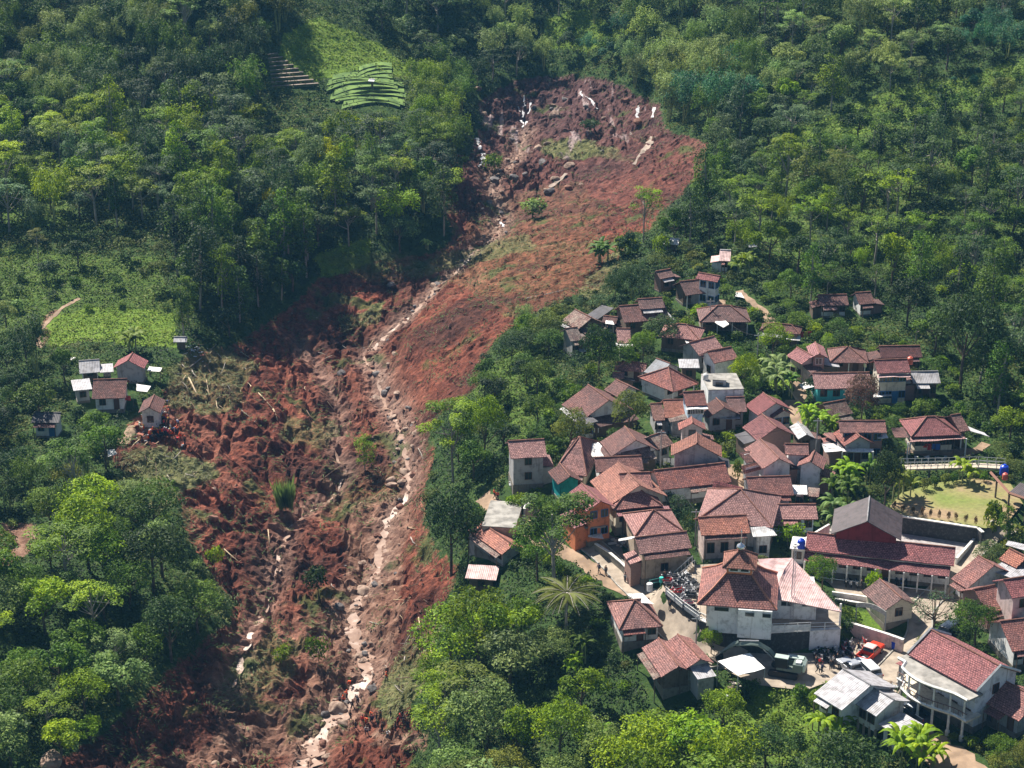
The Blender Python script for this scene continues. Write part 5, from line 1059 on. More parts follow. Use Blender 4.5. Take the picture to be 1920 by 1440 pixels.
# ------------------------------------------------------------------ vehicles
def paint(name, col, r=.3, metal=.0): return mat(name, col, r, metal, spec=.5, noise=.12, nscale=3)
MTYRE = mat('tyre_rubber', (.015, .015, .015), .8); MRIM = mat('rim_metal', (.4, .4, .42), .35, metal=.7); MCH = mat('dark_trim', (.02, .02, .022), .5)
MHL = mat('lamp_clear', (.7, .7, .68), .2); MTL = mat('lamp_red', (.45, .02, .02), .3)
def wheel(r, x, y, rad=.38, w=.26):
    sg = 1 if y > 0 else -1
    mb = MB(); prof = [(rad * .6, -w / 2), (rad * .95, -w / 2), (rad, -w / 4), (rad, w / 4), (rad * .95, w / 2), (rad * .6, w / 2)]
    n = 16; vs = []; fs = []
    for a_, b_ in prof:
        for k in range(n): t = 2 * math.pi * k / n; vs.append((x + a_ * math.cos(t), y + b_, rad + a_ * math.sin(t)))
    for i in range(len(prof) - 1):
        for k in range(n): fs.append((i * n + k, i * n + (k + 1) % n, (i + 1) * n + (k + 1) % n, (i + 1) * n + k))
    mb.add(vs, fs); wo = mb.build('wheel', MTYRE, r, smooth=False)
    mb = MB(); mb.add([(x + rad * .62 * math.cos(2 * math.pi * k / n), y + sg * w * .42, rad + rad * .62 * math.sin(2 * math.pi * k / n)) for k in range(n)] + [(x, y + sg * w * .3, rad)], [(k, (k + 1) % n, n) for k in range(n)]); mb.build('rim', MRIM, wo)
def loft(mb, secs):
    """secs: list of (x, [(y,z)...]) closed rings"""
    n = len(secs[0][1]); vs = [(x, y, z) for x, rg in secs for y, z in rg]; fs = []
    for i in range(len(secs) - 1):
        for k in range(n): fs.append((i * n + k, i * n + (k + 1) % n, (i + 1) * n + (k + 1) % n, (i + 1) * n + k))
    fs += [tuple(range(n - 1, -1, -1)), tuple(range((len(secs) - 1) * n, len(secs) * n))]; mb.add(vs, fs)
def ring(hw, z0, z1, tw=None, r=.12):
    tw = hw if tw is None else tw
    return [(-hw + r, z0), (hw - r, z0), (hw, z0 + r), (hw, (z0 + z1) / 2), (tw, z1 - r * .6), (tw - r, z1), (-tw + r, z1), (-tw, z1 - r * .6), (-hw, (z0 + z1) / 2), (-hw, z0 + r)]
def pickup(px, py, head, z, col, label, canopy=None, bed=True, bedlen=1.7, cat='pickup truck', name='pickup_truck'):
    p = on_plane(px, py, z + .06); q = on_plane(*head, z + .06); r = empty(name, p, math.atan2(q[1] - p[1], q[0] - p[0]), label, cat)
    mb = MB(); loft(mb, [(2.62, ring(.80, .45, .92)), (2.5, ring(.90, .35, 1.02)), (1.2, ring(.92, .32, 1.12, .88)), (.9, ring(.92, .32, 1.14, .88)), (-.85, ring(.92, .32, 1.14, .88))]); mb.build('body', col, r)
    mb = MB()
    if bed:
        for s in (-1, 1): mb.box(-2.55, -.85, s * .86 - .05, s * .86 + .05, .4, 1.16)
        mb.box(-2.6, -2.5, -.9, .9, .4, 1.14); mb.box(-2.6, -.85, -.86, .86, .4, .62); mb.build('cargo_bed', col, r)
        MB().box(-2.48, -.9, -.80, .80, .625, .64).build('bed_liner', MCH, r)
    else:
        loft(mb, [(-.85, ring(.92, .32, 1.14, .88)), (-2.3, ring(.92, .34, 1.12, .86)), (-2.5, ring(.86, .42, 1.05, .8))]); mb.build('rear_body', col, r)
    # cabin: glass band and roof
    xr = -.85 if bed else -2.2
    mb = MB(); loft(mb, [(1.15, ring(.84, 1.1, 1.18, .82, .03)), (.45, ring(.84, 1.1, 1.62, .70, .05)), (xr + .25, ring(.84, 1.1, 1.64, .70, .05)), (xr, ring(.84, 1.1, 1.2, .80, .03))]); g_ = mb.build('window_glass', MGL, r)
    mb = MB(); loft(mb, [(.62, ring(.70, 1.58, 1.66, .66, .03)), (.4, ring(.73, 1.60, 1.74, .66, .05)), (xr + .3, ring(.73, 1.60, 1.75, .66, .05)), (xr + .15, ring(.7, 1.55, 1.68, .66, .03))]); mb.build('cabin_roof', canopy or col, r)
    mb = MB()
    for s in (-1, 1):
        for x0, z0, x1, z1 in ((1.12, 1.14, .48, 1.62), (-.05, 1.12, -.05, 1.64), (xr + .04, 1.14, xr + .26, 1.64)): mb.bar((x0, s * .83, z0), (x1, s * .71, z1), .045)
    mb.build('pillar', col, r)
    for s in (-1, 1):
        wheel(r, 1.6, s * .82); wheel(r, -1.55, s * .82); MB().box(2.45, 2.6, s * .68 - .16, s * .68 + .16, .78, .95).build('headlight', MHL, r)
        MB().box(-2.64, -2.58, s * .8 - .07, s * .8 + .07, .8, 1.05).build('tail_light', MTL, r); MB().box(.85, 1.0, s * 1.0 - .09, s * 1.0 + .09, 1.1, 1.25).build('mirror', col, r)
    MB().box(2.5, 2.68, -.8, .8, .36, .6).build('bumper', MCH, r); return r
MRED = paint('paint_red', (.62, .05, .02)); MSIL = paint('paint_silver', (.42, .44, .48), .3, .3); MWHT = paint('paint_white', (.62, .64, .68)); MDBL = paint('paint_dark', (.05, .065, .09), .25)
pickup(1631,1231,(1666,1199),0,MRED,'red pickup truck with a pale canopy roof parked against the mossy wall', canopy=mat('canopy_pale', (.75, .45, .42), .4))
pickup(1598,1262,(1566,1236),0,MSIL,'silver pickup truck with loaded bed, left of the two parked side by side')
pickup(1626,1262,(1596,1233),0,MWHT,'white pickup with a long white cover, right of the two parked side by side', bed=False)
pickup(1712,1342,(1682,1322),0.1,MDBL,'dark blue pickup parked under the balcony of the large house', canopy=mat('canopy_blue', (.12, .16, .22), .3))
pickup(1783,1187,(1800,1175),0.9,MDBL,'dark car half hidden under the bushy tree by the lane', bed=False, cat='car', name='car')
# excavator
def excavator():
    MGN = paint('paint_olive', (.13, .17, .15), .5); MGR = paint('paint_pale_green', (.38, .46, .42), .5); MB_ = MB
    z = 0.08; p = on_plane(1471, 1262, z); q = on_plane(1440, 1257, z); r = empty('excavator', p, math.atan2(q[1] - p[1], q[0] - p[0]), 'olive green excavator reaching its long boom along the black stone wall', 'excavator')
    for s in (-1, 1):
        mb = MB(); n = 24; pr = []
        for k in range(n):
            t = 2 * math.pi * k / n; cx = 1.55 if math.cos(t) > 0 else -1.55; pr.append((cx + .42 * math.cos(t), .45 + .42 * math.sin(t)))
        mb.add([(x, s * 1.2 - .28, y) for x, y in pr] + [(x, s * 1.2 + .28, y) for x, y in pr], [(k, (k + 1) % n, (k + 1) % n + n, k + n) for k in range(n)] + [tuple(range(n - 1, -1, -1)), tuple(range(n, 2 * n))]); mb.build('track', MCH, r)
    MB().lathe([(.7, .7), (.7, 1.0)], n=16).build('turntable', MCH, r)
    mb = MB(); mb.box(-2.3, .9, -1.25, 1.25, 1.0, 1.35); mb.box(-2.5, -1.2, -1.25, 1.25, 1.35, 2.15); mb.box(-1.2, .1, -1.25, -.2, 1.35, 2.0); mb.build('upper_body', MGN, r)
    loftm = MB(); loft(loftm, [(-2.75, ring(1.1, 1.1, 2.0, 1.0, .2)), (-2.5, ring(1.25, 1.0, 2.2, 1.1, .2))]); loftm.build('counterweight', MGR, r)
    MB().box(-2.3, -.2, -1.15, -.25, 2.15, 2.28).build('engine_cover', MGR, r); MB().box(-2.2, -1.5, .2, 1.0, 2.15, 2.4).build('engine_hatch', MWP, r)
    c_ = MB(); c_.box(-.5, 1.15, .3, 1.22, 1.35, 2.75); co = c_.build('cab', MCH, r); MB().box(1.13, 1.17, .4, 1.12, 1.6, 2.65).build('windscreen', MGL, co); MB().box(-.55, 1.2, .25, 1.27, 2.75, 2.85).build('cab_roof', MGR, co)
    mb = MB(); mb.tube([(.8, -.1, 1.5), (2.2, -.1, 3.0), (3.6, -.1, 3.6), (4.6, -.1, 3.55), (6.6, -.1, 3.0)], [.3, .36, .4, .36, .26], 4); mb.build('boom', MGN, r)
    mb = MB(); mb.tube([(6.2, -.1, 3.5), (6.8, -.1, 3.1), (8.6, -.1, 1.4)], [.22, .3, .18], 4); mb.build('stick', MGN, r)
    mb = MB(); mb.bar((.9, -.35, 1.4), (2.9, -.35, 3.1), .09, n=8); mb.bar((.9, .15, 1.4), (2.9, .15, 3.1), .09, n=8); mb.build('boom_cylinder', MRIM, r); MB().bar((3.6, -.1, 4.1), (6.2, -.1, 3.7), .08, n=8).build('stick_cylinder', MRIM, r)
    mb = MB(); mb.add([(8.6, -.5, 1.5), (9.2, -.5, .9), (8.9, -.5, .3), (8.2, -.5, .4), (8.3, -.5, 1.1), (8.6, .4, 1.5), (9.2, .4, .9), (8.9, .4, .3), (8.2, .4, .4), (8.3, .4, 1.1)], [(0, 1, 2, 3, 4), (9, 8, 7, 6, 5), (0, 5, 6, 1), (1, 6, 7, 2), (2, 7, 8, 3), (4, 9, 5, 0)]); mb.build('bucket', MCH, r)
excavator()
# motorbikes: one of each kind, then copies
def objcol(name, rough=.35, mul=1):
    def bld(t, b):
        oi = N(t, 'ObjectInfo'); L(t, oi.outputs['Color'], b.inputs['Base Color'])
    return mat(name, rough=rough, spec=.5, build=bld)
MBK = objcol('bike_paint'); KIDS = {}
def kid(o, parent): KIDS.setdefault(parent.name, []).append(o); return o
def bikeproto():
    r = empty('motorbike', (0, 0, 0)); parts = []
    def add(mb, nme, m): o = mb.build(nme, m, r); parts.append(o)
    for x in (.62, -.62):
        n = 12; mb = MB(); vs = []; fs = []
        for rr, y in ((.19, -.05), (.28, -.05), (.28, .05), (.19, .05)):
            for k in range(n): t = 2 * math.pi * k / n; vs.append((x + rr * math.cos(t), y, .28 + rr * math.sin(t)))
        for i in range(4):
            for k in range(n): fs.append((i * n + k, i * n + (k + 1) % n, ((i + 1) % 4) * n + (k + 1) % n, ((i + 1) % 4) * n + k))
        mb.add(vs, fs); add(mb, 'wheel', MTYRE)
    mb = MB(); loft(mb, [(.5, ring(.10, .62, .95, .14, .03)), (.3, ring(.17, .3, .95, .10, .04)), (.05, ring(.16, .26, .5, .14, .03)), (-.2, ring(.17, .3, .72, .14, .04)), (-.85, ring(.09, .6, .82, .08, .02))]); mb.box(.45, .85, -.07, .07, .56, .62); add(mb, 'body', MBK)
    mb = MB(); loft(mb, [(.1, ring(.13, .7, .78, .12, .02)), (-.75, ring(.12, .78, .86, .1, .02))]); add(mb, 'seat', MCH)
    mb = MB(); mb.bar((.62, 0, .3), (.42, 0, 1.02), .035); mb.bar((.4, -.34, 1.02), (.44, 0, 1.0), .025); mb.bar((.4, .34, 1.02), (.44, 0, 1.0), .025); add(mb, 'handlebar', MRIM)
    mb = MB(); mb.box(.5, .58, -.09, .09, .8, .95); add(mb, 'headlight', MHL)
    return r, parts
BP, BPP = bikeproto(); BUSED = [False]
def bike(x, y, z, rz, col, label, group):
    if not BUSED[0]: r, ps = BP, BPP; BUSED[0] = True
    else:
        r = BP.copy(); C.objects.link(r); ps = []
        for q in BPP: c = q.copy(); C.objects.link(c); c.parent = r; ps.append(c)
    r.location = (x, y, z); r.rotation_euler = (0, random.uniform(-.02, .02), rz); setp(r, label, 'motorbike', group)
    for q in ps: q.color = (*col, 1)
BCOL = {'black': (.02, .02, .022), 'red': (.45, .03, .03), 'white': (.7, .7, .7), 'blue': (.04, .10, .35), 'grey': (.22, .22, .24), 'pink': (.65, .25, .3)}
ORD = ['first', 'second', 'third', 'fourth', 'fifth', 'sixth', 'seventh', 'eighth', 'ninth', 'tenth', 'eleventh', 'twelfth', 'thirteenth', 'fourteenth', 'fifteenth', 'sixteenth', 'seventeenth', 'eighteenth', 'nineteenth', 'twentieth']
ORD += ['twenty-' + o for o in ORD[:9]] + ['thirtieth'] + ['thirty-' + o for o in ORD[:9]] + ['fortieth'] + ['forty-' + o for o in ORD[:9]] + ['fiftieth']
def ordlabel(items, fmt):
    """items sorted left to right in the picture; fmt(item, ordinal or None)"""
    seen = {}
    for it in items: seen.setdefault(it['key'], []).append(it)
    for k, v in seen.items():
        v.sort(key=lambda d: proj(*d['p'])[0])
        for i, it in enumerate(v): it['ord'] = None if len(v) == 1 else (ORD[i] if i < len(ORD) else ORD[-1])
    return items
bk = []
for i in range(34):      # packed beside the mosque
    f = i / 34; row = i % 3; a, b = ((1248,1090),(1300,1150)) if row == 0 else ((1262,1085),(1305,1130)) if row == 1 else ((1280,1082),(1306,1110))
    g_ = (i // 3) / 11.5; q = on_plane(a[0] + (b[0] - a[0]) * g_ + random.uniform(-2, 2), a[1] + (b[1] - a[1]) * g_ + random.uniform(-1, 1), 3.25)
    bk.append(dict(p=q, rz=random.uniform(-.35, .35) + (0 if random.random() < .5 else math.pi), z=3.25, c=random.choice(['black', 'black', 'black', 'red', 'white', 'grey', 'pink', 'black']), w='in the packed park beside the mosque', g='motorbikes packed beside the mosque'))
for x, y in ((1585,1097),(1594,1098),(1606,1099),(1624,1103),(1644,1103),(1655,1104),(1670,1105)):
    bk.append(dict(p=on_plane(x, y, 1.68), rz=-1.6 + random.uniform(-.1, .1), z=1.68, c=random.choice(['black', 'white', 'grey', 'white']), w='lined up in the open school yard', g='motorbikes lined up in the school yard'))
for x, y in ((1652,1092),(1661,1093),(1680,1096),(1689,1097),(1699,1098)):
    bk.append(dict(p=on_plane(x, y, 1.68), rz=1.6 + random.uniform(-.2, .2), z=1.68, c=random.choice(['black', 'black', 'blue']), w='in the shade of the school veranda', g='motorbikes in the veranda shade'))
for x, y in ((1527,1232),(1533,1225),(1540,1236),(1546,1228),(1536,1243),(1550,1240),(1565,1229),(1565,1220),(1577,1230),(1582,1222),(1593,1232),(1594,1222),(1595,1211),(1585,1212),(1612,1226),(1616,1215),(1621,1207),(1557,1245)):
    bk.append(dict(p=on_plane(x, y, .08), rz=-1.5 + random.uniform(-.5, .5), z=.08, c=random.choice(['black', 'black', 'red', 'grey', 'white']), w='in the cluster between the excavator and red pickup', g='motorbikes between the excavator and the red pickup'))
bk.append(dict(p=on_plane(1668, 1304, .08), rz=-.9, z=.08, c='black', w='alone between the stilt house and the balcony house', g=None)); bk.append(dict(p=on_plane(1171, 1012, 1.0), rz=.2, z=1.4, c='black', w='beside the lane below the orange walled house', g=None))
for d in bk: d['key'] = (d['c'], d['w'])
ordlabel(bk, None)
for d in bk: bike(d['p'][0], d['p'][1], d['z'] if d['w'][:6] != 'beside' else float(zs(d['p'][0], d['p'][1])), d['rz'], BCOL[d['c']], f"{d['c']} motorbike " + (d['w'] if d['ord'] is None else f"{d['w']}, {d['ord']} {d['c']} from left"), d['g'])
# ------------------------------------------------------------------ people
def skin_mesh(name, verts, edges, rads, m, root=0):
    me = bpy.data.meshes.new(name); me.from_pydata(verts, edges, []); o = bpy.data.objects.new(name, me); C.objects.link(o)
    md = o.modifiers.new('s', 'SKIN'); sv = me.skin_vertices[0].data
    for k, r_ in enumerate(rads): sv[k].radius = (r_, r_) if np.isscalar(r_) else r_
    sv[root].use_root = True; sub = o.modifiers.new('u', 'SUBSURF'); sub.levels = 1; md.use_smooth_shade = True
    dg = bpy.context.evaluated_depsgraph_get(); out = bpy.data.meshes.new_from_object(o.evaluated_get(dg)); out.name = name; out.materials.clear(); out.materials.append(m)
    bpy.data.objects.remove(o); bpy.data.meshes.remove(me); return out
MSK = mat('skin_brown', (.30, .15, .09), .6); MHAIR = mat('black_hair', (.012, .01, .01), .7); MJ = objcol('jacket_cloth', .85); MTR = mat('dark_trousers', (.035, .04, .055), .9)
def pose(kind):
    """joint table for one posture; x forward, y left, z up"""
    J = dict(pelvis=(0, 0, .93), waist=(0, 0, 1.08), chest=(0, 0, 1.32), neck=(0, 0, 1.47), head=(.02, 0, 1.58), top=(.01, 0, 1.68))
    for s, n_ in ((1, 'l'), (-1, 'r')):
        J['hip' + n_] = (0, s * .10, .90); J['knee' + n_] = (.03, s * .11, .49); J['ankle' + n_] = (-.02, s * .12, .09); J['toe' + n_] = (.14, s * .13, .04)
        J['sh' + n_] = (0, s * .19, 1.40); J['el' + n_] = (-.02, s * .25, 1.12); J['wr' + n_] = (.06, s * .25, .88); J['hand' + n_] = (.09, s * .24, .79)
    if kind == 'walk': J.update(kneel=(.2, .11, .52), anklel=(.18, .12, .10), toel=(.34, .13, .05), kneer=(-.02, -.11, .48), ankler=(-.28, -.12, .16), toer=(-.16, -.13, .04), ell=(-.12, .24, 1.14), wrl=(-.08, .25, .90), handl=(-.06, .24, .82), elr=(.08, -.25, 1.13), wrr=(.24, -.22, .98), handr=(.31, -.2, .93))
    if kind == 'bend':
        J.update(waist=(.1, 0, 1.02), chest=(.32, 0, 1.1), neck=(.45, 0, 1.14), head=(.56, 0, 1.15), top=(.65, 0, 1.13), kneel=(.12, .14, .5), kneer=(.1, -.14, .5), pelvis=(-.06, 0, .9), hipl=(-.06, .1, .87), hipr=(-.06, -.1, .87))
        for s, n_ in ((1, 'l'), (-1, 'r')): J['sh' + n_] = (.38, s * .19, 1.1); J['el' + n_] = (.46, s * .22, .84); J['wr' + n_] = (.55, s * .16, .62); J['hand' + n_] = (.58, s * .14, .53)
    if kind == 'reach': J.update(ell=(.22, .22, 1.3), wrl=(.44, .12, 1.36), handl=(.53, .1, 1.38), elr=(.16, -.24, 1.18), wrr=(.38, -.16, 1.16), handr=(.47, -.14, 1.17), kneel=(.08, .13, .49))
    if kind == 'wide': J.update(kneel=(.02, .2, .49), anklel=(0, .27, .09), toel=(.15, .3, .04), kneer=(.02, -.2, .49), ankler=(0, -.27, .09), toer=(.15, -.3, .04), ell=(-.02, .36, 1.16), wrl=(.1, .26, 1.0), handl=(.12, .18, .98), elr=(-.02, -.36, 1.16), wrr=(.1, -.26, 1.0), handr=(.12, -.18, .98))
    return J
def person_proto(kind, helmet):
    J = pose(kind); r = empty('person', (0, 0, 0)); names = []; V_ = []; E_ = []; Rr = []; ix = {}
    def ad(n_, rad): ix[n_] = len(V_); V_.append(J[n_]); Rr.append(rad)
    for n_, rad in (('pelvis', .125), ('waist', (.12, .10)), ('chest', (.15, .11)), ('neck', .055), ('head', (.085, .095)), ('top', .06)): ad(n_, rad)
    E_ += [(0, 1), (1, 2), (2, 3), (3, 4), (4, 5)]
    for s in 'lr':
        for n_, rad in (('hip', .085), ('knee', .058), ('ankle', .042), ('toe', .038), ('sh', .055), ('el', .042), ('wr', .028), ('hand', .034)): ad(n_ + s, rad)
        E_ += [(0, ix['hip' + s]), (ix['hip' + s], ix['knee' + s]), (ix['knee' + s], ix['ankle' + s]), (ix['ankle' + s], ix['toe' + s]), (2, ix['sh' + s]), (ix['sh' + s], ix['el' + s]), (ix['el' + s], ix['wr' + s]), (ix['wr' + s], ix['hand' + s])]
    h_ = np.array(J['head']); f = np.array([1, 0, 0.]) if kind != 'bend' else np.array([.2, 0, -1.])
    body = bpy.data.objects.new('body', skin_mesh('body', V_, E_, Rr, MSK)); link(body, r); parts = [body]
    # face and fingers, small
    mb = MB()
    nose = h_ + f * .10; mb.bar(nose, nose + f * .02 - (0, 0, .015), .014)
    for s in (-1, 1): mb.bar(h_ + (0, s * .085, -.005), h_ + (0, s * .1, .03), .014)
    for s in 'lr':
        w_ = np.array(J['wr' + s]); hd = np.array(J['hand' + s]); d = (hd - w_) / np.linalg.norm(hd - w_); side = np.cross(d, (1, 0, 0)); side /= np.linalg.norm(side) + 1e-6
        for k, l_ in enumerate((.06, .075, .08, .07)): st = hd + side * (k - 1.5) * .018; mb.tube([st, st + d * l_ * .6, st + d * l_ + np.array([.015, 0, -.01])], [.009, .008, .006], 4)
        st = hd - d * .03 + side * .03; mb.tube([st, st + side * .03 + d * .03], [.01, .007], 4)
    me_ = mb.mesh('hand', MSK); o = bpy.data.objects.new('hand_and_face', me_); link(o, body); parts.append(o)
    tv = ['waist', 'chest', 'neck', 'shl', 'ell', 'wrl', 'shr', 'elr', 'wrr', 'pelvis']; j2 = [J[a] for a in tv]; nk = np.array(J['chest']) * .45 + np.array(J['neck']) * .55; j2[2] = tuple(nk)
    jk = bpy.data.objects.new('jacket', skin_mesh('jacket', j2, [(9, 0), (0, 1), (1, 2), (1, 3), (3, 4), (4, 5), (1, 6), (6, 7), (7, 8)], [(.15, .13), (.18, .135), .075, .08, .064, .048, .08, .064, .048, .15], MJ, 1)); link(jk, r); parts.append(jk)
    tv = ['pelvis', 'hipl', 'kneel', 'anklel', 'hipr', 'kneer', 'ankler']
    tr = bpy.data.objects.new('trousers', skin_mesh('trousers', [J[a] for a in tv], [(0, 1), (1, 2), (2, 3), (0, 4), (4, 5), (5, 6)], [.14, .105, .075, .062, .105, .075, .062], MTR)); link(tr, r); parts.append(tr)
    up = np.array(J['top']) - h_; up = up / np.linalg.norm(up)
    if helmet:
        mb = MB(); mb.lathe([(.145, -.01), (.118, 0), (.112, .05), (.08, .1), (.0, .125)], (0, 0, 0), 12); me_ = mb.mesh('helmet', objcol('helmet_shell', .3), True)
    else:
        mb = MB(); mb.lathe([(.09, -.06), (.112, 0), (.11, .05), (.075, .095), (.0, .11)], (0, 0, 0), 12); me_ = mb.mesh('hair', MHAIR, True)
    o = bpy.data.objects.new('helmet' if helmet else 'hair', me_); link(o, r); o.location = tuple(h_ + up * .03); o.rotation_euler = Vector(up).to_track_quat('Z', 'X').to_euler(); parts.append(o)
    return [r, parts, False]
PROTO = {}
JC = {'orange': (.85, .10, .015), 'red': (.6, .02, .03), 'black': (.02, .02, .025), 'white': (.65, .65, .65), 'navy': (.03, .05, .14), 'yellow': (.75, .5, .03), 'grey': (.2, .2, .22), 'green': (.06, .14, .07)}
HC = {'orange': (.85, .12, .02), 'white': (.75, .75, .75), 'yellow': (.8, .55, .03), 'red': (.6, .03, .03)}
PEOPLE = []
def addperson(px, py, col, where, group, kind=None, helmet=None, zof=None):
    kind = kind or random.choice(['stand', 'walk', 'bend', 'reach', 'wide', 'stand']); p = surf(px, py) if zof is None else on_plane(px, py, zof)
    PEOPLE.append(dict(p=p, c=col, h=helmet, k=kind, w=where, g=group))
act = {'stand': 'standing', 'walk': 'walking', 'bend': 'bending', 'reach': 'reaching', 'wide': 'straddling'}
crowd = []
random.seed(3)
for k in range(58):
    t = random.random()
    x = 272 + t * 62 + random.uniform(-4, 4); y = 818 - t * 14 + random.uniform(-9, 14)
    if k % 3 == 0: x = 296 + random.uniform(0, 22); y = 765 + random.uniform(0, 45)
    addperson(x, y, random.choice(['orange', 'orange', 'red', 'orange', 'black', 'white', 'navy', 'grey']), 'in the crowd below the hamlet', 'rescue crowd below the left hamlet', helmet=random.choice([None, 'orange', 'white', 'yellow']))
for x, y, c in ((322,830,'orange'),(338,828,'orange'),(341,836,'grey'),(347,838,'black'),(332,834,'red'),(297,828,'orange')): addperson(x, y, c, 'below the crowd on the bare mud', 'rescuers on the bare mud', helmet='orange')
for x, y, c in ((658,1289,'orange'),(651,1311,'orange'),(637,1320,'grey'),(644,1322,'orange'),(725,1277,'orange'),(661,1330,'black'),(671,1322,'black'),(657,1350,'black')): addperson(x, y, c, 'beside the muddy stream', 'searchers beside the muddy stream', helmet='orange' if c == 'orange' else None)
for x, y, c in ((687,1356,'orange'),(695,1355,'orange'),(667,1368,'black'),(706,1354,'black'),(698,1363,'navy'),(714,1362,'black'),(717,1368,'black'),(688,1380,'white'),(686,1368,'orange'),(727,1378,'white'),(741,1362,'black'),(746,1350,'red'),(755,1348,'black'),(732,1335,'black'),(758,1372,'black'),(765,1368,'black'),(785,1380,'black'),(752,1356,'red'),(680,1359,'red'),(709,1371,'green')): addperson(x, y, c, 'in the group on flat mud', 'group on the flat mud', helmet='orange' if c == 'orange' else None)
for x, y, c, w, z in ((1123,1075,'navy','on the sloping path above the palm, left of a pair',None),(1136,1079,'grey','on the sloping path above the palm, right of a pair',None),(1172,1092,'white','where the path meets the dark lane',None),(1256,1143,'black','on the ramp below the motorbike park',None),(1384,882,'black','on the pale lane by the big grey gable',None),(927,935,'orange','at the top of the dirt path',None),(933,938,'red','next to another at the top of the dirt path',None),(1615,1105,'black','among the school yard motorbikes',1.68),(1533,1262,'grey','nearest the stilt house, left of two',.08),(1541,1262,'navy','nearest the stilt house, right of two',.08),(1557,1256,'black','beside the silver pickup',.08),(1562,1248,'white','between the motorbikes and the silver pickup',.08),(1318,1004,'yellow','under the pink tiled house wall',None),(1352,1014,'black','walking behind the mosque',None),(1246,1090,'black','with a pale helmet beside the green pipe rail',3.25),(1609,1223,'black','beside the red pickup tail',.08),(1552,1235,'grey','at the back of the yard motorbikes',.08),(1570,1243,'black','in front of the yard motorbikes',.08),(644,1418,'navy','alone low on the slide near the tree edge',None),(1530,1250,'black','between excavator and stilt house',.08)):
    addperson(x, y, c, w, None, kind=random.choice(['stand', 'walk']), zof=z)
for d in PEOPLE: d['key'] = (d['c'], d['k'], d['h'], d['w'])
ordlabel(PEOPLE, None)
for d in PEOPLE:
    k = (d['k'], bool(d['h']))
    if k not in PROTO: PROTO[k] = person_proto(*k)
    pr = PROTO[k]
    if not pr[2]: pr[2] = True; r, ps = pr[0], pr[1]
    else:
        r = pr[0].copy(); C.objects.link(r); ps = []; mp_ = {}
        for q in pr[1]:
            c = q.copy(); C.objects.link(c); c.parent = r if q.parent == pr[0] else mp_[q.parent.name]; mp_[q.name] = c; ps.append(c)
    r.location = tuple(float(v) for v in d['p']); r.rotation_euler = (0, 0, random.uniform(0, 6.28)); s_ = random.uniform(.94, 1.06); r.scale = (s_, s_, s_)
    for q in ps: q.color = (*(HC[d['h']] if (d['h'] and q.name.startswith('helmet')) else JC[d['c']]), 1)
    lb = f"person in {d['c']}" + (f" with {d['h']} helmet" if d['h'] else '') + f" {act[d['k']] if 'walking' not in d['w'] else ''} {d['w']}"
    if d['ord']: lb = f"{d['ord']} from left {act[d['k']]} in {d['c']}" + (f", {d['h']} helmet" if d['h'] else '') + f", {d['w']}"
    setp(r, ' '.join(lb.split()), 'person', d['g'])
# ------------------------------------------------------------------ plants
def leaf_mat(name, trans=.28, dead=False):
    def bld(t, b):
        oi = N(t, 'ObjectInfo'); a = attr(t, 'tone')
        hs = N(t, 'HueSaturation'); hs.inputs['Saturation'].default_value = 1.1; L(t, oi.outputs['Color'], hs.inputs['Color'])
        v = N(t, 'MapRange'); v.inputs[1].default_value = 0; v.inputs[2].default_value = 1; v.inputs[3].default_value = .45; v.inputs[4].default_value = 1.75; L(t, a.outputs['Fac'], v.inputs[0]); L(t, v.outputs[0], hs.inputs['Value'])
        h = N(t, 'MapRange'); h.inputs[3].default_value = .515; h.inputs[4].default_value = .475; L(t, a.outputs['Fac'], h.inputs[0]); L(t, h.outputs[0], hs.inputs['Hue'])
        L(t, hs.outputs[0], b.inputs['Base Color']); b.inputs['Roughness'].default_value = .62; b.inputs['Specular IOR Level'].default_value = .22
        tr = N(t, 'BsdfTranslucent'); br = N(t, 'HueSaturation'); br.inputs['Value'].default_value = 1.5; br.inputs['Hue'].default_value = .485; L(t, hs.outputs[0], br.inputs['Color']); L(t, br.outputs[0], tr.inputs[0])
        mx = N(t, 'MixShader'); mx.inputs[0].default_value = trans; out = t.nodes['Material Output']; L(t, b.outputs[0], mx.inputs[1]); L(t, tr.outputs[0], mx.inputs[2]); L(t, mx.outputs[0], out.inputs[0])
    return mat(name, build=bld)
MLEAF = leaf_mat('leaf'); MBARK = mat('bark', (.16, .12, .09), .95, noise=.5, nscale=2); MBARKP = mat('pale_bark', (.38, .34, .29), .9, noise=.4, nscale=2)
def cards(c, nrm, size, tone, rg, aspect=.55, tang=None):
    """diamond leaves: centres, normals, sizes -> verts, faces"""
    n = len(c); nrm = nrm / (np.linalg.norm(nrm, axis=1, keepdims=True) + 1e-9)
    t = rg.normal(size=(n, 3)) if tang is None else tang + rg.normal(size=(n, 3)) * .25
    t = t - nrm * (t * nrm).sum(1, keepdims=True); t /= np.linalg.norm(t, axis=1, keepdims=True) + 1e-9; b = np.cross(nrm, t)
    s = size[:, None] if not np.isscalar(size) else size
    V = np.stack([c - t * s * .5, c + b * s * .5 * aspect + t * s * .05, c + t * s * .5, c - b * s * .5 * aspect + t * s * .05], 1)
    return V, tone
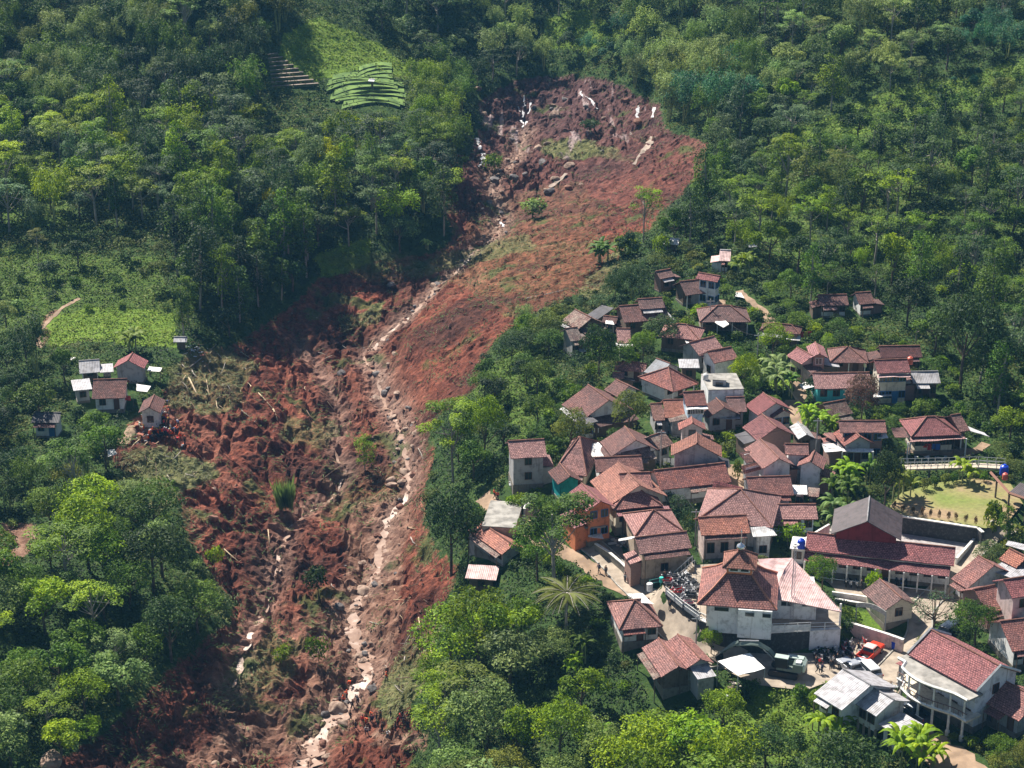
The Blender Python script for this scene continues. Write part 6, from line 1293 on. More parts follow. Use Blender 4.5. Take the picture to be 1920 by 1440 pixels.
def leafmesh(name, groups, m=None):
    V = np.concatenate([g_[0].reshape(-1, 3) for g_ in groups]).astype(np.float32); tn = np.concatenate([np.repeat(g_[1], 4) for g_ in groups]).astype(np.float32)
    me = bpy.data.meshes.new(name); nq = len(V) // 4; me.vertices.add(len(V)); me.vertices.foreach_set('co', V.ravel()); me.loops.add(nq * 4); me.polygons.add(nq)
    me.loops.foreach_set('vertex_index', np.arange(nq * 4, dtype=np.int32)); me.polygons.foreach_set('loop_start', np.arange(0, nq * 4, 4, dtype=np.int32))
    at = me.attributes.new('tone', 'FLOAT', 'POINT'); at.data.foreach_set('value', tn); me.materials.append(m or MLEAF); me.update(); return me
def sph(n, rg):
    d = rg.normal(size=(n, 3)); return d / np.linalg.norm(d, axis=1, keepdims=True)
def lobes(cs, rs, flat, n, ls, rg, up=.55, inner=.22, jit=.5):
    """leaf shells round lobe centres; only the outside of the union keeps leaves"""
    G = []; A = rs ** 2; cnt = (n * A / A.sum()).astype(int) + 4
    for k in range(len(cs)):
        d = sph(cnt[k], rg); d[:, 2] = np.where(rg.random(cnt[k]) < .65, np.abs(d[:, 2]), d[:, 2]); r = rs[k] * (.72 + .36 * rg.random(cnt[k]) ** .7); r = np.where(rg.random(cnt[k]) < inner, r * .6, r)
        wob = 1 + .22 * np.sin(d[:, 0] * 5 + k) * np.cos(d[:, 1] * 4 + k * 2); c = cs[k] + d * (r * wob)[:, None] * [1, 1, flat]
        inside = np.zeros(len(c), bool)
        for j in range(len(cs)):
            if j != k: q = (c - cs[j]) / (rs[j] * np.array([1, 1, flat])); inside |= (q ** 2).sum(1) < .45
        keep = ~inside | (rg.random(len(c)) < .12); c = c[keep]; d = d[keep]
        nn = d * .55 + np.array([0, 0, up]) + rg.normal(size=d.shape) * jit
        tone = np.clip(.12 + .72 * rg.random() + .2 * rg.normal(size=len(c)), 0, 1)
        G.append(cards(c, nn, ls * (.6 + .8 * rg.random(len(c))), tone, rg))
    return G
def limbs(mb, h0, h1, cs, r0, rg, k=5):
    top = np.array([rg.normal() * .15, rg.normal() * .15, h1]); mid = (top * .5) + np.array([rg.normal() * .12, rg.normal() * .12, 0]); mb.tube([(0, 0, -.6), mid, top], [r0, r0 * .75, r0 * .35], 6)
    for c in cs[:k]:
        s = top * (.45 + .4 * rg.random()); mb.tube([s, s * .4 + c * .6 + np.array([0, 0, -.2]), c], [r0 * .4, r0 * .25, r0 * .08], 4)
def make_broad(seed, n=2600, ls=.34, R=3.3, H=6.6, nl=15, flat=.85, spread=.72):
    rg = np.random.default_rng(seed); d = sph(nl, rg); d[:, 2] = np.abs(d[:, 2]) * .95 - .12; rr = R * (.20 + .22 * rg.random(nl)); cs = d * (R * spread * (.75 + .4 * rg.random(nl)))[:, None] * [1, 1, .8] + [0, 0, H - R * .72]
    rs = rr; mb = MB(); limbs(mb, 0, H - R * .7, cs, .2, rg, 6)
    return mb.mesh('trunk', MBARK), leafmesh('crown', lobes(cs, rs, flat, n, ls, rg))
def make_slender(seed, n=1900, ls=.34, R=1.9, H=11):
    rg = np.random.default_rng(seed); nl = 13; f = np.linspace(.38, 1, nl); ang = rg.random(nl) * 6.28; w = R * (.85 - .55 * np.abs(f - .62) * 1.6)
    cs = np.stack([np.cos(ang) * w * .6, np.sin(ang) * w * .6, H * f - .8], 1); rs = w * (.55 + .25 * rg.random(nl)); mb = MB(); limbs(mb, 0, H * .92, cs, .17, rg, 8)
    return mb.mesh('trunk', MBARKP), leafmesh('crown', lobes(cs, rs, .95, n, ls, rg))
def make_umbrella(seed, n=1900, ls=.30, R=3.6, H=9.5):
    rg = np.random.default_rng(seed); nl = 16; ang = rg.random(nl) * 6.28; q = R * np.sqrt(rg.random(nl)) * .85; cs = np.stack([np.cos(ang) * q, np.sin(ang) * q, H - .8 - (q / R) ** 2 * 1.1 - rg.random(nl) * 2.6], 1)
    rs = R * (.22 + .13 * rg.random(nl)); mb = MB(); limbs(mb, 0, H - 2.2, cs, .19, rg, 12)
    return mb.mesh('trunk', MBARKP), leafmesh('crown', lobes(cs, rs, .42, n, ls, rg, up=1.0, jit=.35))
def make_bamboo(seed, n=2600, ls=.36, R=3.0, H=8):
    rg = np.random.default_rng(seed); G = []; mb = MB(); K = 20
    for k in range(K):
        a = rg.random() * 6.28; out = R * (.35 + .75 * rg.random()); h = H * (.6 + .42 * rg.random()); b0 = np.array([math.cos(a), math.sin(a), 0]) * .4 * rg.random(); tip = np.array([math.cos(a), math.sin(a), 0]) * out
        P_ = [b0, b0 + np.array([0, 0, h * .55]) + tip * .15, b0 + np.array([0, 0, h * .92]) + tip * .5, np.array([0, 0, h * .93]) + tip * .85, np.array([0, 0, h * .74]) + tip * 1.15]; P_ = np.array(P_)
        if k < 7: mb.tube(P_[:4], [.06, .05, .04, .02], 4)
        m = n // K; t = 1 + 3 * rg.random(m) ** .75; i = np.minimum(t.astype(int), 3); f = t - i; c = P_[i] * (1 - f)[:, None] + P_[np.minimum(i + 1, 4)] * f[:, None]
        rad = .28 + .75 * np.sin(np.clip((t - .9) / 3.1, 0, 1) * math.pi) ; d = sph(m, rg); c = c + d * (rad * (.4 + .7 * rg.random(m)))[:, None]
        nn = d * .5 + [0, 0, .6] + rg.normal(size=d.shape) * .4; tan_ = np.tile(np.array([math.cos(a) * .4, math.sin(a) * .4, -.8]), (m, 1)); tone = np.clip(.3 + .35 * rg.random() + .15 * rg.normal(size=m) + .15 * (t - 2.5) / 2, 0, 1)
        G.append(cards(c, nn, ls * (.6 + .7 * rg.random(m)), tone, rg, .38, tan_))
    return mb.mesh('stems', mat('bamboo_culm', (.30, .32, .12), .6)), leafmesh('foliage', G)
def make_shrub(seed, n=800, ls=.30, R=1.5, H=1.9):
    rg = np.random.default_rng(seed); nl = 8; d = sph(nl, rg); d[:, 2] = np.abs(d[:, 2]) * .8; cs = d * (R * .6 * rg.random(nl))[:, None] + [0, 0, H * .42]; rs = R * (.4 + .2 * rg.random(nl)); mb = MB(); limbs(mb, 0, H * .6, cs, .06, rg, 5)
    return mb.mesh('stem', MBARK), leafmesh('foliage', lobes(cs, rs, .8, n, ls, rg, jit=.6))
def make_tuft(seed, n=1300, H=2.2, R=1.5):
    rg = np.random.default_rng(seed); a = rg.random(n) * 6.28; q = rg.random(n) ** .6; base = np.stack([np.cos(a) * q * R * .4, np.sin(a) * q * R * .4, np.zeros(n)], 1); tilt = np.stack([np.cos(a) * q * .38, np.sin(a) * q * .38, np.ones(n)], 1) + rg.normal(size=(n, 3)) * .12; h = H * (.5 + .5 * rg.random(n)); c = base * 1.6 + tilt * (h * (.25 + .4 * rg.random(n)))[:, None]; h = h * .45
    nn = np.stack([np.cos(a + 1.57), np.sin(a + 1.57), .3 * np.ones(n)], 1); mb = MB(); mb.bar((0, 0, -.3), (0, 0, .5), .05)
    return mb.mesh('stem', MBARK), leafmesh('foliage', [cards(c, nn, h, np.clip(.5 + .25 * rg.normal(size=n), 0, 1), rg, .14, tilt * 3)])
def blades(G_, base, azi, length, width, arch, rg, seg=5, tone=.5, droop=1.0, z0=0):
    """one long arching leaf as a strip of quads, folded along its midrib"""
    d = np.array([math.cos(azi), math.sin(azi), 0]); s = np.array([-d[1], d[0], 0]); pts = []
    for k in range(seg + 1):
        f = k / seg; pts.append(base + d * length * (f * .9) + np.array([0, 0, length * (arch * f - droop * f * f)]))
    for k in range(seg):
        w0 = width * math.sin(math.pi * (.12 + .86 * k / seg)); w1 = width * math.sin(math.pi * (.12 + .86 * (k + 1) / seg)); p, q = pts[k], pts[k + 1]
        for sg in (-1, 1):
            off = np.array([0, 0, -.25]); G_.append(np.array([p, p + (s * sg + off) * w0 / 2, q + (s * sg + off) * w1 / 2, q] if sg > 0 else [p, q, q + (s * sg + off) * w1 / 2, p + (s * sg + off) * w0 / 2])); G_T.append(tone)
G_T = []
def make_banana(seed, stems=5, H=1.9):
    global G_T
    rg = np.random.default_rng(seed); G_ = []; G_T = []; mb = MB()
    for k in range(stems):
        o = rg.normal(size=3) * [1.0, 1.0, 0]; h = H * (.65 + .5 * rg.random()); mb.tube([o + (0, 0, -.4), o + (0, 0, h)], [.16, .09], 6)
        for j in range(8): blades(G_, o + (0, 0, h * .96), j * .85 + rg.random() * .5 + k, 2.0 + 1.0 * rg.random(), .7, .75 + .5 * rg.random(), rg, 5, .35 + .5 * rg.random(), .75 + .35 * rg.random())
    return mb.mesh('stem', mat('banana_stem', (.30, .32, .14), .7)), leafmesh('foliage', [(np.array(G_), np.array(G_T))])
def make_palm(seed, H=9.5, L_=4.3, nf=26):
    global G_T
    rg = np.random.default_rng(seed); G_ = []; G_T = []; mb = MB(); mb.tube([(0, 0, -.5), (.2, .1, H * .5), (0, 0, H)], [.2, .16, .13], 8); GG = []
    for j in range(nf):
        a = j * 2.4 + rg.random() * .3; ar = .15 + .95 * (j / nf); dr = .75 + .25 * rg.random(); d = np.array([math.cos(a), math.sin(a), 0]); s = np.array([-d[1], d[0], 0]); m = 26
        f = np.linspace(.08, 1, m); mid = np.array([0, 0, H]) + d * (L_ * f * .9)[:, None] + np.stack([np.zeros(m), np.zeros(m), L_ * (ar * f - dr * f * f)], 1)
        for sg in (-1, 1):
            w = .75 * np.sin(np.pi * (.1 + .85 * f)); c = mid + s * sg * w[:, None] * .45 + np.array([0, 0, -.16]); nn = np.tile(np.array([0, 0, 1.]) + s * sg * -.5, (m, 1)); GG.append(cards(c, nn, w + .1, np.full(m, .35 + .4 * rg.random()), rg, .16, np.tile(s * sg * 4 + d * 1.6 - np.array([0, 0, 1.2]), (m, 1))))
        mb.tube(mid[::5], .03, 4)
    return mb.mesh('trunk', MBARKP), leafmesh('crown', GG)
def make_bare(seed, R=2.8, H=6):
    rg = np.random.default_rng(seed); nl = 20; d = sph(nl, rg); d[:, 2] = np.abs(d[:, 2]) * .8; cs = d * R * .8 + [0, 0, H - R]; mb = MB(); limbs(mb, 0, H - R, cs, .16, rg, 20)
    for c in cs:
        for k in range(5): e = c + rg.normal(size=3) * .6; mb.tube([c * .9 + np.array([0, 0, H - R]) * .1, e], [.03, .012], 4)
    return mb.mesh('trunk', MBARK), leafmesh('crown', lobes(cs, np.full(nl, R * .26), .8, 700, .2, rg, inner=.5))
KINDS = {'broad': [make_broad(i, nl=10 + i % 7, flat=.75 + .05 * (i % 5)) for i in range(8)] + [make_broad(20 + i, R=3.0, H=5.4, nl=9 + i, n=2300) for i in range(3)],
 'slender': [make_slender(40 + i, R=2.1 + .35 * (i % 3), n=2400) for i in range(6)], 'umbrella': [make_umbrella(60 + i) for i in range(5)], 'bamboo': [make_bamboo(80 + i, R=2.6 + .3 * (i % 3)) for i in range(5)],
 'shrub': [make_shrub(100 + i) for i in range(6)], 'banana': [make_banana(120 + i, 3 + i % 3) for i in range(4)], 'palm': [make_palm(140 + i) for i in range(2)], 'bare': [make_bare(160)], 'tuft': [make_tuft(170 + i) for i in range(3)],
 'fine': [make_broad(200 + i, n=5200, ls=.28, R=3.4, H=6.6, nl=34, flat=.7, spread=.86) for i in range(4)], 'airy': [make_umbrella(220 + i, n=5000, ls=.24) for i in range(2)]}
HGT = {'broad': 7, 'slender': 11, 'umbrella': 9.5, 'bamboo': 8, 'shrub': 2, 'banana': 3.4, 'palm': 11, 'bare': 6.4, 'tuft': 2.2, 'fine': 6.8, 'airy': 9.6}
CRR = {'broad': 3.3, 'slender': 2.5, 'umbrella': 3.5, 'bamboo': 3.2, 'shrub': 1.5, 'banana': 2.4, 'palm': 3.2, 'bare': 2.8, 'tuft': 1.1, 'fine': 3.3, 'airy': 3.5}
NAMES = {'broad': ('broadleaf_tree', 'broadleaf tree', 'tree', ('trunk', 'crown')), 'fine': ('broadleaf_tree', 'fine-leaved tree', 'tree', ('trunk', 'crown')), 'slender': ('slender_tree', 'narrow tree', 'tree', ('trunk', 'crown')), 'umbrella': ('umbrella_tree', 'flat-topped tree', 'tree', ('trunk', 'crown')), 'airy': ('umbrella_tree', 'layered tree', 'tree', ('trunk', 'crown')),
 'bamboo': ('bamboo_clump', 'bamboo clump', 'bamboo', ('stem', 'foliage')), 'shrub': ('shrub', 'leafy shrub', 'shrub', ('stem', 'foliage')), 'banana': ('banana_plant', 'banana clump', 'banana plant', ('stem', 'foliage')), 'palm': ('palm_tree', 'palm tree', 'palm tree', ('trunk', 'crown')), 'bare': ('sparse_tree', 'sparse twiggy tree', 'tree', ('trunk', 'crown')), 'tuft': ('grass_tuft', 'tall grass tuft', 'grass tuft', ('stem', 'foliage'))}
COL = {'bright green': (.115, .19, .014), 'mid green': (.06, .118, .015), 'dark green': (.026, .055, .014), 'olive': (.095, .125, .025), 'grey-green': (.07, .12, .045), 'yellow-green': (.36, .40, .02), 'lime green': (.145, .235, .02), 'brownish': (.13, .10, .07), 'pale green': (.145, .215, .065), 'reddish green': (.11, .08, .04), 'haze-tinted green': (.045, .125, .06)}  # last entry: haze tint of the far slope put into the leaf colour
def region(px, py):
    if py < 250: return 'on the upper left slope' if px < 520 else 'around the rice terraces' if px < 900 else 'above the head of the slide' if px < 1330 else 'on the upper right slope'
    if py < 480: return 'in the far left wood' if px < 420 else 'in the wood left of the slide' if px < 890 else 'right of the slide above the village' if px < 1500 else 'on the right hillside'
    if py < 700: return 'around the left clearing' if px < 330 else 'in the stand beside the slide' if px < 640 else 'around the upper village' if px < 1500 else 'right of the upper village'
    if py < 1000: return 'around the left hamlet' if px < 420 else 'between slide and village' if px < 950 else 'among the middle houses' if px < 1500 else 'around the lawn and veranda house'
    return 'in the lower left wood' if px < 480 else 'at the slide edge below the village' if px < 1000 else 'in the lower middle wood' if px < 1300 else 'in the lower right corner'
TREES = []
def addtree(kind, p, sc, col, rz=None, own=None, grp=None, sz=None):
    px, py = proj(*p); TREES.append(dict(kind=kind, p=p, sc=sc, sz=sz if sz else sc, c=col, rz=random.random() * 6.28 if rz is None else rz, own=own, g=grp, px=px, py=py, reg=region(px, py)))
def TP(px, py, wpx, kind, col, own=None, hpx=None, zof=None):
    """a tree whose foot stands at a pixel of the ground, crown wpx wide (and hpx high to its top)"""
    p = ground(px, py) if zof is None else on_plane(px, py, zof); s = FPX / math.hypot(p[1], CAMZ - p[2]); sc = wpx / s / 2 / CRR[kind]; szv = hpx / (s * .92) / HGT[kind] if hpx else sc
    addtree(kind, p, sc, col, own=own, sz=szv)
random.seed(11)
for a_ in [(1333,1226,42,'fine','bright green','round bright green tree on a thin trunk above the white canopy',46),(1541,1112,56,'fine','mid green','round dense tree between the pink sheet roof and the school',70),(1634,1112,40,'shrub','lime green','small bright sapling in the school yard',46),
 (1748,1190,92,'bare','grey-green','sparse grey twiggy tree beside the cream gatehouse',95),(1828,1216,82,'fine','mid green','bushy green tree behind the balcony house',88),(1063,1188,110,'palm','olive','coconut palm standing over the lower wood',92),
 (1040,1115,150,'airy','mid green','very large tree in front of the orange walled house',205),(1008,1090,90,'fine','mid green','lower tree leaning on the very large one near the orange strip roof',110),(850,905,118,'airy','bright green','tall bright green tree at the slide edge beside the village',165),(908,870,72,'fine','lime green','glowing green tree behind the tall one at the slide edge',120),
 (846,1068,104,'fine','dark green','very dark round tree above the slide beside the dirt path',140),(1123,712,60,'fine','dark green','tall dark tree in front of the grey plank hut',100),(1160,715,60,'fine','mid green','green tree right of the tall dark one',70),(1394,735,48,'fine','bright green','round tree on the little lawn right of the white house',72),
 (1448,672,56,'fine','lime green','lime green feathery tree below the brown forest-edge house',62),(1150,575,50,'bamboo','dark green','left of two dark rounded clumps above the stacked roofs',72),(1185,562,60,'bamboo','dark green','right of two dark rounded clumps above the stacked roofs',66),(1180,818,70,'fine','olive','olive tree between the chocolate roof and the orange tiled row',80),
 (1068,855,62,'fine','olive','olive green tree below the chocolate roof',86),(1612,812,58,'fine','brownish','dark plum-leaved tree in front of the turquoise house',112),(1518,745,40,'shrub','dark green','dark shrub under the pink brick house',40),(1658,958,62,'fine','dark green','very dark round tree beside the lawn hedge',108),(1240,655,58,'fine','grey-green','round grey-green tree right of the white-fronted red house',60),
 (1205,680,50,'fine','mid green','medium tree below the round grey-green one',56),(1478,1022,64,'shrub','bright green','clipped ivy-like bush on the white sheeted annex',44),(1510,995,52,'shrub','mid green','bush behind the low red roof with blue wall',44),(1800,735,120,'fine','dark green','huge dark tree at the forest edge right of the village',175),(1865,760,90,'fine','dark green','dark tree right of the huge one at the forest edge',130),
 (611,350,52,'broad','yellow-green','yellow tree glowing in the wood left of the slide',92),(505,440,54,'broad','yellow-green','yellow-green tree in the bright row of the left wood',78),(228,300,60,'broad','yellow-green','yellow-green tree high in the left wood',72),(984,640,40,'bamboo','pale green','pale feathery plant at the slide edge of the upper village',70),
 (1292,472,52,'slender','dark green','tall tree at the right edge of the slide neck',108),(1262,470,56,'broad','mid green','broad tree left of the tall one at the slide neck',78),(1330,450,58,'broad','dark green','dark broad tree right of the slide neck',86),(1238,478,44,'shrub','bright green','bright bush at the foot of the slide neck trees',40),(1170,480,70,'shrub','lime green','wide light green thicket where the slide meets the village wood',44),(1320,400,54,'slender','mid green','narrow tree high on the right edge of the slide',86),(1345,350,54,'broad','mid green','round tree beside the upper right edge of the slide',64),(1300,395,44,'broad','dark green','small dark tree inside the right edge of the slide',52),(1207,455,62,'umbrella','bright green','thin tall tree standing alone on the slide side right',110),(685,888,42,'slender','bright green','lone conical young tree in the middle of the slide',74),(536,958,30,'tuft','pale green','pale drooping clump standing in the slide',72),(596,1112,60,'shrub','dark green','round dark bush in the slide above its twin',52),(597,1240,48,'shrub','mid green','round grassy bush low in the slide',52),
 (530,1242,44,'shrub','bright green','smaller green bush left of the grassy one in the slide',34),(1000,408,70,'shrub','pale green','pale bush in the rocky bed of the upper slide',36),(925,322,50,'shrub','bright green','bright bush on a rock shelf in the upper slide',34),(1105,245,50,'shrub','dark green','dark bush below the scarp on the slide',22),(402,1062,44,'shrub','lime green','lime green sapling clinging to the red cut',40),(750,470,60,'fine','grey-green','silvery tree at the foot of the wood left of the slide',62),
 (160,225,44,'palm','grey-green','silvery palm on the upper left slope',60),(1452,730,70,'banana','pale green','large banana clump behind the maroon gables',62),(1478,742,50,'banana','mid green','banana clump right of the largest one behind the maroon gables',56),(1515,812,50,'banana','lime green','left banana clump by the footpath',66),(1535,818,52,'banana','lime green','middle banana clump by the footpath',60),(1556,822,44,'banana','bright green','right banana clump by the footpath',50),
 (1572,945,56,'banana','mid green','banana clump below the brick and white gables',66),(1600,915,60,'banana','bright green','broad banana clump under the white railing house',56),(1632,905,50,'banana','mid green','banana clump left of the very dark round tree',54),(1575,985,60,'banana','pale green','banana clump behind the maroon hall',60),(1690,930,50,'banana','olive','drooping banana clump at the lawn corner',62),(1806,903,56,'banana','bright green','banana clump standing in the lawn hedge',50),
 (1700,1432,80,'banana','bright green','big banana clump below the stilt house',80),(1735,1440,60,'banana','lime green','banana clump right of the big one below the stilt house',66),(1560,1385,70,'banana','bright green','banana clump left below the stilt house',62),(1125,1395,60,'banana','mid green','banana clump in the lower middle wood',60),(1092,1232,50,'banana','mid green','banana clump beside the hipped red house',56),(1075,1265,44,'banana','bright green','small banana clump below the palm',46),
 (246,655,64,'banana','olive','banana clump above the left hamlet',56),(799,470,26,'banana','pale green','tiny banana plant at the foot of the left wood',26),(70,748,40,'banana','bright green','banana plant left of the hamlet',30),(1120,490,60,'banana','mid green','banana clump among the trees at the slide side',44),(1395,515,50,'banana','bright green','banana clump in the dark trees above the village',48),(1884,1030,40,'slender','bright green','wild thicket beside the courtyard path',84),(1862,1000,56,'shrub','bright green','leafy bush in the thicket beside the courtyard path',70),
 (1255,952,24,'shrub','grey-green','small potted tree in the pale yard between red roofs',36),(1383,900,26,'shrub','bright green','bush beside the pale lane under the big grey gable',44),(1343,838,34,'shrub','bright green','low bush in the garden below the awning house',22),(1408,785,30,'shrub','mid green','round clipped bush right of the awning house',32),(985,950,46,'shrub','lime green','bright hedge bush on the dirt path, right part',26),(965,952,40,'shrub','bright green','bright hedge bush on the dirt path, left part',26)]:
    TP(a_[0], a_[1], a_[2], a_[3], a_[4], own=a_[5], hpx=a_[6], zof=1.65 if a_[0] == 1634 else None)
for i, (x, y, w_) in enumerate([(1694,926,26),(1712,922,28),(1732,919,30),(1752,914,28),(1772,909,28),(1790,906,24),(1825,900,26),(1845,903,22)]): TP(x, y, w_, 'shrub', ['olive', 'mid green'][i % 2], own=f'{ORD[i]} bush from left in the ragged hedge behind the lawn', hpx=26 - i)
LAWN_S = [(1677,958),(1692,966),(1711,969),(1728,971),(1744,974),(1761,976),(1778,978),(1793,981),(1810,984),(1829,988)]
for i, (x, y) in enumerate(LAWN_S): TP(x, y - 2, 9, 'shrub', 'reddish green', own=f'small clipped shrub on the lawn edge above the dark wall, {ORD[i]} from left', hpx=20, zof=5.2)
NMAN = len(TREES)
# occupied ground
OCC = np.zeros(GZ.shape, bool)
for f_ in FOOT: OCC |= inpoly(_gx, _gy, f_)
FOOTM = blur(OCC.astype(float), 1) > .15
PADB = np.zeros(GZ.shape, bool)
for k_, (wp_, z_) in PADZ.items(): PADB |= inpoly(_gx, _gy, wp_)
ROADM = np.zeros(GZ.shape, bool)
for q_ in RPTS: ROADM |= (_gx - q_[0]) ** 2 + (_gy - q_[1]) ** 2 < (q_[2] / 2 + .3) ** 2
BLOCK = (FOOTM | PADB | ROADM).astype(float)
VILLAGE = [(1010,560),(1120,530),(1230,490),(1340,460),(1400,500),(1480,590),(1650,630),(1780,690),(1860,790),(1920,860),(2600,900),(2600,1600),(1800,1600),(1640,1400),(1520,1340),(1330,1275),(1180,1290),(1120,1230),(1130,1120),(1000,1060),(880,1090),(860,1000),(920,880),(1020,830),(1030,740),(1130,680),(1040,660)]
KEEP = [[(880,190),(935,190),(930,300),(905,330),(885,320)],[(590,480),(700,450),(705,485),(600,520)],[(90,595),(330,590),(335,640),(100,645)],SLIDE,[(1340,1215),(1530,1190),(1700,1190),(1700,1300),(1640,1330),(1500,1275),(1430,1275),(1400,1270)],[(1240,1080),(1320,1080),(1320,1230),(1380,1240),(1360,1260),(1250,1180)],[(1495,1085),(1800,1110),(1780,1160),(1560,1120)],[(1700,928),(1890,915),(1900,960),(1840,1010),(1690,975)],[(1690,985),(1840,1005),(1800,1050),(1690,1035)],[(1690,850),(1870,850),(1870,900),(1690,895)],[(905,925),(1000,960),(1200,1110),(1230,1130),(1190,1140),(1060,1050),(910,970)],[(1370,870),(1400,870),(1400,930),(1370,930)],[(245,760),(370,760),(370,850),(230,870)],[(500,60),(760,60),(770,215),(500,215)],[(1400,1225),(1510,1210),(1510,1270),(1400,1262)],[(1665,1330),(1850,1440),(1800,1440),(1690,1390)],[(1565,1125),(1665,1145),(1690,1205),(1600,1170)]]
def ok_view(kind, p, sc, slack=.55):
    s = FPX / math.hypot(p[1], CAMZ - p[2]); h = HGT[kind] * sc; r = CRR[kind] * sc; cx, cy = proj(p[0], p[1], p[2] + h - r * .8); rp = r * s; bx, by = proj(*p)
    for x0, y0, x1, y1, yd in HBOX:
        if yd > p[1] - 3:
            ox = min(cx + rp * .85, x1) - max(cx - rp * .85, x0); oy = min(by, y1) - max(cy - rp * .8, y0)
            if ox > 3 and oy > 3 and oy > (y1 - y0) * .28 and ox > (x1 - x0) * .15: return False
    for K_ in KEEP:
        if K_ is SLIDE:
            if inpoly([cx, cx] + ([cx + rp * .8, cx + rp * .6] if cx < 520 and cy > 860 else []), [cy, cy - rp * .3] + ([cy, cy + rp * .3] if cx < 520 and cy > 860 else []), K_).any(): return False
        elif inpoly([cx, cx - rp * slack, cx + rp * slack, cx, bx, cx], [cy, cy, cy, cy + rp * slack, by - 2, cy - rp * .6], K_).any(): return False
    return True
ZONES = [  # outline, [(kind, weight)], colours, spacing m, scale range
 ([(-900,-90),(520,-90),(540,110),(500,240),(-900,250)], [('bamboo', 6), ('broad', 2), ('umbrella', 1)], ['olive', 'mid green', 'pale green', 'dark green'], 5.2, (0.90, 1.55)),
 ([(750,150),(890,170),(930,250),(850,330),(800,290)], [('bamboo', 8)], ['bright green', 'mid green'], 4.3, (0.96, 1.49)),
 ([(1140,20),(1360,20),(1480,200),(1420,260),(1240,240),(1150,130)], [('bamboo', 6), ('broad', 2)], ['haze-tinted green', 'mid green', 'pale green'], 5.0, (0.96, 1.62)),
 ([(-900,225),(640,200),(840,270),(840,470),(600,480),(450,420),(-900,480)], [('slender', 3), ('broad', 5), ('umbrella', 4), ('bamboo', 1)], ['mid green', 'bright green', 'dark green', 'bright green', 'grey-green', 'mid green', 'lime green', 'dark green'], 4.8, (0.96, 1.55)),
 ([(320,430),(600,430),(610,500),(440,640),(330,640)], [('slender', 7), ('broad', 2)], ['mid green', 'bright green', 'dark green', 'mid green'], 4.3, (0.96, 1.55)),
 ([(-900,480),(330,480),(330,650),(-900,720)], [('broad', 3), ('shrub', 5), ('umbrella', 1)], ['mid green', 'bright green', 'dark green', 'olive', 'pale green'], 7.0, (.6, 1.1)),
 ([(-900,640),(160,650),(150,780),(230,860),(200,960),(-900,980)], [('bamboo', 4), ('broad', 3), ('shrub', 2)], ['dark green', 'olive', 'mid green', 'dark green'], 5.0, (0.78, 1.35)),
 ([(-900,960),(340,940),(360,1010),(450,1130),(430,1200),(300,1330),(150,1450),(60,1750),(-900,1750)], [('broad', 6), ('fine', 5), ('umbrella', 2), ('shrub', 3)], ['bright green', 'mid green', 'lime green', 'mid green', 'pale green', 'dark green'], 4.9, (0.72, 1.49)),
 ([(770,1100),(1130,1080),(1200,1240),(1340,1280),(1560,1290),(1640,1400),(1760,1750),(700,1750),(780,1390)], [('fine', 8), ('broad', 4), ('bamboo', 2), ('umbrella', 1), ('shrub', 2)], ['bright green', 'mid green', 'dark green', 'bright green', 'lime green', 'pale green', 'olive'], 5.2, (0.78, 1.62)),
 ([(880,600),(1040,560),(1130,680),(1030,740),(1010,830),(920,880),(850,1000),(790,960),(860,760),(920,650)], [('fine', 4), ('broad', 5), ('shrub', 4)], ['mid green', 'dark green', 'olive', 'bright green', 'grey-green', 'pale green'], 4.3, (0.54, 1.08)),
 ([(1120,470),(1230,400),(1330,300),(1330,240),(1500,200),(2900,150),(2900,900),(1900,850),(1760,680),(1480,590),(1350,450),(1230,480),(1130,530)], [('umbrella', 5), ('broad', 6), ('bamboo', 1), ('slender', 2), ('shrub', 2)], ['grey-green', 'mid green', 'dark green', 'mid green', 'dark green', 'bright green', 'mid green', 'olive'], 5.2, (.75, 1.4)),
 ([(640,-90),(2900,-90),(2900,260),(1480,260),(1240,140),(900,170),(740,150)], [('broad', 5), ('bamboo', 3), ('umbrella', 3)], ['haze-tinted green', 'mid green', 'dark green', 'pale green'], 5.5, (0.78, 1.42)),
 (VILLAGE, [('fine', 4), ('shrub', 8), ('broad', 1)], ['mid green', 'bright green', 'dark green', 'olive', 'grey-green'], 2.4, (.3, .66)),
]
CLEAR = [[(540,50),(600,20),(770,110),(770,215),(600,215),(500,100)],[(590,478),(700,450),(720,490),(600,530)],[(75,600),(150,575),(330,585),(345,650),(200,655)],[(1480,245),(1640,180),(1900,115),(1930,200),(1700,230),(1500,300)],[(1010,35),(1180,55),(1100,105),(1000,90)],[(1400,690),(1500,690),(1500,728),(1400,725)],[(1430,1290),(1600,1300),(1560,1420),(1430,1400)],[(220,830),(410,850),(400,900),(300,970),(210,900)],[(-50,970),(70,980),(70,1060),(-50,1070)]]
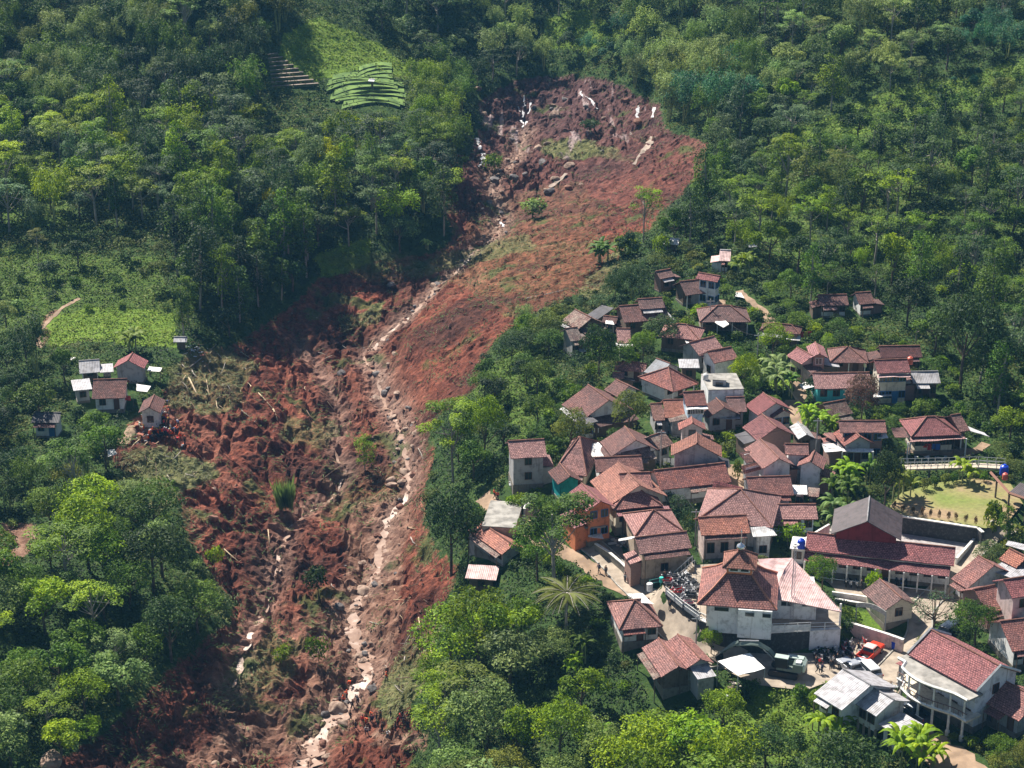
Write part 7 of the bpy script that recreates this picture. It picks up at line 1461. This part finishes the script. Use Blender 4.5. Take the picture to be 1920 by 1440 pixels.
def scatter():
    rg = random.Random(5); grid = {}
    def near(x, y, r):
        i, j = int(x // 6), int(y // 6)
        for a in (-1, 0, 1):
            for b in (-1, 0, 1):
                for q in grid.get((i + a, j + b), ()):
                    if (q[0] - x) ** 2 + (q[1] - y) ** 2 < (min(r, q[2]) if min(r, q[2]) < 1.6 else (r + q[2]) / 2) ** 2: return True
        return False
    for t in TREES: grid.setdefault((int(t['p'][0] // 6), int(t['p'][1] // 6)), []).append((t['p'][0], t['p'][1], 2.6 * max(.5, t['sc'])))
    n = 78000; xs = np.array([rg.uniform(-1, 1) for _ in range(n)]); ys = np.array([rg.uniform(176, 610) for _ in range(n)]); xs = xs * (ys * .36 + 14)
    z = zs(xs, ys); px, py = proj(xs, ys, z); mud = gm(MUD, xs, ys); blk = gm(BLOCK, xs, ys)
    inz = [inpoly(px, py, Z_[0]) for Z_ in ZONES]; inc = np.zeros(n, bool); ch_ = gm(CHAN, xs, ys); nsl = 0
    for c_ in CLEAR: inc |= inpoly(px, py, c_)
    order = sorted(range(n), key=lambda i: rg.random())
    for i in order:
        if mud[i] > .8 and blk[i] < .02 and -20 < py[i] < 1440 and nsl < 95 and ch_[i] < .3:
            if fbm(xs[i] / 12, ys[i] / 12, 2, 88) > (.56 if py[i] > 480 else .48) and not near(xs[i], ys[i], 3.2) and not any(inpoly([px[i]], [py[i]], K_)[0] for K_ in KEEP + [[(625,1280),(800,1330),(800,1400),(560,1400),(590,1320)]]):
                nsl += 1; grid.setdefault((int(xs[i] // 6), int(ys[i] // 6)), []).append((xs[i], ys[i], 3)); addtree('shrub', np.array([xs[i], ys[i], z[i] - .1]), rg.uniform(.3, .85), rg.choice(['pale green', 'mid green', 'olive', 'bright green', 'dark green']), sz=rg.uniform(.25, .7)); TREES[-1]['reg'] = 'on the upper slide' if py[i] < 450 else 'on the middle slide' if py[i] < 900 else 'on the lower slide'; TREES[-1]['keep'] = True
            continue
        if blk[i] > .02 or (mud[i] > .5) or py[i] < -70 or py[i] > 1700 or abs(px[i] - 960) > 1560: continue
        zi = next((k for k in (12, *range(12)) if inz[k][i]), None)
        if zi is None: continue
        pl, kinds, cols_, sp, rng_ = ZONES[zi]; tot = sum(w for _, w in kinds); r = rg.random() * tot
        for kd, w in kinds:
            r -= w
            if r <= 0: break
        if inc[i]:
            if rg.random() < .35: continue
            kd = 'shrub'
        sc = rg.uniform(*rng_); 
        if kd == 'shrub': sc = rg.uniform(.6, 1.25)
        if zi == 12 and kd != 'shrub': sc = rg.uniform(.3, .62)
        spc = sp * (.8 if kd == 'shrub' else 1) * (.75 + .5 * rg.random())
        if near(xs[i], ys[i], spc): continue
        # colours drift in patches
        pc = float(fbm(xs[i] / 22, ys[i] / 22, 2, 77)); ci = int((pc - .2) / .6 * len(cols_) + rg.uniform(-1.2, 1.2)); col = cols_[max(0, min(len(cols_) - 1, ci))]
        p = np.array([xs[i], ys[i], z[i] - .15])
        if mud[i] > .15 and kd != 'shrub' and rg.random() < .5: kd = 'shrub'; sc = .9
        if True:
            if not ok_view(kd, p, sc):
                if kd != 'shrub': kd = 'shrub'; sc = rg.uniform(.5, .9)
                if not ok_view(kd, p, sc): continue
        grid.setdefault((int(xs[i] // 6), int(ys[i] // 6)), []).append((xs[i], ys[i], spc)); addtree(kd, p, sc, col, sz=sc * rg.uniform(.85, 1.2))
scatter()
# ------------------------------------------------------------------ plants become objects: the largest in view one by one, the rest of the far wood as one mass
LIMIT = {'broadleaf_tree': 290, 'slender_tree': 150, 'umbrella_tree': 200, 'bamboo_clump': 230, 'shrub': 290, 'banana_plant': 60, 'palm_tree': 20, 'sparse_tree': 5, 'grass_tuft': 60}
cnt = {}; solo = []; rest = []
def apparent(t): return t['sc'] * CRR[t['kind']] * FPX / math.hypot(t['p'][1], CAMZ - t['p'][2])
inview = lambda t: -30 < t['px'] < 1950 and -20 < t['py'] < 1440 + HGT[t['kind']] * t['sz'] * 11
man, auto = TREES[:NMAN], [t for t in TREES[NMAN:]]
for t in man: nme = NAMES[t['kind']][0]; cnt[nme] = cnt.get(nme, 0) + 1; solo.append(t)
for t in sorted(auto, key=lambda t: -apparent(t) - (1000 if inview(t) else 0) - (500 if t.get('keep') else 0)):
    nme = NAMES[t['kind']][0]
    if inview(t) and cnt.get(nme, 0) < LIMIT[nme]: cnt[nme] = cnt.get(nme, 0) + 1; solo.append(t)
    else: rest.append(t)
print('TREES solo', len(solo), 'rest', len(rest), cnt)
for t in solo:
    sz = t['sc']; t['size'] = 'large' if sz > .88 else 'medium' if sz > .62 else 'small'; t['key'] = (t['size'], t['c'], t['kind'], t['reg']); t['ord'] = None
groups_ = [t for t in solo if not t['own']]
ordlabel(groups_, None)
for t in solo:
    nme, word, cat, pn = NAMES[t['kind']]; k = random.randrange(len(KINDS[t['kind']])); tm, cm = KINDS[t['kind']][k]
    lab = t['own'] or (f"{t['size']} {t['c']} {word} {t['reg']}" + (f", {t['ord']} from left" if t['ord'] else ''))
    r = empty(nme, t['p'], t['rz'], lab, cat, f"{word}s {t['reg']}" if not t['own'] else ('shrubs along the lawn edge' if 'lawn edge' in t['own'] else 'hedge behind the lawn' if 'ragged hedge' in t['own'] else None)); r.scale = (t['sc'], t['sc'], t['sz']); r.rotation_euler = (random.uniform(-.05, .05), random.uniform(-.05, .05), t['rz'])
    a = bpy.data.objects.new(pn[0], tm); link(a, r); b = bpy.data.objects.new(pn[1], cm); link(b, r)
    v = random.uniform(.75, 1.4); c = COL[t['c']]; b.color = (c[0] * v * random.uniform(.88, 1.14), c[1] * v, c[2] * v * random.uniform(.85, 1.2), 1)
def massmat():
    def bld(t, b):
        a = t.nodes.new('ShaderNodeVertexColor'); a.layer_name = 'Col'; hs = N(t, 'HueSaturation'); L(t, a.outputs[0], hs.inputs['Color']); L(t, hs.outputs[0], b.inputs['Base Color']); b.inputs['Roughness'].default_value = .65; b.inputs['Specular IOR Level'].default_value = .2
        tr = N(t, 'BsdfTranslucent'); L(t, hs.outputs[0], tr.inputs[0]); mx = N(t, 'MixShader'); mx.inputs[0].default_value = .3; L(t, b.outputs[0], mx.inputs[1]); L(t, tr.outputs[0], mx.inputs[2]); L(t, mx.outputs[0], t.nodes['Material Output'].inputs[0])
    return mat('mixed_foliage', build=bld)
def quadmesh(name, V, colr, m):
    V = V.reshape(-1, 3).astype(np.float32); nq = len(V) // 4; me = bpy.data.meshes.new(name); me.vertices.add(len(V)); me.vertices.foreach_set('co', V.ravel()); me.loops.add(nq * 4); me.polygons.add(nq)
    me.loops.foreach_set('vertex_index', np.arange(nq * 4, dtype=np.int32)); me.polygons.foreach_set('loop_start', np.arange(0, nq * 4, 4, dtype=np.int32))
    ca = me.color_attributes.new('Col', 'FLOAT_COLOR', 'POINT'); cc = np.ones((nq, 4, 4), np.float32); cc[:, :, :3] = colr[:, None, :]; ca.data.foreach_set('color', cc.ravel()); me.materials.append(m); me.update()
    o = bpy.data.objects.new(name, me); link(o); return setp(o, kind='stuff')
VG = {}
def crownpts(kind, k):
    if (kind, k) not in VG:
        me = KINDS[kind][k][1]; a = np.empty(len(me.vertices) * 3, np.float32); me.vertices.foreach_get('co', a); tn = np.empty(len(me.vertices), np.float32); me.attributes['tone'].data.foreach_get('value', tn); VG[(kind, k)] = (a.reshape(-1, 4, 3), tn.reshape(-1, 4)[:, 0])
    return VG[(kind, k)]
Vs, Cs = [], []; rg = np.random.default_rng(9)
for t in rest:
    V, tn = crownpts(t['kind'], random.randrange(len(KINDS[t['kind']]))); sel = rg.random(len(V)) < (.28 if t['kind'] in ('fine', 'airy') else .55); V = V[sel].astype(np.float64); tn = tn[sel]; ce = V.mean(1, keepdims=True); V = ce + (V - ce) * 1.35
    a = t['rz']; Rm = np.array([[math.cos(a), -math.sin(a), 0], [math.sin(a), math.cos(a), 0], [0, 0, 1]]); V = (V * [t['sc'], t['sc'], t['sz']]) @ Rm.T + t['p']; Vs.append(V); c = np.array(COL[t['c']]) * random.uniform(.85, 1.2); Cs.append(c[None] * (.55 + 1.2 * tn[:, None]))
if Vs: quadmesh('forest', np.concatenate(Vs), np.concatenate(Cs), massmat()); 
# ground cover of leaves and grass, thick where nothing else stands
def cover(n, name='undergrowth'):
    ys = 182 + 410 * rg.random(n) ** 1.0; fr_ = rg.random(n); wide = rg.random(n) < .12; xs = np.where(wide, np.sign(fr_ - .5) * (.268 + .10 * rg.random(n)), (fr_ * 2 - 1) * .268) * ys + (fr_ * 2 - 1) * 5; cl = fbm(xs / 2.3, ys / 2.3, 3, 41); z = zs(xs, ys); px, py = proj(xs, ys, z)
    mud = gm(MUD, xs, ys); blk = gm(BLOCK, xs, ys); keep = (blk < .3) & (mud + (cl - .5) * .9 < .42) & (py > -90) & (py < 1620)
    ter = inpoly(px, py, [(605,130),(690,120),(765,170),(750,215),(615,205)]) | inpoly(px, py, [(500,95),(530,100),(600,160),(590,172),(505,172)]); keep &= ~(ter & (rg.random(len(px)) < .8))
    tanz = inpoly(px, py, [(0,975),(60,985),(70,1030),(20,1060),(-10,1060)]); keep &= ~tanz
    xs, ys, cl, z, px, py = [q[keep] for q in (xs, ys, cl, z, px, py)]; m = len(xs); br = np.zeros(m)
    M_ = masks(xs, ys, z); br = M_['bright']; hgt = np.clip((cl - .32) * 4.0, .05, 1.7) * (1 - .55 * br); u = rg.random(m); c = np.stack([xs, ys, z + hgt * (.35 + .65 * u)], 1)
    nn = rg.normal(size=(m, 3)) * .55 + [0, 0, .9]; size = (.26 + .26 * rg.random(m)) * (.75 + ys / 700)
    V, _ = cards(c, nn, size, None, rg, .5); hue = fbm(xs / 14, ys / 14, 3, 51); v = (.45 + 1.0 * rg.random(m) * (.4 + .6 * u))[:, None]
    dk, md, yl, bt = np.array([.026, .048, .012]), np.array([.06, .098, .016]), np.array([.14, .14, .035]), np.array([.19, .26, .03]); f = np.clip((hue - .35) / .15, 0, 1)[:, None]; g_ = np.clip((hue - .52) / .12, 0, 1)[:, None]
    col = (dk * (1 - f) + md * f) * (1 - g_ * .5) + yl * g_ * .5; col = col * (1 - br[:, None]) + bt * br[:, None]
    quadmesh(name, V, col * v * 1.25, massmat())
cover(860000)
def flattened(n):
    """bent stalks and torn plants lying on the slide and its edges"""
    ys = 192 + 330 * rg.random(n); xs = (rg.random(n) * 2 - 1) * (ys * .24); mud = gm(MUD, xs, ys); z = zs(xs, ys); M_ = masks(xs, ys, z); cl = fbm(xs / 3.5, ys / 3.5, 3, 61); edge = (mud > .25) & (mud < .97)
    pr = M_['debris'] * .95 + edge * .6 + (cl > .58) * .5 * (mud > .5); keep = (rg.random(n) < pr) & (mud > .15) & (gm(CHAN, xs, ys) < .6); keep |= (M_['debris'] > .5) & (rg.random(n) < .8) & (gm(BLOCK, xs, ys) < .2)
    xs, ys, z, cl, deb = [q[keep] for q in (xs, ys, z, cl, M_['debris'])]; m = len(xs); c = np.stack([xs, ys, z + .05 + .35 * rg.random(m)], 1); a = fbm(xs / 9, ys / 9, 2, 71) * 12; tan_ = np.stack([np.cos(a), np.sin(a), rg.normal(size=m) * .15], 1) * 2
    nn = rg.normal(size=(m, 3)) * .3 + [0, 0, 1]; V, _ = cards(c, nn, .35 + .8 * rg.random(m), None, rg, .16, tan_); g_ = rg.random(m)[:, None]; w = deb[:, None] * .6 + .1
    col = np.array([.075, .115, .03]) * (1 - g_ * w) + np.array([.30, .27, .14]) * g_ * w; quadmesh('flattened_vegetation', V, col * (.5 + .9 * rg.random(m))[:, None], massmat())
flattened(330000)
# ------------------------------------------------------------------ boulders, logs and debris on the slide
random.seed(21); rg = np.random.default_rng(33)
def rock_mat(name, c1, c2):
    def bld(t, b):
        tc = N(t, 'TexCoord'); n = N(t, 'TexNoise'); n.inputs['Scale'].default_value = 1.6; n.inputs['Detail'].default_value = 8; L(t, tc.outputs['Object'], n.inputs[0]); L(t, ramp(t, n.outputs[0], [(.35, c1), (.6, c2)]), b.inputs['Base Color'])
        bp = N(t, 'Bump'); bp.inputs['Strength'].default_value = .6; bp.inputs['Distance'].default_value = .15; L(t, n.outputs[0], bp.inputs['Height']); L(t, bp.outputs[0], b.inputs['Normal'])
    return mat(name, rough=.9, build=bld)
MRK = [rock_mat('boulder_tan', (.16, .10, .075), (.36, .26, .20)), rock_mat('boulder_grey', (.07, .06, .06), (.20, .18, .175)), rock_mat('boulder_red', (.12, .05, .035), (.26, .13, .09))]
import bmesh
def rockmesh(seed):
    bm = bmesh.new(); bmesh.ops.create_icosphere(bm, subdivisions=3, radius=1); r_ = np.random.default_rng(seed); cuts = [(sph(1, r_)[0], .62 + .3 * r_.random()) for _ in range(9)]; st = 1 + .35 * r_.random(3)
    for v in bm.verts:
        p = np.array(v.co) * st
        for d, k in cuts:
            e = p @ d - k
            if e > 0: p = p - d * e * .85
        p *= 1 + .10 * (float(fbm(p[0] * 2 + seed, p[1] * 2 + p[2] * 3, 2, seed)) - .5); v.co = Vector(p * [1, 1, .78])
    me = bpy.data.meshes.new('boulder'); bm.to_mesh(me); bm.free(); return me
RKS = []
for i in range(9): me = rockmesh(i); me.materials.append(MRK[i % 3]); RKS.append(me)
RW_ = {0: 'tan', 1: 'grey', 2: 'red-brown'}
BL = []
def rockat(p, r, k=None): BL.append(dict(p=p, r=r, k=random.randrange(9) if k is None else k))
for a_ in [(398,914,1.2,0),(395,975,1.7,2),(640,700,1.3,1),(733,915,1.6,0),(755,905,1.3,3),(930,345,2.0,1),(965,335,1.6,4),(1028,365,1.5,0),(1040,340,1.8,3),(985,330,1.0,4),(648,1325,1.0,3),(632,1318,.8,2),(645,1340,.8,2),(680,1240,1.0,3),(672,1232,.9,6),(675,1060,.7,0),(895,190,1.6,0),(820,535,1.2,4),(735,540,1.4,1),(1100,210,1.4,1),(1060,205,1.6,4),(960,260,1.2,1),(1000,215,1.2,4),(403,1432,1.1,0),(440,1434,.8,6),(100,1430,2.4,0)]:
    rockat(surf(a_[0], a_[1]), a_[2] * .62, a_[3])
bed = [p for p in SW if 240 < p[1] < 470]
for i in range(235):
    p = bed[rg.integers(len(bed))]; w = p[2] / 2 + abs(rg.normal()) * 1.6; a = rg.random() * 6.28; x, y = p[0] + math.cos(a) * w, p[1] + math.sin(a) * w * 1.2; r = .2 + .45 * rg.random() ** 2.2
    rockat(np.array([x, y, float(zs(x, y))]), r + (.5 if rg.random() < .05 else 0))
tries = 0
while len(BL) < 285 and tries < 5000:
    tries += 1; y = 380 + 130 * rg.random(); x = (rg.random() - .3) * 80; px_, py_ = proj(x, y, float(zb(x, y)))
    if inpoly([px_], [py_], [(900,180),(1150,160),(1230,240),(1150,320),(1050,380),(900,420),(860,330)])[0]: rockat(np.array([x, y, float(zs(x, y))]), .4 + 1.0 * rg.random() ** 2)
def rreg(py): return 'under the head scarp' if py < 290 else 'in the upper rocky bed' if py < 450 else 'along the bend of the stream' if py < 700 else 'in the middle stream bed' if py < 880 else 'in the broad boulder bed' if py < 1010 else 'along the lower stream' if py < 1250 else 'at the foot of the slide'
for b in BL: px_, py_ = proj(*b['p']); b['s'] = 'large' if b['r'] > .7 else 'medium' if b['r'] > .4 else 'small'; b['reg'] = rreg(py_); b['key'] = (b['s'], b['k'] % 3, b['reg'])
ordlabel(BL, None)
for b in BL:
    o = bpy.data.objects.new('boulder', RKS[b['k']]); link(o); o.location = (*b['p'][:2], b['p'][2] + b['r'] * .2); s = b['r']; o.scale = (s, s * random.uniform(.8, 1.2), s * random.uniform(.7, 1)); o.rotation_euler = (random.uniform(-.4, .4), random.uniform(-.4, .4), random.random() * 6.28)
    setp(o, f"{b['s']} {RW_[b['k'] % 3]} boulder {b['reg']}" + (f", {b['ord']} such from left" if b['ord'] else ''), 'boulder', 'boulders ' + b['reg'])
# fallen trunks and branches
MLG = [mat('stripped_wood', (.55, .42, .27), .8, noise=.3, nscale=3), mat('grey_wood', (.38, .34, .30), .9, noise=.4, nscale=3), mat('brown_wood', (.20, .13, .09), .9, noise=.4, nscale=3)]
LG = []
def log(a, b, r, m=0): LG.append(dict(a=surf(*a), b=surf(*b), r=r, m=m))
for a_ in [((355,722),(382,752),.17,0),((465,730),(512,768),.16,0),((512,768),(520,778),.2,0),((360,695),(368,708),.12,1),((425,670),(427,702),.1,0),((355,690),(406,655),.12,1),((988,560),(1058,545),.12,1),((420,1030),(455,1058),.1,0),((430,1050),(475,1120),.09,1),((503,1000),(505,1020),.09,0),((770,1008),(782,1030),.12,1),((785,1160),(790,1200),.1,0),((770,1120),(745,1140),.09,0),((300,812),(340,832),.08,0),((262,830),(245,842),.1,0),((1055,940),(1065,935),.08,0),((640,640),(650,655),.1,1),((690,655),(700,640),.1,0),((575,770),(590,790),.1,2),((600,905),(640,900),.1,2),((455,700),(475,690),.1,1)]: log(*a_)
while len(LG) < 120:
    q = random.random()
    if q < .45: a = (random.uniform(340, 470), random.uniform(655, 780))
    elif q < .65: a = (random.uniform(230, 400), random.uniform(845, 930))
    elif q < .8: a = (random.uniform(720, 810), random.uniform(1100, 1330))
    else: a = (random.uniform(400, 800), random.uniform(620, 1380))
    ang = random.choice([random.uniform(.5, 1.5), random.uniform(0, 3.14)]); l_ = random.uniform(8, 34); b = (a[0] + math.cos(ang) * l_, a[1] + math.sin(ang) * l_ * .7)
    p = surf(*a)
    if gm(MUD, p[0], p[1]) < .3 and not inpoly([a[0]], [a[1]], [(225,840),(410,850),(400,940),(220,930)])[0]: continue
    log(a, b, random.uniform(.035, .09), random.randrange(3))
def lreg(px, py): return 'beside the left hamlet' if px < 480 and py < 800 else 'in the torn brush below the hamlet' if px < 420 and py < 960 else 'along the tree edge below the village' if px > 715 and py > 1000 else 'on the upper slide' if py < 620 else 'on the middle slide' if py < 1000 else 'on the lower slide'
for l_ in LG: m = (l_['a'] + l_['b']) / 2; px_, py_ = proj(*m); l_['p'] = m; l_['len'] = 'long' if np.linalg.norm(l_['a'] - l_['b']) > 3.2 else 'short'; l_['reg'] = lreg(px_, py_); l_['key'] = (l_['len'], l_['m'], l_['reg'])
ordlabel(LG, None); LW = ['pale stripped', 'grey', 'brown']
for l_ in LG:
    a, b = l_['a'] - l_['p'], l_['b'] - l_['p']; mb = MB(); md = (a + b) / 2 + np.array([random.uniform(-.2, .2), random.uniform(-.2, .2), .12]); mb.tube([a + (0, 0, .08), md, b + (0, 0, .15)], [l_['r'], l_['r'] * .85, l_['r'] * .55], 6)
    if l_['len'] == 'long':
        for f in (.6, .8): s = a + (b - a) * f + (0, 0, .1); mb.tube([s, s + np.array([random.uniform(-.6, .6), random.uniform(-.6, .6), random.uniform(.2, .8)])], [l_['r'] * .45, .015], 4)
    o = mb.build('fallen_trunk', MLG[l_['m']], loc=l_['p'], smooth=True); setp(o, f"{l_['len']} {LW[l_['m']]} log {l_['reg']}" + (f", {l_['ord']} such from left" if l_['ord'] else ''), 'fallen trunk', 'fallen trunks ' + l_['reg'])
# wrecked sheets and planks heaped between the hamlet and the crowd
mb = MB(); 
for i in range(160):
    x, y = random.uniform(255, 305), random.uniform(790, 835)
    if random.random() < .35: x, y = random.uniform(345, 400), random.uniform(650, 690)
    p = surf(x, y) + (0, 0, random.uniform(.1, .5)); d = sph(1, rg)[0] * [1, 1, .35]; e = np.cross(d, sph(1, rg)[0]) * [1, 1, .3]; w, h_ = random.uniform(.2, .7), random.uniform(.1, .35)
    mb.add([p - d * w - e * h_, p + d * w - e * h_, p + d * w + e * h_, p - d * w + e * h_], [(0, 1, 2, 3)], i % 3)
o = mb.build('wreckage_debris', [mat('debris_pale', (.5, .5, .52), .8), mat('debris_wood', (.3, .2, .13), .9), mat('debris_tile', (.33, .12, .08), .9)]); setp(o, kind='stuff')
def rubble(n):
    ys = 192 + 310 * rg.random(n); xs = (rg.random(n) * 2 - 1) * ys * .22; px, py = proj(xs, ys, zb(xs, ys)); ch = gm(CHAN, xs, ys); pr = .35 + .9 * ch + inpoly(px, py, [(860,290),(1100,280),(1140,330),(1000,420),(900,430)]) * .8
    cl = fbm(xs / 5, ys / 5, 2, 81); k = (gm(MUD, xs, ys) > .7) & (rg.random(n) < pr * (cl > .42)); xs, ys, ch = xs[k], ys[k], ch[k]; m = len(xs); z = zs(xs, ys); r = (.09 + .26 * rg.random(m) ** 2.5) * (1 + .3 * ch)
    base = np.array([(1, 0, -.3), (0, 1, -.3), (-1, 0, -.3), (0, -1, -.3), (.25, .1, .75)]); V = base[None] * (1 + .6 * (rg.random((m, 5, 3)) - .5)); a = rg.random(m) * 6.28; ca, sa = np.cos(a), np.sin(a)
    X = V[..., 0] * ca[:, None] - V[..., 1] * sa[:, None]; Y = V[..., 0] * sa[:, None] + V[..., 1] * ca[:, None]; V = np.stack([X, Y, V[..., 2]], -1) * r[:, None, None] + np.stack([xs, ys, z], -1)[:, None]
    F = np.array([(0, 1, 4, 4), (1, 2, 4, 4), (2, 3, 4, 4), (3, 0, 4, 4)]); Q = V[:, F]; c = np.array([.10, .045, .03]) + (np.array([.28, .19, .14]) - np.array([.10, .045, .03])) * (np.clip(rg.random(m) * .7 + ch * .5, 0, 1)[:, None]); c *= (.5 + .9 * rg.random(m))[:, None]
    tri = V[:, [[0, 1, 4], [1, 2, 4], [2, 3, 4], [3, 0, 4]]].reshape(-1, 3).astype(np.float32); nt_ = len(tri) // 3; me = bpy.data.meshes.new('rubble'); me.vertices.add(len(tri)); me.vertices.foreach_set('co', tri.ravel()); me.loops.add(len(tri)); me.polygons.add(nt_); me.loops.foreach_set('vertex_index', np.arange(len(tri), dtype=np.int32)); me.polygons.foreach_set('loop_start', np.arange(0, len(tri), 3, dtype=np.int32))
    ca_ = me.color_attributes.new('Col', 'FLOAT_COLOR', 'POINT'); cc = np.ones((m, 12, 4), np.float32); cc[:, :, :3] = c[:, None]; ca_.data.foreach_set('color', cc.ravel()); me.update()
    def bld(t, b): q = t.nodes.new('ShaderNodeVertexColor'); q.layer_name = 'Col'; L(t, q.outputs[0], b.inputs['Base Color'])
    me.materials.append(mat('rubble_stone', rough=.9, spec=.2, build=bld)); o = bpy.data.objects.new('rubble', me); link(o); setp(o, kind='stuff')
rubble(90000)
# small things in the village
def tarp(quad, m, label, h=.12, ze=None, name='plastic_sheet'):
    w = [surf(*q) if ze is None else on_plane(*q, ze) for q in quad]; o0 = sum(w) / 4; me = roof_mesh(name, [tuple(p - o0 + np.array([0, 0, h]) for p in w)], m, th=.03, sag=.18, cell=.4); o = bpy.data.objects.new(name, me); link(o); o.location = tuple(o0); setp(o, label, 'plastic sheet')
tarp([(1376,562),(1396,564),(1390,553),(1380,552)], R['white'], 'white sheet spread in the yard right of the two-storey house', .5)
tarp([(1716,864),(1745,866),(1742,856),(1714,856)], R['white'], 'white drying sheet on the ground before the veranda house')
tarp([(1404,478),(1420,476),(1416,470),(1403,472)], R['white'], 'pale blue-white sheet among the trees above the village', 1.5)
tarp([(130,680),(143,681),(142,674),(132,674)], R['white'], 'white bundle left above the grey-roofed shed', .6)
tarp([(1290,655),(1300,656),(1298,650),(1290,650)], R['white'], 'small white sheet beside the hipped pinkish house', .4)
def bin_(px, py, z, m, label, s=1.0):
    p = on_plane(px, py, z); o = MB().lathe([(.22 * s, 0), (.30 * s, .02), (.33 * s, .8 * s), (.36 * s, .82 * s), (.30 * s, .9 * s)], n=10).build('plastic_bin', m, loc=p); setp(o, label, 'bin')
bin_(1676, 1216, .08, MBLU, 'blue bin against the mossy wall right of the red pickup', 1.2); bin_(1218, 1108, 3.3, MWP, 'white drum at the end of the green pipe rail', 1.3); bin_(1317, 1008, 1.2, mat('yellow_plastic', (.6, .4, .03), .5), 'yellow can under the pink tiled house'); bin_(1240, 1092, 3.3, mat('turquoise_plastic', (.05, .5, .42), .5), 'turquoise tub beside the motorbikes', .9)
DENS = .00009
# ------------------------------------------------------------------ the air
hz = MB(); hz.box(-960, 960, -60, 1400, -80, 146); ho_ = bpy.data.materials.new('haze_air'); ho_.use_nodes = True; t_ = ho_.node_tree; t_.nodes.remove(t_.nodes['Principled BSDF'])
pv = t_.nodes.new('ShaderNodeVolumePrincipled'); pv.inputs['Color'].default_value = (.20, .55, 1.0, 1); pv.inputs['Density'].default_value = DENS; pv.inputs['Anisotropy'].default_value = 0
t_.links.new(pv.outputs[0], t_.nodes['Material Output'].inputs['Volume']); o = hz.build('haze', ho_); setp(o, kind='stuff')
